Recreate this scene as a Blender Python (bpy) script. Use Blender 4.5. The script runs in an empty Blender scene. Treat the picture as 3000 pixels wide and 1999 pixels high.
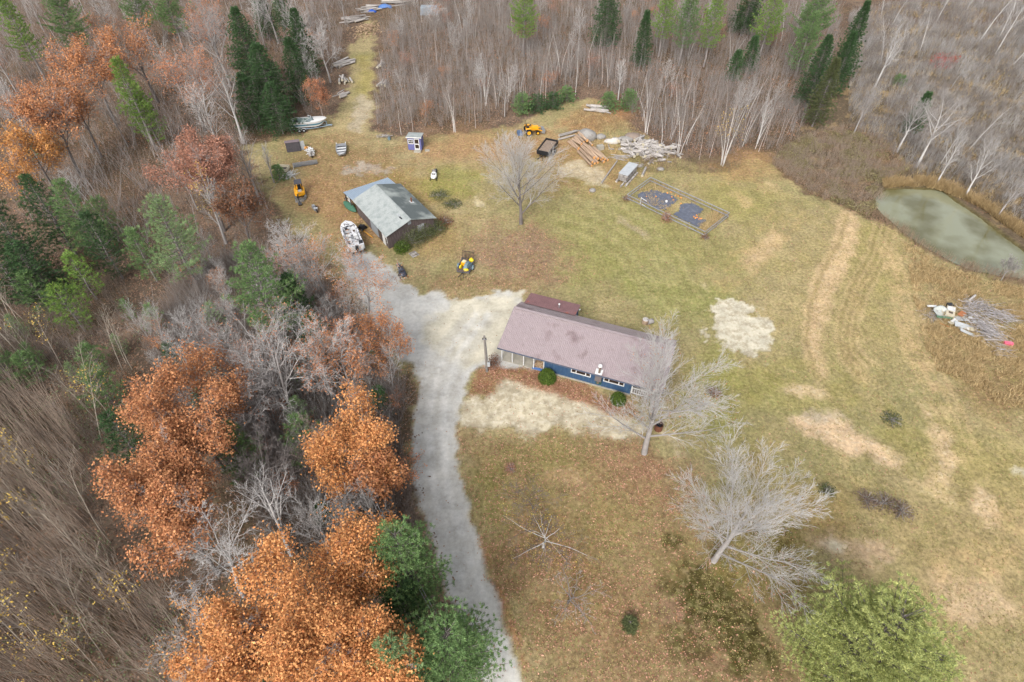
import bpy, math, random
import numpy as np
from mathutils import Vector, Matrix
R = math.radians
# ---------------------------------------------------------------- camera, world, sun, exposure
CAM_H, PITCH, FPX = 52.0, 46.0, 1800.0        # camera height (m), degrees below horizontal, focal length in px of a 3000 px wide frame
scene = bpy.context.scene
col = scene.collection
cd = bpy.data.cameras.new('camera'); cam = bpy.data.objects.new('camera', cd); col.objects.link(cam)
cam.location = (0, 0, CAM_H); cam.rotation_euler = (R(90 - PITCH), 0, 0)
cd.sensor_width = 36; cd.lens = 36 * FPX / 3000; cd.clip_start = 0.5; cd.clip_end = 3000
scene.camera = cam
SUN_EL, SUN_ROT = 42, 200
w = bpy.data.worlds.new('World'); scene.world = w; w.use_nodes = True
nt = w.node_tree; bg = nt.nodes['Background']
sky = nt.nodes.new('ShaderNodeTexSky'); sky.sky_type = 'NISHITA'; sky.sun_disc = False
sky.sun_elevation = R(SUN_EL); sky.sun_rotation = R(SUN_ROT); sky.air_density = 1.0; sky.dust_density = 4.0
hs = nt.nodes.new('ShaderNodeHueSaturation'); hs.inputs['Saturation'].default_value = 0.32
nt.links.new(sky.outputs[0], hs.inputs['Color']); nt.links.new(hs.outputs[0], bg.inputs['Color'])
bg.inputs['Strength'].default_value = 0.15
sd = bpy.data.lights.new('sun', 'SUN'); sun = bpy.data.objects.new('sun', sd); col.objects.link(sun)
sd.energy = 1.15; sd.angle = R(18); sd.color = (1.0, 0.985, 0.97)
sun.rotation_euler = (R(90 - SUN_EL), 0, R(180 - SUN_ROT)); sun.location = (0, 0, 80)
scene.view_settings.view_transform = 'Standard'; scene.view_settings.look = 'None'
scene.view_settings.gamma = 1; scene.view_settings.exposure = 0.9
scene.cycles.max_bounces = 5; scene.cycles.diffuse_bounces = 3; scene.cycles.glossy_bounces = 2
scene.cycles.transmission_bounces = 2; scene.cycles.transparent_max_bounces = 4
scene.cycles.use_adaptive_sampling = True
# ---------------------------------------------------------------- ground lookup (display frame 2353 x 1568)
FD = FPX * 2353 / 3000
_c, _s = math.cos(R(PITCH)), math.sin(R(PITCH))
def gd(u, v, z=0.0):
    dx, dy = u - 1176.5, v - 784.0
    wx, wy, wz = dx, FD * _c - dy * _s, -FD * _s - dy * _c
    t = (z - CAM_H) / wz
    return Vector((wx * t, wy * t, z))
def gs(u, v, z=0.0): return gd(u * 2353 / 3000, v * 2353 / 3000, z)
def pj(p):
    x, y, z = p[0], p[1], p[2] - CAM_H
    d = y * _c - z * _s
    return (1176.5 + FD * x / d, 784 - FD * (y * _s + z * _c) / d, d)
def pjn(X, Y, Z=0.0):
    z = Z - CAM_H
    d = Y * _c - z * _s
    d = np.where(d < 5, 5, d)
    return 1176.5 + FD * X / d, 784 - FD * (Y * _s + z * _c) / d, d
def height_to(base, top):
    p = gd(*base); lo, hi = 0.3, 40
    for _ in range(30):
        m = (lo + hi) / 2
        if pj((p.x, p.y, m))[1] > top: lo = m
        else: hi = m
    return lo
def heading(a, b): return math.atan2(b[1] - a[1], b[0] - a[0])
# ---------------------------------------------------------------- colours and materials
def lin(c): return c / 12.92 if c <= 0.04045 else ((c + 0.055) / 1.055) ** 2.4
K = 0.72
def C(r, g, b, k=K): return (lin(r / 255) * k, lin(g / 255) * k, lin(b / 255) * k)
def mat(name, c, rough=0.85, var=0.18, scale=3.0, metal=0.0, spec=0.3, bump=0.0, c2=None, c2t=(0.5, 0.65), c2scale=2.0, objrand=0.0, island=0.0, island_c=None, transl=0.0, stretch=None, wave=None):
    m = bpy.data.materials.new(name); m.use_nodes = True
    n, l = m.node_tree.nodes, m.node_tree.links
    p = n['Principled BSDF']; p.inputs['Roughness'].default_value = rough; p.inputs['Metallic'].default_value = metal
    p.inputs['Specular IOR Level'].default_value = spec
    tc = n.new('ShaderNodeTexCoord'); src = tc.outputs['Object']
    if stretch:
        mp = n.new('ShaderNodeMapping'); mp.inputs['Scale'].default_value = stretch; l.new(src, mp.inputs[0]); src = mp.outputs[0]
    nz = n.new('ShaderNodeTexNoise'); nz.inputs['Scale'].default_value = scale; nz.inputs['Detail'].default_value = 5; l.new(src, nz.inputs['Vector'])
    rm = n.new('ShaderNodeMapRange'); rm.inputs[1].default_value = 0.3; rm.inputs[2].default_value = 0.7
    rm.inputs[3].default_value = 1 - var; rm.inputs[4].default_value = 1 + var; l.new(nz.outputs[0], rm.inputs[0])
    base = n.new('ShaderNodeRGB'); base.outputs[0].default_value = (*c, 1); cur = base.outputs[0]
    def mix(a, b, f):
        x = n.new('ShaderNodeMix'); x.data_type = 'RGBA'
        l.new(a, x.inputs[6])
        if hasattr(b, 'links'): l.new(b, x.inputs[7])
        else: x.inputs[7].default_value = (*b, 1)
        if hasattr(f, 'links'): l.new(f, x.inputs[0])
        else: x.inputs[0].default_value = f
        return x.outputs[2]
    if c2:
        n2 = n.new('ShaderNodeTexNoise'); n2.inputs['Scale'].default_value = c2scale; n2.inputs['Detail'].default_value = 6; l.new(src, n2.inputs['Vector'])
        r2 = n.new('ShaderNodeMapRange'); r2.inputs[1].default_value = c2t[0]; r2.inputs[2].default_value = c2t[1]; l.new(n2.outputs[0], r2.inputs[0])
        cur = mix(cur, c2, r2.outputs[0])
    geo = n.new('ShaderNodeNewGeometry')
    if island_c: cur = mix(cur, island_c, geo.outputs['Random Per Island'])
    val = rm.outputs[0]
    def mul(a, b):
        x = n.new('ShaderNodeMath'); x.operation = 'MULTIPLY'; l.new(a, x.inputs[0]); l.new(b, x.inputs[1]); return x.outputs[0]
    def rng(o, amt):
        x = n.new('ShaderNodeMapRange'); x.inputs[3].default_value = 1 - amt; x.inputs[4].default_value = 1 + amt; l.new(o, x.inputs[0]); return x.outputs[0]
    if island:
        wn = n.new('ShaderNodeTexWhiteNoise'); wn.noise_dimensions = '1D'; l.new(geo.outputs['Random Per Island'], wn.inputs['W'])
        val = mul(val, rng(wn.outputs[0], island))
    if objrand:
        oi = n.new('ShaderNodeObjectInfo'); val = mul(val, rng(oi.outputs['Random'], objrand))
    vm = n.new('ShaderNodeVectorMath'); vm.operation = 'SCALE'; l.new(cur, vm.inputs[0]); l.new(val, vm.inputs['Scale'])
    l.new(vm.outputs[0], p.inputs['Base Color'])
    if bump or wave:
        bp = n.new('ShaderNodeBump'); bp.inputs['Strength'].default_value = bump or 0.6; bp.inputs['Distance'].default_value = 0.05
        l.new(nz.outputs[0], bp.inputs['Height']); l.new(bp.outputs[0], p.inputs['Normal'])
    if transl:
        tr = n.new('ShaderNodeBsdfTranslucent'); l.new(vm.outputs[0], tr.inputs[0])
        ms = n.new('ShaderNodeMixShader'); ms.inputs[0].default_value = transl
        l.new(p.outputs[0], ms.inputs[1]); l.new(tr.outputs[0], ms.inputs[2]); l.new(ms.outputs[0], n['Material Output'].inputs['Surface'])
    return m
# ---------------------------------------------------------------- object helpers
def tag(o, label=None, cat=None, group=None, kind=None):
    if label: o['label'] = label
    if cat: o['category'] = cat
    if group: o['group'] = group
    if kind: o['kind'] = kind
    return o
def thing(name, label, cat, loc=(0, 0, 0), rz=0.0, group=None):
    o = bpy.data.objects.new(name, None); col.objects.link(o); o.empty_display_size = 0.5
    o.location = loc; o.rotation_euler = (0, 0, rz)
    return tag(o, label, cat, group)
def dup(root, loc, rz=0.0, scale=1.0, label=None, group=None, tilt=(0, 0)):
    r = root.copy(); col.objects.link(r); r.location = loc; r.rotation_euler = (tilt[0], tilt[1], rz)
    r.scale = (scale, scale, scale) if not hasattr(scale, '__len__') else scale
    if label: r['label'] = label
    if group: r['group'] = group
    for ch in list(root.children):
        c = ch.copy(); col.objects.link(c); c.parent = r
        for g in ch.children:
            d = g.copy(); col.objects.link(d); d.parent = c
    return r
def link(name, me, parent=None):
    o = bpy.data.objects.new(name, me); col.objects.link(o)
    if parent is not None: o.parent = parent
    return o
def bigmesh(name, V, F, m, parent=None, smooth=False):
    V = np.asarray(V, np.float32); F = np.asarray(F, np.int32); k = F.shape[1]
    me = bpy.data.meshes.new(name); me.vertices.add(len(V)); me.vertices.foreach_set('co', V.ravel())
    me.loops.add(F.size); me.loops.foreach_set('vertex_index', F.ravel())
    me.polygons.add(len(F)); me.polygons.foreach_set('loop_start', np.arange(0, F.size, k, dtype=np.int32))
    me.polygons.foreach_set('loop_total', np.full(len(F), k, np.int32))
    if smooth: me.polygons.foreach_set('use_smooth', np.ones(len(F), bool))
    me.materials.append(m); me.update(calc_edges=True)
    return link(name, me, parent)
class MB:
    def __init__(s): s.v, s.f, s.s = [], [], []
    def face(s, pts, smooth=False):
        b = len(s.v); s.v += [tuple(p) for p in pts]; s.f.append(list(range(b, b + len(pts)))); s.s.append(smooth); return s
    def add(s, v, f, smooth=False):
        b = len(s.v); s.v += [tuple(p) for p in v]; s.f += [[i + b for i in q] for q in f]; s.s += [smooth] * len(f); return s
    def box(s, c, d, rz=0.0, rx=0.0, ry=0.0, taper=1.0):
        M = Matrix.Translation(Vector(c)) @ Matrix.Rotation(rz, 4, 'Z') @ Matrix.Rotation(ry, 4, 'Y') @ Matrix.Rotation(rx, 4, 'X')
        x, y, z = d[0] / 2, d[1] / 2, d[2] / 2; t = taper
        v = [(-x, -y, -z), (x, -y, -z), (x, y, -z), (-x, y, -z), (-x * t, -y * t, z), (x * t, -y * t, z), (x * t, y * t, z), (-x * t, y * t, z)]
        return s.add([M @ Vector(p) for p in v], [(0, 3, 2, 1), (4, 5, 6, 7), (0, 1, 5, 4), (1, 2, 6, 5), (2, 3, 7, 6), (3, 0, 4, 7)])
    def tube(s, a, b, r0, r1=None, n=8, caps=True):
        a, b = Vector(a), Vector(b); r1 = r0 if r1 is None else r1; d = (b - a).normalized()
        u = d.cross(Vector((0, 0, 1))); u = Vector((1, 0, 0)) if u.length < 1e-3 else u.normalized(); w_ = d.cross(u)
        v = []
        for p, r in ((a, r0), (b, r1)):
            for i in range(n):
                t = 2 * math.pi * i / n; v.append(p + u * math.cos(t) * r + w_ * math.sin(t) * r)
        s.add(v, [(i, (i + 1) % n, n + (i + 1) % n, n + i) for i in range(n)], True)
        if caps: s.face(v[:n][::-1]); s.face(v[n:])
        return s
    def path(s, pts, r, n=6):
        for a, b in zip(pts, pts[1:]): s.tube(a, b, r, r, n)
        return s
    def loft(s, rings, close=True, smooth=True, capa=False, capb=False):
        n = len(rings[0]); b = len(s.v)
        for rg in rings: s.v += [tuple(p) for p in rg]
        for j in range(len(rings) - 1):
            for i in range(n if close else n - 1):
                k = (i + 1) % n
                s.f.append([b + j * n + i, b + j * n + k, b + (j + 1) * n + k, b + (j + 1) * n + i]); s.s.append(smooth)
        if capa: s.face(rings[0][::-1])
        if capb: s.face(rings[-1])
        return s
    def prism(s, pts, z0, z1):
        n = len(pts); lo = [(p[0], p[1], z0) for p in pts]; hi = [(p[0], p[1], z1) for p in pts]
        s.face(lo[::-1]); s.face(hi)
        for i in range(n): k = (i + 1) % n; s.face([lo[i], lo[k], hi[k], hi[i]])
        return s
    def ball(s, c, r, n=10, m=6, squash=(1, 1, 1), jit=0.0, seed=0):
        rr = random.Random(seed); rings = []
        for j in range(m + 1):
            ph = math.pi * j / m - math.pi / 2; ring = []
            for i in range(n):
                t = 2 * math.pi * i / n; q = r * (1 + rr.uniform(-jit, jit)) if 0 < j < m else r
                ring.append((c[0] + q * math.cos(ph) * math.cos(t) * squash[0], c[1] + q * math.cos(ph) * math.sin(t) * squash[1], c[2] + q * math.sin(ph) * squash[2]))
            rings.append(ring)
        return s.loft(rings)
    def build(s, name, m, parent=None):
        me = bpy.data.meshes.new(name); me.from_pydata(s.v, [], s.f); me.materials.append(m)
        me.polygons.foreach_set('use_smooth', s.s); me.update()
        return link(name, me, parent)
def local(root, p):
    return root.matrix_basis.inverted() @ Vector(p) if False else Matrix.Rotation(-root.rotation_euler.z, 4, 'Z') @ (Vector(p) - root.location)
# ---------------------------------------------------------------- value noise (numpy)
class VN:
    def __init__(s, seed): s.g = np.random.RandomState(seed).rand(256, 256)
    def one(s, x, y):
        xi = np.floor(x).astype(int); yi = np.floor(y).astype(int); fx = x - xi; fy = y - yi
        fx = fx * fx * (3 - 2 * fx); fy = fy * fy * (3 - 2 * fy); g = s.g
        a = g[xi & 255, yi & 255]; b = g[(xi + 1) & 255, yi & 255]; c = g[xi & 255, (yi + 1) & 255]; d = g[(xi + 1) & 255, (yi + 1) & 255]
        return (a * (1 - fx) + b * fx) * (1 - fy) + (c * (1 - fx) + d * fx) * fy
    def __call__(s, x, y, sc, oc=4):
        t = 0; a = 1; n = 0
        for i in range(oc):
            t = t + a * s.one(x / sc + 17.3 * i, y / sc + 9.1 * i); n += a; a *= 0.55; sc /= 2.1
        return t / n
def sstep(a, b, x): t = np.clip((x - a) / (b - a), 0, 1); return t * t * (3 - 2 * t)
def inpoly(X, Y, P):
    ins = np.zeros(X.shape, bool)
    for (x0, y0), (x1, y1) in zip(P, P[1:] + P[:1]):
        if y0 == y1: continue
        c = (y0 > Y) != (y1 > Y)
        ins ^= c & (X < (x1 - x0) * (Y - y0) / (y1 - y0) + x0)
    return ins
def sdist(X, Y, P):          # signed distance, positive inside (metres)
    D = np.full(X.shape, 1e9)
    for (x0, y0), (x1, y1) in zip(P, P[1:] + P[:1]):
        ex, ey = x1 - x0, y1 - y0; L = ex * ex + ey * ey + 1e-9
        t = np.clip(((X - x0) * ex + (Y - y0) * ey) / L, 0, 1)
        D = np.minimum(D, (X - x0 - t * ex) ** 2 + (Y - y0 - t * ey) ** 2)
    D = np.sqrt(D)
    return np.where(inpoly(X, Y, P), D, -D)
def wp(poly): return [tuple(gd(u, v)[:2]) for u, v in poly]
def ell(u, v, a, b, rot=0, n=14):
    r = R(rot); return [(u + a * math.cos(t) * math.cos(r) - b * math.sin(t) * math.sin(r), v + a * math.cos(t) * math.sin(r) + b * math.sin(t) * math.cos(r)) for t in [2 * math.pi * i / n for i in range(n)]]
def band(pts, w_):            # polygon along a polyline in frame units
    L, Rr = [], []
    for i, p in enumerate(pts):
        a = pts[max(i - 1, 0)]; b = pts[min(i + 1, len(pts) - 1)]; dx, dy = b[0] - a[0], b[1] - a[1]; q = math.hypot(dx, dy)
        ww = w_[i] if hasattr(w_, '__len__') else w_
        L.append((p[0] - dy / q * ww, p[1] + dx / q * ww)); Rr.append((p[0] + dy / q * ww, p[1] - dx / q * ww))
    return L + Rr[::-1]
# ================================================================ GROUND
CLEAR = [(1130, 1900), (1150, 1500), (1044, 1393), (975, 1204), (940, 1011), (955, 900), (900, 820), (840, 720), (770, 640), (700, 560), (640, 500), (600, 420), (560, 340), (640, 318), (690, 310),
         (745, 290), (790, 235), (805, 180), (800, 120), (830, 70), (845, 40), (860, 60), (862, 140), (850, 200), (865, 250), (850, 300), (900, 318), (1000, 312), (1100, 305), (1180, 290), (1230, 270), (1290, 240), (1350, 225), (1400, 250),
         (1470, 310), (1560, 370), (1650, 395), (1690, 385), (1725, 355), (1770, 372), (1800, 400), (1860, 445), (1925, 470), (1985, 500), (2060, 530), (2130, 575), (2210, 610), (2353, 660), (2700, 760), (3200, 1900)]
DRIVE = [(1210, 1640), (1201, 1568), (1178, 1492), (1156, 1438), (1116, 1294), (1084, 1195), (1056, 1100), (1050, 1040), (1053, 980), (1062, 930), (1080, 880), (1100, 850), (1140, 835), (1235, 850), (1290, 780),
         (1205, 710), (1203, 672), (1150, 668), (1095, 682), (1035, 690), (1012, 664), (985, 672), (965, 680), (930, 650), (895, 618), (862, 588), (838, 578), (800, 578), (782, 598), (795, 640), (830, 690), (870, 760), (930, 830), (962, 880), (945, 1011), (954, 1132), (981, 1204), (1044, 1393), (1090, 1500), (1120, 1640)]
YARD = [(1112, 862), (1142, 880), (1128, 905), (1095, 905), (1062, 925), (1052, 985), (1100, 985), (1160, 978), (1200, 1000), (1222, 1008), (1270, 985), (1335, 990), (1380, 1008), (1430, 1010), (1480, 985), (1450, 955), (1400, 945), (1330, 912), (1250, 890), (1190, 868)]
POND = [(2006, 470), (2010, 448), (2035, 432), (2080, 430), (2130, 430), (2170, 436), (2205, 462), (2250, 492), (2300, 530), (2353, 570), (2450, 640), (2480, 700), (2400, 668), (2353, 640), (2300, 632), (2240, 622), (2190, 602), (2130, 570), (2085, 540), (2040, 502)]
PATCHES = [  # polygon (frame units), colour, softness (m), edge noise (m), strength, leaf weight, bare weight
    # broad tones of the lawn
    (ell(1480, 560, 250, 85, 12), C(148, 144, 90), 5, 5, .75, .02, 0),
    (ell(1330, 610, 110, 60, 0), C(150, 148, 90), 3, 3, .7, .02, 0),
    (ell(1560, 690, 130, 50, 8), C(144, 146, 86), 3, 3, .75, 0, 0),
    (ell(1700, 470, 110, 45, 20), C(156, 150, 88), 4, 4, .7, 0, 0),
    (ell(1650, 900, 60, 120, 0), C(150, 150, 80), 3, 3, .7, .05, 0),
    (ell(1760, 910, 160, 50, 0), C(152, 148, 84), 3, 3, .6, 0, 0),
    (ell(1960, 700, 140, 200, 10), C(170, 154, 106), 6, 5, .6, 0, 0),
    (ell(2200, 1300, 260, 250, 0), C(168, 148, 104), 8, 6, .7, .02, 0),
    (ell(2250, 1050, 150, 60, 20), C(160, 148, 92), 4, 4, .6, 0, 0),
    (ell(1830, 1160, 130, 60, 0), C(164, 134, 80), 4, 4, .6, .05, 0),
    (ell(2000, 620, 60, 110, 15), C(158, 150, 88), 4, 4, .5, 0, 0),
    (ell(1160, 340, 200, 40, 0), C(174, 138, 98), 4, 4, .8, .45, 0),
    (ell(800, 380, 150, 60, 10), C(150, 124, 86), 4, 4, .8, .4, 0),
    (ell(760, 470, 110, 50, 20), C(166, 130, 90), 3, 3, .8, .45, 0),
    (ell(960, 430, 110, 40, 10), C(160, 138, 82), 3, 3, .7, .2, 0),
    (ell(1040, 420, 60, 40, 0), C(146, 146, 78), 2, 3, .7, .05, 0),
    (ell(950, 520, 130, 60, 20), C(160, 132, 80), 3, 3, .6, .3, 0),
    (ell(1190, 590, 120, 70, 0), C(150, 124, 106), 3, 4, .85, .5, 0),
    (ell(1100, 650, 130, 30, 0), C(150, 124, 92), 2, 3, .7, .4, 0),
    (ell(1350, 390, 110, 60, 0), C(166, 134, 90), 3, 3, .7, .25, 0),
    (ell(1380, 270, 90, 30, -15), C(176, 134, 92), 3, 3, .8, .4, 0),
    (ell(1720, 385, 70, 35, 0), C(178, 142, 98), 3, 3, .7, .3, 0),
    # rough ground towards the pond
    ([(2080, 560), (2200, 625), (2353, 665), (2600, 750), (2600, 1000), (2353, 962), (2290, 930), (2220, 880), (2150, 850), (2118, 780), (2100, 690)], C(158, 138, 100), 3, 3, .85, .1, 0),
    (ell(2290, 900, 90, 50, 0), C(140, 116, 82), 3, 3, .7, .1, 0),
    # the leafy lawn in front
    ([(1060, 995), (1200, 1000), (1420, 1010), (1520, 1060), (1660, 1180), (1760, 1300), (1830, 1420), (1850, 1600), (1900, 1900), (1180, 1900), (1200, 1568), (1090, 1200)], C(146, 124, 90), 3, 3, .95, .5, 0),
    (ell(1240, 1050, 120, 40, 10), C(132, 124, 72), 3, 3, .7, .4, 0),
    (ell(1480, 1110, 110, 55, 25), C(146, 112, 88), 3, 3, .8, .85, 0),
    (ell(1370, 1200, 120, 70, 0), C(150, 134, 86), 4, 3, .7, .25, 0),
    (ell(1250, 1270, 110, 60, 0), C(128, 96, 66), 3, 3, .8, .75, 0),
    (ell(1330, 1400, 120, 70, 0), C(134, 108, 72), 3, 3, .6, .65, 0),
    (ell(1130, 1160, 40, 90, -15), C(126, 122, 64), 2, 2, .7, .5, 0),
    (ell(1500, 1440, 110, 120, 0), C(146, 118, 88), 4, 4, .7, .6, 0),
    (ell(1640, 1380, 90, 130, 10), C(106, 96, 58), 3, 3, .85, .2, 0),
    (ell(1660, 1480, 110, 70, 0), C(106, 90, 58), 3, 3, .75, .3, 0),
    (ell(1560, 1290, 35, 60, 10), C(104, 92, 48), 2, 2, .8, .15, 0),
    (ell(1780, 1290, 110, 50, 0), C(136, 120, 62), 3, 3, .7, .15, 0),
    (ell(1570, 1420, 45, 25, 30), C(160, 124, 106), 1.5, 2, .8, .9, 0),
    (ell(1640, 1510, 50, 30, 0), C(160, 122, 102), 1.5, 2, .7, .9, 0),
    (band([(1085, 1185), (1120, 1290), (1160, 1400), (1190, 1490), (1215, 1568)], 10), C(134, 122, 74), .8, 1, .8, .4, 0),
    (band([(1100, 1240), (1140, 1340), (1175, 1440), (1210, 1540)], 4), C(170, 118, 86), .5, .6, .9, 1.0, 0),
    # worn tracks and bare soil
    (band([(1950, 485), (1943, 550), (1915, 620), (1885, 690), (1868, 760), (1868, 820), (1900, 870)], [14, 30, 30, 26, 22, 20, 16]), C(210, 180, 140), .7, .7, .9, 0, .3),
    (band([(1990, 600), (1960, 700), (1950, 800), (1990, 880)], 10), C(196, 168, 124), .8, 1, .6, 0, .1),
    (band([(2040, 560), (2070, 680), (2100, 800), (2150, 900)], 14), C(198, 170, 126), .9, 1.2, .65, 0, .1),
    (band([(1790, 535), (1755, 575), (1710, 615)], 20), C(206, 176, 138), .8, 1, .8, 0, .2),
    (band([(1690, 440), (1705, 455), (1722, 470)], 10), C(200, 174, 126), 1, 2, .8, 0, .2),
    (ell(1775, 430, 22, 10, 20), C(200, 176, 130), 1, 1.5, .8, 0, .2),
    ([(1622, 708), (1650, 700), (1670, 690), (1690, 680), (1712, 700), (1740, 716), (1768, 735), (1780, 770), (1800, 775), (1775, 785), (1762, 818), (1720, 806), (1672, 800), (1640, 780), (1625, 755), (1640, 735)], C(210, 202, 180), .3, 2.5, 1, 0, 1),
    (ell(1850, 900, 52, 17, 3), C(216, 188, 150), .5, 1, 1, 0, .6),
    ([(1810, 960), (1850, 950), (1920, 945), (1935, 965), (1960, 990), (2010, 1015), (2060, 1040), (2085, 1060), (2050, 1068), (1990, 1050), (1930, 1030), (1880, 1005), (1830, 990)], C(214, 184, 148), .6, 1.2, 1, 0, .5),
    (ell(1885, 955, 48, 12, 0), C(170, 158, 138), .8, 1, .8, 0, .5),
    ([(2105, 900), (2140, 960), (2190, 1000), (2200, 1060), (2190, 1120), (2200, 1170), (2150, 1150), (2100, 1110), (2140, 1080), (2150, 1020), (2120, 960)], C(212, 184, 144), .7, 1.4, .95, 0, .4),
    (band([(2250, 1110), (2265, 1170), (2285, 1230)], [18, 22, 14]), C(212, 184, 146), .6, 1.4, .9, 0, .4),
    (ell(2240, 1380, 110, 55, 20), C(206, 178, 142), 1.2, 2, .85, .05, .2),
    (ell(1960, 1260, 90, 26, 12), C(202, 172, 138), .8, 1.6, .85, .05, .3),
    (ell(1925, 1255, 28, 14, 10), C(206, 196, 170), .6, 1, .9, 0, .8),
    (ell(2345, 1082, 26, 12, 10), C(214, 206, 180), .4, .8, 1, 0, 1),
    (ell(1290, 1093, 50, 18, 5), C(172, 142, 104), 1, 1.4, .8, .2, .3),
    (band([(1520, 990), (1540, 1010), (1552, 1030), (1560, 1045)], [6, 12, 14, 9]), C(190, 172, 136), .5, .9, .9, .1, .7),
    ([(1285, 385), (1330, 365), (1370, 385), (1385, 400), (1392, 425), (1360, 430), (1330, 412), (1290, 400)], C(196, 178, 146), .6, 1.4, .95, 0, .9),
    (ell(1098, 462, 12, 6, 60), C(206, 190, 150), .3, .8, .95, 0, .9),
    (ell(1106, 470, 10, 5, 10), C(206, 190, 150), .3, .8, .95, 0, .9),
    (ell(1600, 648, 10, 5, 50), C(200, 180, 140), .4, .7, .9, 0, .7), (ell(1616, 655, 10, 5, 50), C(200, 180, 140), .4, .7, .9, 0, .7),
    ([(780, 405), (800, 385), (835, 368), (850, 388), (820, 398), (800, 402)], C(172, 162, 150), .5, 1.5, .8, .2, .7),
    (ell(860, 388, 42, 12, 8), C(174, 160, 148), .5, 1.8, .7, .2, .6),
    (band([(838, 130), (840, 190), (838, 240)], 12), C(162, 150, 84), 1.5, 1.5, .7, .1, 0),
    (band([(843, 225), (830, 265), (815, 300)], [16, 18, 10]), C(186, 172, 146), .8, 1.4, .9, .1, .7),
    (band([(720, 620), (790, 690), (840, 760)], 24), C(158, 124, 86), 2, 2, .7, .5, 0),
    (ell(850, 540, 34, 20, 20), C(160, 120, 80), 1, 2, .6, .5, 0),
    (band([(1420, 500), (1450, 520), (1490, 545)], 7), C(176, 158, 132), .5, .7, .9, .1, .6),   # path below the garden
    (ell(1700, 480, 1, 1), C(150, 140, 80), 1, 1, 0, 0, 0),
    # leaves along the house front
    ([(1090, 850), (1140, 828), (1200, 842), (1260, 862), (1340, 895), (1430, 930), (1450, 958), (1400, 950), (1340, 925), (1270, 905), (1215, 880), (1160, 862), (1150, 900), (1120, 912), (1080, 905)], C(150, 104, 78), .8, 1.2, .95, 1.3, 0),
    (ell(1105, 895, 26, 16, 0), C(120, 120, 66), .8, 1, .7, .5, 0),
]
def stripes(path, offs, w_, c, soft=.35, en=.5, st=.55, bare=.05):
    for o in offs:
        q = band(path, abs(o) + .01); n_ = len(path); side = q[:n_] if o < 0 else q[n_:][::-1]
        PATCHES.append((band(side, w_), c, soft, en, st, 0, bare))
stripes([(1985, 500), (1965, 570), (1925, 640), (1900, 710), (1890, 780), (1905, 840), (1950, 890)], [-46, 30, 46, 62, 78], 5, C(204, 178, 136), .3, .3, .6)
stripes([(1985, 500), (1965, 570), (1925, 640), (1900, 710), (1890, 780), (1905, 840), (1950, 890)], [-38, 38, 54, 70], 4.5, C(140, 124, 80), .3, .3, .55)
stripes([(2050, 560), (2075, 640), (2090, 720), (2110, 800), (2150, 880), (2190, 960), (2230, 1060)], [-30, -12, 6, 24], 5, C(204, 176, 132), .3, .4, .55)
stripes([(1280, 500), (1360, 520), (1440, 570), (1500, 640), (1540, 720)], [-40, -14, 12, 38, 64, 90], 8, C(136, 138, 78), .8, 1.2, .32)
stripes([(1280, 500), (1360, 520), (1440, 570), (1500, 640), (1540, 720)], [-27, -1, 25, 51, 77], 6, C(184, 174, 124), .7, 1.2, .4)
stripes([(1820, 470), (1780, 540), (1720, 600), (1640, 650)], [-30, -10, 10, 30], 4, C(192, 166, 118), .5, 1, .5)
stripes([(1700, 900), (1800, 860), (1900, 880), (2000, 940), (2100, 1040), (2180, 1180)], [-30, -14, 4, 22, 40], 5, C(150, 142, 80), .6, 1, .4)
stripes([(2353, 1180), (2260, 1280), (2160, 1330)], [-40, -14, 14, 40], 6, C(198, 168, 122), .6, 1, .5)
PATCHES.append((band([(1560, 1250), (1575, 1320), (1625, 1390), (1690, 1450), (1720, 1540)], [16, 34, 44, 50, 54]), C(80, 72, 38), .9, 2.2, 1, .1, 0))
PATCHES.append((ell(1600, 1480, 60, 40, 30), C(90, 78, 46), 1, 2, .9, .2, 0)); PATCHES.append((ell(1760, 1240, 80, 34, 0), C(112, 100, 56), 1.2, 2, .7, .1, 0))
vn1, vn2, vn3, vn4 = VN(1), VN(2), VN(3), VN(4)
def mix3(A, c, m): return A * (1 - m[..., None]) + np.array(c) * m[..., None]
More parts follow.
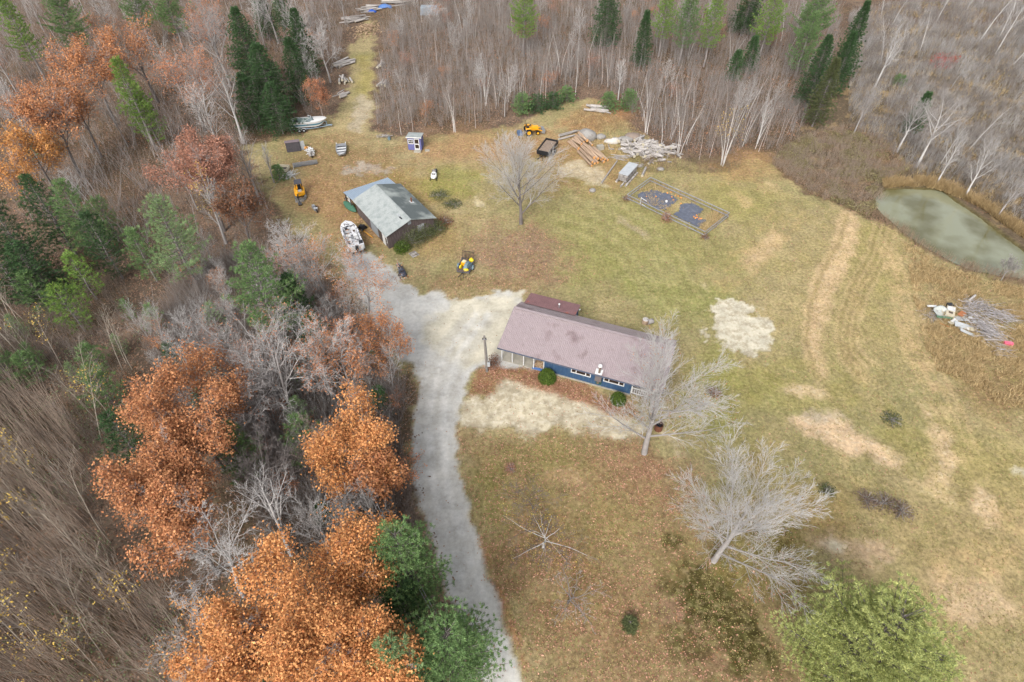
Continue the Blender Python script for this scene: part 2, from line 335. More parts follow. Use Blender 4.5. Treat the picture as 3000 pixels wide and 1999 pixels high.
def ground_fields(X, Y):
    n1 = vn1(X, Y, 9.0); n2 = vn2(X, Y, 3.0); n3 = vn3(X, Y, 1.6, 5); n4 = vn4(X, Y, 0.8, 3)
    u, v, d = pjn(X, Y)
    base = np.zeros(X.shape + (3,)) + np.array(C(110, 95, 82))
    base = mix3(base, C(140, 120, 102), sstep(.45, .62, n2) * .5)
    base = mix3(base, C(104, 88, 66), sstep(.5, .6, n1) * .6)
    leaf = .55 + 0 * X; bare = 0 * X; drive = 0 * X
    wet = sdist(X, Y, wp([(1940, 120), (2050, 60), (2353, 60), (2700, 0), (2700, 640), (2353, 600), (2200, 460), (2000, 430), (1900, 460), (1780, 370), (1850, 300)]))
    mw = sstep(-4, 4, wet + (n2 - .5) * 10)
    base = mix3(base, C(112, 98, 80), mw); base = mix3(base, C(164, 140, 104), mw * sstep(.55, .68, n3) * .8); leaf = leaf * (1 - mw) + .1 * mw
    cl = sdist(X, Y, wp(CLEAR)); mc = sstep(-.8, .8, cl + (n3 - .5) * 4)
    lawn = np.zeros(X.shape + (3,)) + np.array(C(168, 153, 114))
    lawn = mix3(lawn, C(150, 143, 98), sstep(.42, .6, n1) * .7)
    lawn = mix3(lawn, C(184, 166, 124), sstep(.48, .62, n2) * .6)
    base = mix3(base, lawn, mc); leaf = leaf * (1 - mc) + .05 * mc
    for poly, c, soft, en, st, lf, br in PATCHES:
        P = wp(poly); xs = [p[0] for p in P]; ys = [p[1] for p in P]; mg = soft + en * 1.5
        sel = (X > min(xs) - mg) & (X < max(xs) + mg) & (Y > min(ys) - mg) & (Y < max(ys) + mg)
        if not sel.any(): continue
        xs_, ys_ = X[sel], Y[sel]
        nn = (n3 if en < 2.6 else n2)[sel]; n4s = n4[sel]
        m = sstep(-soft, soft, sdist(xs_, ys_, P) + (nn - .5) * 2.4 * en + (n4s - .5) * min(en, 1)) * st
        base[sel] = base[sel] * (1 - m[:, None]) + np.array(c) * m[:, None]
        leaf[sel] = leaf[sel] * (1 - m) + lf * m; bare[sel] = bare[sel] * (1 - m) + br * m
    sd_ = sdist(X, Y, wp(YARD)); m = sstep(-.5, .5, sd_ + (n3 - .5) * 2.6 + (n4 - .5) * 1)
    yc = np.zeros(X.shape + (3,)) + np.array(C(200, 188, 162)); yc = mix3(yc, C(214, 202, 174), sstep(.52, .6, n3)); yc = mix3(yc, C(170, 156, 128), sstep(.55, .68, n2) * .8)
    base = base * (1 - m[..., None]) + yc * m[..., None]; leaf = leaf * (1 - m) + .05 * m; bare = np.maximum(bare * (1 - m), m)
    lb_ = sdist(X, Y, wp([(1090, 850), (1140, 828), (1200, 842), (1260, 862), (1340, 890), (1450, 925), (1470, 965), (1400, 950), (1340, 925), (1270, 900), (1215, 885), (1160, 872), (1140, 890), (1120, 912), (1080, 905)])); m = sstep(-.6, .6, lb_ + (n3 - .5) * 2.2)
    base = mix3(base, C(150, 108, 84), m * .95); leaf = leaf * (1 - m) + 1.3 * m; bare = bare * (1 - m)
    dd = sdist(X, Y, wp(DRIVE)); drive = sstep(-.3, .3, dd + (n3 - .5) * np.where(Y < 42, .9, 2.0) + (n4 - .5) * .7)
    dc = np.zeros(X.shape + (3,)) + np.array(C(204, 202, 196))
    dc = mix3(dc, C(212, 204, 182), sstep(-1, 1, sdist(X, Y, wp([(1210, 760), (1210, 660), (1040, 690), (990, 700), (975, 780), (1070, 850), (1150, 800)])) + (n2 - .5) * 4) * .9)
    dc = mix3(dc, C(206, 204, 198), sstep(-.4, .4, sdist(X, Y, wp(ell(1000, 695, 32, 22, 10))) + (n3 - .5) * 2) * .8)
    dc = mix3(dc, C(146, 148, 156), sstep(-.5, .5, sdist(X, Y, wp(band([(800, 588), (850, 622), (890, 650)], [14, 16, 14]))) + (n3 - .5) * 3) * .75)
    dc = mix3(dc, C(192, 188, 180), sstep(.5, .65, n1) * .4)
    tr = [(1165, 1568), (1120, 1440), (1060, 1280), (1012, 1130), (1002, 1000), (1008, 900), (1040, 810), (1110, 720)]
    for off in (-13, 15):
        q = sdist(X, Y, wp(band([(a + off, b) for a, b in tr], 4.5)))
        dc = mix3(dc, C(218, 216, 210), sstep(-.5, .2, q + (n4 - .5) * .8) * .7)
    for off in (0, 34, -32):
        q = sdist(X, Y, wp(band([(a + off, b) for a, b in tr], 6))); dc = mix3(dc, C(186, 182, 172), sstep(-.6, .3, q + (n3 - .5) * 2) * .5)
    base = base * (1 - drive[..., None]) + dc * drive[..., None]; leaf = leaf * (1 - drive) + .012 * drive; bare = np.maximum(bare * (1 - drive), drive)
    # mowing direction streaks
    st = vn1(X * .35 + Y * .05, Y * .08 + X * .9, .55, 3)
    base = base * (1 + ((st - .5) * .28 * mc * (1 - drive) * (1 - bare))[..., None])
    pond = sdist(X, Y, wp(POND))
    base = mix3(base, C(92, 84, 52), sstep(-.6, .4, pond)); leaf = leaf * (1 - sstep(-1, 0, pond))
    z = -0.9 * sstep(-.5, 1.6, pond + (n4 - .5) * .6) + (n1 - .5) * .25 * 0
    return base, leaf, bare, drive, pond, z, mc, mw
GX0, GX1, GY0, GY1, GS = -112.0, 112.0, 2.0, 190.0, 0.3
def axis(a, b, s):
    return np.arange(a, b + s / 2, s)
gx = np.concatenate([[-900, -500, -300, -200, -150, -125], axis(GX0, GX1, GS), [125, 150, 200, 300, 500, 900]])
gy = np.concatenate([[-600, -300, -100, -40, -15], axis(GY0, 120, .27), axis(120.6, GY1, .6), [210, 250, 320, 450, 700, 1500]])
XX, YY = np.meshgrid(gx, gy); nx, ny = len(gx), len(gy)
GB, GL, GBR, GD, GP, GZ, GMC, GMW = ground_fields(XX, YY)
gv = np.stack([XX, YY, GZ], -1).reshape(-1, 3)
idx = np.arange(nx * ny).reshape(ny, nx)
gf = np.stack([idx[:-1, :-1], idx[:-1, 1:], idx[1:, 1:], idx[1:, :-1]], -1).reshape(-1, 4)
def ground_material():
    m = bpy.data.materials.new('ground_cover'); m.use_nodes = True; n, l = m.node_tree.nodes, m.node_tree.links
    p = n['Principled BSDF']; p.inputs['Roughness'].default_value = .95; p.inputs['Specular IOR Level'].default_value = .1
    tc = n.new('ShaderNodeTexCoord'); at = n.new('ShaderNodeAttribute'); at.attribute_name = 'albedo'
    wt = n.new('ShaderNodeAttribute'); wt.attribute_name = 'weights'; sp = n.new('ShaderNodeSeparateColor'); l.new(wt.outputs['Color'], sp.inputs[0])
    def noise(s, det=6, rough=.6, vec=None):
        x = n.new('ShaderNodeTexNoise'); x.inputs['Scale'].default_value = s; x.inputs['Detail'].default_value = det; x.inputs['Roughness'].default_value = rough
        l.new(vec or tc.outputs['Object'], x.inputs['Vector']); return x.outputs[0]
    def mr(o, a, b, c, d):
        x = n.new('ShaderNodeMapRange'); x.inputs[1].default_value = a; x.inputs[2].default_value = b; x.inputs[3].default_value = c; x.inputs[4].default_value = d; l.new(o, x.inputs[0]); return x.outputs[0]
    def mth(op, a, b):
        x = n.new('ShaderNodeMath'); x.operation = op
        for i, q in enumerate((a, b)):
            if hasattr(q, 'links'): l.new(q, x.inputs[i])
            else: x.inputs[i].default_value = q
        return x.outputs[0]
    def mix(a, b, f):
        x = n.new('ShaderNodeMix'); x.data_type = 'RGBA'; l.new(a, x.inputs[6])
        if hasattr(b, 'links'): l.new(b, x.inputs[7])
        else: x.inputs[7].default_value = (*b, 1)
        l.new(f, x.inputs[0]); return x.outputs[2]
    dv = n.new('ShaderNodeAttribute'); dv.attribute_name = 'gravel'
    fine = noise(2.6, 8, .72); mid = noise(.55, 5, .6); grain = noise(14, 3, .7)
    soft = mth('SUBTRACT', 1.0, sp.outputs[1])
    amp = mth('ADD', mth('MULTIPLY', soft, .26), .12)
    f1 = mth('MULTIPLY', mr(fine, .34, .66, -1, 1), amp)
    f2 = mth('MULTIPLY', mr(mid, .34, .66, -1, 1), .16)
    f3 = mth('MULTIPLY', mr(grain, .3, .7, -1, 1), mth('ADD', mth('MULTIPLY', soft, .16), .05))
    sc = mth('ADD', mth('ADD', f1, f2), mth('ADD', f3, 1.0))
    cur = at.outputs['Color']
    # green / straw mottling in the grass
    g = noise(1.1, 6, .65); gm = mth('MULTIPLY', mr(g, .5, .62, 0, .32), soft)
    cur = mix(cur, C(122, 124, 74), mth('MULTIPLY', gm, mr(sp.outputs[2], 0, 1, .25, 1)))
    s_ = noise(1.7, 6, .7); cur = mix(cur, C(192, 170, 128), mth('MULTIPLY', mth('MULTIPLY', mr(s_, .5, .64, 0, .42), soft), sp.outputs[2]))
    # leaf litter flecks
    vo = n.new('ShaderNodeTexVoronoi'); vo.inputs['Scale'].default_value = 5.5; l.new(tc.outputs['Object'], vo.inputs['Vector'])
    sv = n.new('ShaderNodeSeparateColor'); l.new(vo.outputs['Color'], sv.inputs[0])
    lf = mth('MULTIPLY', mth('LESS_THAN', sv.outputs[0], mth('MULTIPLY', sp.outputs[0], .62)), mth('LESS_THAN', vo.outputs['Distance'], .42))
    ramp = n.new('ShaderNodeValToRGB'); e = ramp.color_ramp; e.elements[0].color = (*C(128, 88, 66), 1); e.elements[1].color = (*C(210, 170, 146), 1)
    for q, c in ((.3, C(172, 122, 86)), (.6, C(184, 140, 116)), (.8, C(154, 110, 90))): k = e.elements.new(q); k.color = (*c, 1)
    l.new(sv.outputs[1], ramp.inputs[0]); cur = mix(cur, ramp.outputs[0], mth('MULTIPLY', lf, .75))
    vm = n.new('ShaderNodeVectorMath'); vm.operation = 'SCALE'; l.new(cur, vm.inputs[0]); l.new(sc, vm.inputs['Scale']); l.new(vm.outputs[0], p.inputs['Base Color'])
    d_ = noise(.9, 8, .75); cur2 = mix(cur, C(160, 146, 118), mth('MULTIPLY', mr(d_, .46, .58, 0, .6), mth('SUBTRACT', sp.outputs[1], mth('MULTIPLY', dv.outputs['Fac'], .85)))); d2 = noise(1.6, 8, .75); cur2 = mix(cur2, C(222, 212, 190), mth('MULTIPLY', mr(d2, .52, .58, 0, .6), mth('SUBTRACT', sp.outputs[1], mth('MULTIPLY', dv.outputs['Fac'], .9)))); l.new(cur2, vm.inputs[0])
    bp = n.new('ShaderNodeBump'); bp.inputs['Strength'].default_value = .5; bp.inputs['Distance'].default_value = .12
    l.new(mth('MULTIPLY', mth('ADD', fine, grain), soft), bp.inputs['Height']); l.new(bp.outputs[0], p.inputs['Normal'])
    return m
M_ground = ground_material()
def attrs(me, B, W, D_):
    g_ = me.attributes.new('gravel', 'FLOAT', 'POINT'); g_.data.foreach_set('value', D_.astype(np.float32).ravel())
    a = me.attributes.new('albedo', 'FLOAT_COLOR', 'POINT'); a.data.foreach_set('color', np.concatenate([B.reshape(-1, 3), np.ones((B.size // 3, 1))], 1).astype(np.float32).ravel())
    b = me.attributes.new('weights', 'FLOAT_COLOR', 'POINT'); b.data.foreach_set('color', np.concatenate([W.reshape(-1, 3), np.ones((W.size // 3, 1))], 1).astype(np.float32).ravel())
WW = np.stack([GL, GBR, GMC], -1)
ground = bigmesh('ground', gv, gf, M_ground); attrs(ground.data, GB, WW, GD); tag(ground, kind='structure')
def subset(name, mask, dz):
    fm = mask.reshape(-1)[gf].mean(1) > .5; f = gf[fm]; used, inv = np.unique(f.ravel(), return_inverse=True)
    v = gv[used].copy(); v[:, 2] += dz
    o = bigmesh(name, v, inv.reshape(-1, 4), M_ground); attrs(o.data, GB.reshape(-1, 3)[used], WW.reshape(-1, 3)[used], GD.reshape(-1)[used]); return tag(o, kind='structure')
subset('driveway', (GD > .5).astype(float), .012)
yd = sdist(XX, YY, wp(YARD)) + (vn3(XX, YY, 1.6, 5) - .5) * 2.6
subset('dirt_yard', ((yd > 0) & (GD <= .5)).astype(float), .008)
# pond
M_water = bpy.data.materials.new('pond_water'); M_water.use_nodes = True
_p = M_water.node_tree.nodes['Principled BSDF']; _p.inputs['Base Color'].default_value = (*C(140, 142, 110, .6), 1); _p.inputs['Roughness'].default_value = .06; _p.inputs['IOR'].default_value = 1.75; _p.inputs['Specular IOR Level'].default_value = .5
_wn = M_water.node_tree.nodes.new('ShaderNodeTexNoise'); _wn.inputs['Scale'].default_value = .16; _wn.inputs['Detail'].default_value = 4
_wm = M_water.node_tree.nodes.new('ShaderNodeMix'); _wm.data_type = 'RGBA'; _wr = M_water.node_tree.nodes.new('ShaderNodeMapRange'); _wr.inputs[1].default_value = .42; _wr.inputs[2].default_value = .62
_wm.inputs[6].default_value = (*C(150, 152, 124, .65), 1); _wm.inputs[7].default_value = (*C(112, 108, 66, .6), 1)  # murky olive tones mixed by noise, also painting a hint of tree reflections
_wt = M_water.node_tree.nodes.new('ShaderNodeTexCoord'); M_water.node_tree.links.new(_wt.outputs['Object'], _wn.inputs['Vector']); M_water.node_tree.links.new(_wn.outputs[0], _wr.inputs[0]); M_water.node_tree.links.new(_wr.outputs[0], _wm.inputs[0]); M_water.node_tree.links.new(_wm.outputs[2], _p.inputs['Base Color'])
_n = M_water.node_tree.nodes.new('ShaderNodeTexNoise'); _n.inputs['Scale'].default_value = 1.2; _b = M_water.node_tree.nodes.new('ShaderNodeBump'); _b.inputs['Strength'].default_value = .12; _b.inputs['Distance'].default_value = .02
_t = M_water.node_tree.nodes.new('ShaderNodeTexCoord'); M_water.node_tree.links.new(_t.outputs['Object'], _n.inputs['Vector']); M_water.node_tree.links.new(_n.outputs[0], _b.inputs['Height']); M_water.node_tree.links.new(_b.outputs[0], _p.inputs['Normal'])
PW = wp(POND); cx = sum(p[0] for p in PW) / len(PW); cy = sum(p[1] for p in PW) / len(PW)
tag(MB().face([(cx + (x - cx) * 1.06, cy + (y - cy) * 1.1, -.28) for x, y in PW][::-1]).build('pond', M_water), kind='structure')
# ================================================================ MATERIALS FOR THINGS
WHITE = mat('white_paint', C(224, 224, 222, .78), .6, .06)
M_roofm = mat('metal_roof', C(172, 157, 158), .5, .08, 2.5, spec=.4, c2=C(138, 118, 120), c2t=(.56, .75), c2scale=.7)
M_rust = mat('rusty_roof', C(140, 104, 104), .6, .12, 1.2, c2=C(190, 92, 44), c2t=(.58, .68), c2scale=.55)
M_blue = mat('blue_siding', C(58, 88, 122), .8, .12, 1.5, stretch=(3, 3, .5), c2=C(84, 110, 132), c2t=(.5, .75))
M_found = mat('concrete', C(176, 170, 156), .9, .12, 2)
M_glass = mat('window_glass', C(58, 48, 44), .12, .25, .8, spec=.7)
M_darkwood = mat('dark_wood', C(92, 78, 70), .85, .2, 3)
M_steel = mat('galvanised_steel', C(176, 178, 182), .4, .12, 3, metal=.5)
M_black = mat('black_plastic', C(38, 39, 44), .4, .2, 4, spec=.5)
M_tire = mat('rubber', C(34, 33, 33), .8, .1)
M_yellow = mat('yellow_paint', C(240, 170, 30, .8), .4, .08, 3, spec=.5)
M_lemon = mat('lemon_paint', C(244, 216, 30, .8), .4, .06, 3, spec=.5)
M_shingle = mat('grey_shingles', C(176, 181, 178), .95, .14, 9, c2=C(150, 158, 156), c2t=(.45, .7), c2scale=1.2, bump=.3)
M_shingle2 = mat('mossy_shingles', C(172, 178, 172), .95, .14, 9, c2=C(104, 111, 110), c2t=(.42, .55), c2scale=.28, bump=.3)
M_tin = mat('corrugated_tin', C(166, 182, 198), .4, .05, 2, metal=.3, spec=.5)
M_weather = mat('weathered_boards', C(112, 100, 98), .9, .22, 2.2, stretch=(7, 7, .6), c2=C(86, 74, 72), c2t=(.45, .65))
M_grey = mat('grey_panel', C(150, 156, 160), .7, .1)
M_purple = mat('purple_siding', C(112, 114, 166), .8, .08, 2, stretch=(4, 4, .5))
M_lgrey = mat('light_grey', C(190, 194, 196), .7, .1)
M_alu = mat('aluminium', C(178, 180, 184), .45, .08, 2, metal=.45)
M_alud = mat('aluminium_dull', C(136, 134, 138), .6, .1, 2, metal=.2)
M_woodpale = mat('weathered_log', C(190, 184, 178), .9, .16, 3, stretch=(1, 1, 1), c2=C(138, 130, 124), c2t=(.45, .6), objrand=.3)
M_bark = mat('pine_bark', C(196, 170, 144), .9, .2, 4, c2=C(140, 116, 98), c2t=(.45, .6), objrand=.14)
M_cut = mat('cut_wood', C(230, 170, 106), .85, .14, 6, objrand=.1)
M_split = mat('split_wood', C(196, 170, 138), .85, .18, 3, island=.25, island_c=C(150, 124, 100))
M_hullw = mat('boat_gelcoat', C(220, 220, 218, .78), .35, .05, 1.5, spec=.5)
M_hullt = mat('boat_teal', C(84, 136, 160), .4, .05)
M_deckleaf = mat('leafy_boat_deck', C(222, 222, 224, .8), .5, .05, 2, c2=C(92, 84, 84), c2t=(.56, .62), c2scale=3.2)
M_green = mat('green_canoe', C(74, 118, 96), .5, .1, 1.5)
M_rock = mat('boulder_stone', C(168, 164, 158), .95, .18, 2, bump=.6, c2=C(136, 130, 124), c2t=(.45, .65))
M_paleblue = mat('grey_blue_paint', C(112, 134, 142), .5, .1)
M_rustr = mat('rust_brown', C(120, 78, 60), .85, .2)
M_tarp = mat('blue_tarp', C(90, 128, 188), .5, .1)
M_fabric = mat('weed_barrier', C(100, 105, 118), .75, .1, 1.2, c2=C(118, 122, 136), c2t=(.5, .7), bump=.4)
M_orange = mat('squash_skin', C(232, 160, 86, .85), .5, .12, objrand=.15)
M_pink = mat('pink_plastic', C(238, 104, 136, .85), .5, .05)
M_tan = mat('tan_panel', C(206, 196, 172), .7, .1)
def Ms(name, r, g, b, **k): return mat(name, C(r, g, b), k.pop('rough', .8), k.pop('var', .1), **k)
# ================================================================ HOUSE
A = gs(1457, 1019, 2.5); B = gs(1942.8, 1150.8, 2.5); HA = heading(A, B); HL = (B - A).xy.length
house = thing('house', 'long low blue house under a mauve metal roof with an open carport', 'house', (A.x, A.y, 0), HA)
W_, RT, RZ, EZ = 7.9, 5.35, 3.9, 2.5
rf = MB(); nrib = 92
for side in (0, 1):      # corrugated roof slopes: ribs as a height profile along the ridge direction
    ring0, ring1 = [], []
    for i in range(nrib * 4 + 1):
        x = HL * i / (nrib * 4); h = .05 if i % 4 in (0,) else 0.0
        a = (x, -.0, EZ + h) if side == 0 else (x, RT, RZ + h)
        b = (x, RT, RZ + h) if side == 0 else (x, W_, 2.62 + h)
        ring0.append(a); ring1.append(b)
    rf.loft([ring0, ring1], close=False, smooth=False)
rf.loft([[(0, 0, EZ - .05), (0, RT, RZ - .05), (0, W_, 2.57)], [(HL, 0, EZ - .05), (HL, RT, RZ - .05), (HL, W_, 2.57)]], close=False, smooth=False)
roof = rf.build('roof', M_roofm, house)
MB().box((HL / 2, RT, RZ + .06), (HL, .34, .05)).build('ridge_cap', M_roofm, roof)
fa = MB(); fa.box((HL / 2, -.015, EZ - .1), (HL, .03, .18)); fa.box((HL / 2, W_ + .015, 2.52), (HL, .03, .16))
for x in (-.015, HL + .015):
    fa.add([(x - .015, 0, EZ - .2), (x + .015, 0, EZ - .2), (x + .015, RT, RZ - .2), (x - .015, RT, RZ - .2), (x - .015, 0, EZ - .01), (x + .015, 0, EZ - .01), (x + .015, RT, RZ - .01), (x - .015, RT, RZ - .01)], [(0, 3, 2, 1), (4, 5, 6, 7), (0, 1, 5, 4), (1, 2, 6, 5), (2, 3, 7, 6), (3, 0, 4, 7)])
    fa.add([(x - .015, RT, RZ - .2), (x + .015, RT, RZ - .2), (x + .015, W_, 2.4), (x - .015, W_, 2.4), (x - .015, RT, RZ - .01), (x + .015, RT, RZ - .01), (x + .015, W_, 2.6), (x - .015, W_, 2.6)], [(0, 3, 2, 1), (4, 5, 6, 7), (0, 1, 5, 4), (1, 2, 6, 5), (2, 3, 7, 6), (3, 0, 4, 7)])
fa.build('fascia', Ms('weathered_fascia', 96, 104, 122, var=.3), roof)
WX0, WX1, WY = 5.3, 15.1, .62
wl = MB()
wl.box(((WX0 + WX1) / 2, WY + .06, 1.28), (WX1 - WX0, .12, 2.3)); wl.box(((WX0 + WX1) / 2, 7.3, 1.28), (WX1 - WX0, .12, 2.3))
wl.box((WX0 + .06, 3.95, 1.4), (.12, 6.5, 2.5)); wl.box((WX1 - .06, 3.95, 1.4), (.12, 6.5, 2.5))
for i in range(24): wl.box((WX0 + .2 + i * .41, WY - .004, 1.28), (.03, .012, 2.28))
wl.build('wall', M_blue, house)
MB().box(((WX0 + WX1) / 2, 3.95, .07), (WX1 - WX0 + .12, 6.9, .15)).build('foundation', M_found, house)
MB().box((WX0 / 2 + .05, 4.0, .03), (WX0 - .1, 7.0, .08)).build('carport_floor', M_found, house)
for i, x in enumerate((.3, 1.55, 2.9, 4.1, 5.28)): MB().box((x, .62, 1.26), (.1, .1, 2.4)).build('post', WHITE, house)
for x in (.3, 2.8): MB().box((x, 7.3, 1.26), (.1, .1, 2.4)).build('post', WHITE, house)
def window(x0, x1, z0, z1, y, split, parent):
    fr = MB(); t = .09
    fr.box(((x0 + x1) / 2, y, z1), (x1 - x0 + t, .08, t)); fr.box(((x0 + x1) / 2, y, z0), (x1 - x0 + t, .1, t))
    for x in [x0 + .0, x1] + [x0 + (x1 - x0) * q for q in split]: fr.box((x, y - .004, (z0 + z1) / 2), (t, .07, z1 - z0 - t + .01))
    wdw = fr.build('window', WHITE, parent)
    MB().box(((x0 + x1) / 2, y + .02, (z0 + z1) / 2), (x1 - x0 - .02, .03, z1 - z0 - .02)).build('pane', M_glass, wdw)
window(8.45, 10.6, 1.15, 1.75, WY - .02, (.25, .75), house); window(12.1, 14.3, 1.15, 1.75, WY - .02, (.25, .75), house)
window(6.05, 6.75, 1.75, 2.1, WY - .02, (), house)
# front porch at the right end: railing and deck
pr = MB(); pr.box((16.75, 2.2, .3), (3.2, 3.2, .1))
pr.build('porch_deck', Ms('porch_boards', 140, 130, 120), house)
rl = MB(); rl.box((16.75, .62, 1.25), (3.2, .07, .08)); rl.box((16.75, .62, .45), (3.2, .06, .06))
for i in range(14): rl.box((15.3 + i * .235, .62, .84), (.05, .05, .76))
rl.build('railing', WHITE, house)
for x in (15.2, 16.9, 18.15): MB().box((x, .7, 1.3), (.1, .1, 2.35)).build('post', WHITE, house)
MB().box((15.12, 3.6, 1.3), (.06, .9, 1.9)).build('door', Ms('house_door', 150, 146, 140), house)
# stove pipe through the eave with brick-red clean-out box below
ch = MB(); ch.tube((11.55, .25, .9), (11.55, .25, 3.65), .12, n=12); chim = ch.build('chimney_pipe', Ms('brown_pipe', 132, 116, 104, rough=.5), house)
MB().tube((11.55, .25, 3.65), (11.55, .25, 3.78), .24, .2, 12).build('chimney_cap', WHITE, chim)
MB().box((11.5, .32, 2.66), (.75, .66, .03), rx=R(14)).build('flashing', WHITE, chim)
MB().box((11.55, .3, 1.85), (.7, .55, .9)).build('pipe_box', Ms('grey_box', 120, 112, 112), house)
MB().box((11.6, .52, .8), (.6, .16, .6)).build('cleanout', Ms('green_stain', 52, 92, 82), house)
# rear lean-to with rusty roof
lr = MB()
r0 = [(.45 + 6.3 * i / 96, 7.55, 2.9 + (.025 if i % 4 == 0 else 0)) for i in range(97)]; r1 = [(p[0], 10.05, p[2] - .5) for p in r0]
lr.loft([r0, r1], close=False, smooth=False); lr.build('rear_roof', M_rust, house)
lw = MB(); lw.box((3.6, 9.75, 1.15), (6.0, .12, 2.3)); lw.box((6.55, 8.6, 1.2), (.12, 2.2, 2.4)); lw.box((.65, 8.6, 1.2), (.12, 2.2, 2.4)); lw.build('rear_wall', M_blue, house)
MB().box((6.62, 8.3, 1.1), (.05, .8, 1.9)).build('door', WHITE, house)
MB().tube((6.72, 9.5, 2.1), (6.85, 9.5, 2.2), .1, .07).build('outdoor_lamp', WHITE, house)
vp = MB().tube((4.55, 8.3, 2.4), (4.55, 8.3, 3.3), .06).build('vent_pipe', M_steel, house); MB().ball((4.55, 8.3, 3.35), .13, squash=(1, 1, .6)).build('pipe_cap', WHITE, vp)
def in_house(x, y, z=0): return Matrix.Translation((A.x, A.y, 0)) @ Matrix.Rotation(HA, 4, 'Z') @ Vector((x, y, z))
# firewood under the carport
p = in_house(4.65, 1.7)
fw = thing('firewood_stack', 'stack of split firewood on a blue tarp under the carport beside the blue wall', 'firewood', p, HA)
m_ = MB(); rr = random.Random(4)
for i in range(9):
    for k in range(7):
        for j in range(2):
            if k > 5 - abs(i - 5) * .3 + 1: continue
            y = -.9 + j * .5; m_.tube((-.45 + i * .125 + rr.uniform(-.02, .02), y + rr.uniform(-.05, .05), .12 + k * .15), (-.45 + i * .125, y + .45, .12 + k * .15 + rr.uniform(-.02, .02)), .075, .07, 5)
m_.build('split_logs', M_split, fw); MB().box((0.05, -.4, .075), (1.5, 1.7, .03)).build('tarp', M_tarp, fw)
# ================================================================ utility pole by the carport
pb = gd(1119, 854); pl = thing('utility_pole', 'grey wooden utility pole with a meter box, standing by the drive at the carport end', 'utility pole', pb)
MB().tube((0, 0, 0), (-.12, 0, 5.7), .15, .11, 10).build('shaft', Ms('grey_pole', 146, 140, 134, var=.2), pl)
MB().box((.22, -.1, 1.3), (.3, .2, .55)).build('meter_box', M_lgrey, pl)
q = MB(); q.box((-.1, -.12, 5.3), (.5, .1, .1)); q.build('crossarm', M_steel, pl)
[MB().tube((x_, -.14, 5.35), (x_, -.14, 5.55), .06, .04).build('insulator', M_black, pl) for x_ in (.05, -.28)]
MB().tube((.16, -.06, 1.5), (.02, -.1, 5.2), .03).build('conduit', M_steel, pl)
# second pole in the trees beside the drive, its wires running along the drive
p2 = gd(868, 1200); H2 = 6.4
pl2 = thing('utility_pole', 'wooden utility pole with a pale transformer, standing among the grey trees left of the drive', 'utility pole', p2)
MB().tube((0, 0, 0), (0, 0, H2), .15, .11, 10).build('shaft', Ms('brown_pole', 120, 110, 100, var=.2), pl2)
q = MB(); q.tube((.3, 0, H2 - 1.1), (.3, 0, H2 - .35), .22, .22, 12); q.build('transformer', M_lgrey, pl2)
e = gd(1052, 1470, H2 - .6) - p2; e2 = gd(1080, 1560, H2 - .9) - p2
for k in (-.12, .12):
    q = MB(); pts = [Vector((k, 0, H2 - .2)).lerp(Vector((e2.x + k, e2.y, e2.z)), i / 12) - Vector((0, 0, math.sin(math.pi * i / 12) * .5)) for i in range(13)]
    q.path(pts, .018, 4); q.build('wire', M_lgrey, pl2)
# ================================================================ SHACK
SA = gs(1130, 694.3, 2.3); SB = gs(1032.7, 588, 2.3); SH = heading(SA, SB)
# local frame: x along the eave from the front gable (0) to the back (10.6), y < 0 is across the building
shack = thing('shack', 'weathered board shack with grey shingle gable roof and tin roofed lean-to', 'shack', (SA.x, SA.y, 0), SH)
SL, SW = 10.6, 7.8; ry = -SW / 2
def slope(y0, z0, y1, z1, name, m):
    q = MB(); n_ = Vector((0, -(z1 - z0), y1 - y0)).normalized() * .06
    if n_.z < 0: n_ = -n_
    q.add([(-.1, y0, z0), (SL + .1, y0, z0), (SL + .1, y1, z1), (-.1, y1, z1), (-.1, y0, z0 + .06), (SL + .1, y0, z0 + .06), (SL + .1, y1, z1 + .06), (-.1, y1, z1 + .06)], [(0, 3, 2, 1), (4, 5, 6, 7), (0, 1, 5, 4), (1, 2, 6, 5), (2, 3, 7, 6), (3, 0, 4, 7)])
    return q.build(name, m, shack)
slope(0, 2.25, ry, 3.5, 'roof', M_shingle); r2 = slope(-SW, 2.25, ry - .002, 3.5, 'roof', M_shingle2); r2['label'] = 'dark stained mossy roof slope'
MB().box((SL / 2, ry, 3.57), (SL + .2, .25, .03)).build('ridge_cap', M_shingle, shack)
sw = MB(); i0 = .35
for y in (-i0, -SW + i0): sw.box((SL / 2, y, 1.15), (SL - .5, .1, 2.3))
for x in (.3, SL - .3):
    sw.add([(x - .05, -i0, 0), (x + .05, -i0, 0), (x + .05, -SW + i0, 0), (x - .05, -SW + i0, 0), (x - .05, -i0, 2.3), (x + .05, -i0, 2.3), (x + .05, -SW + i0, 2.3), (x - .05, -SW + i0, 2.3), (x - .05, ry, 3.45), (x + .05, ry, 3.45)],
           [(0, 1, 5, 4), (2, 3, 7, 6), (0, 4, 8, 7, 3), (1, 2, 6, 9, 5), (4, 5, 9, 8), (7, 8, 9, 6)])
for i in range(34): sw.box((.22, -.55 - i * .205, 1.35), (.03, .03, 2.3 + .55 - abs(i - 17) * .03))
sw.build('wall', M_weather, shack)
MB().box((4.4, -i0 + .08, 1.05), (2.3, .06, 1.9)).build('door', M_grey, shack)['label'] = 'wide grey panel door'
MB().box((1.5, -i0 + .08, 1.0), (.75, .06, 1.95)).build('door', WHITE, shack)['label'] = 'narrow white door'
MB().box((2.75, -i0 + .075, 1.0), (.8, .04, 1.9)).build('door', M_darkwood, shack)['label'] = 'dark board door'
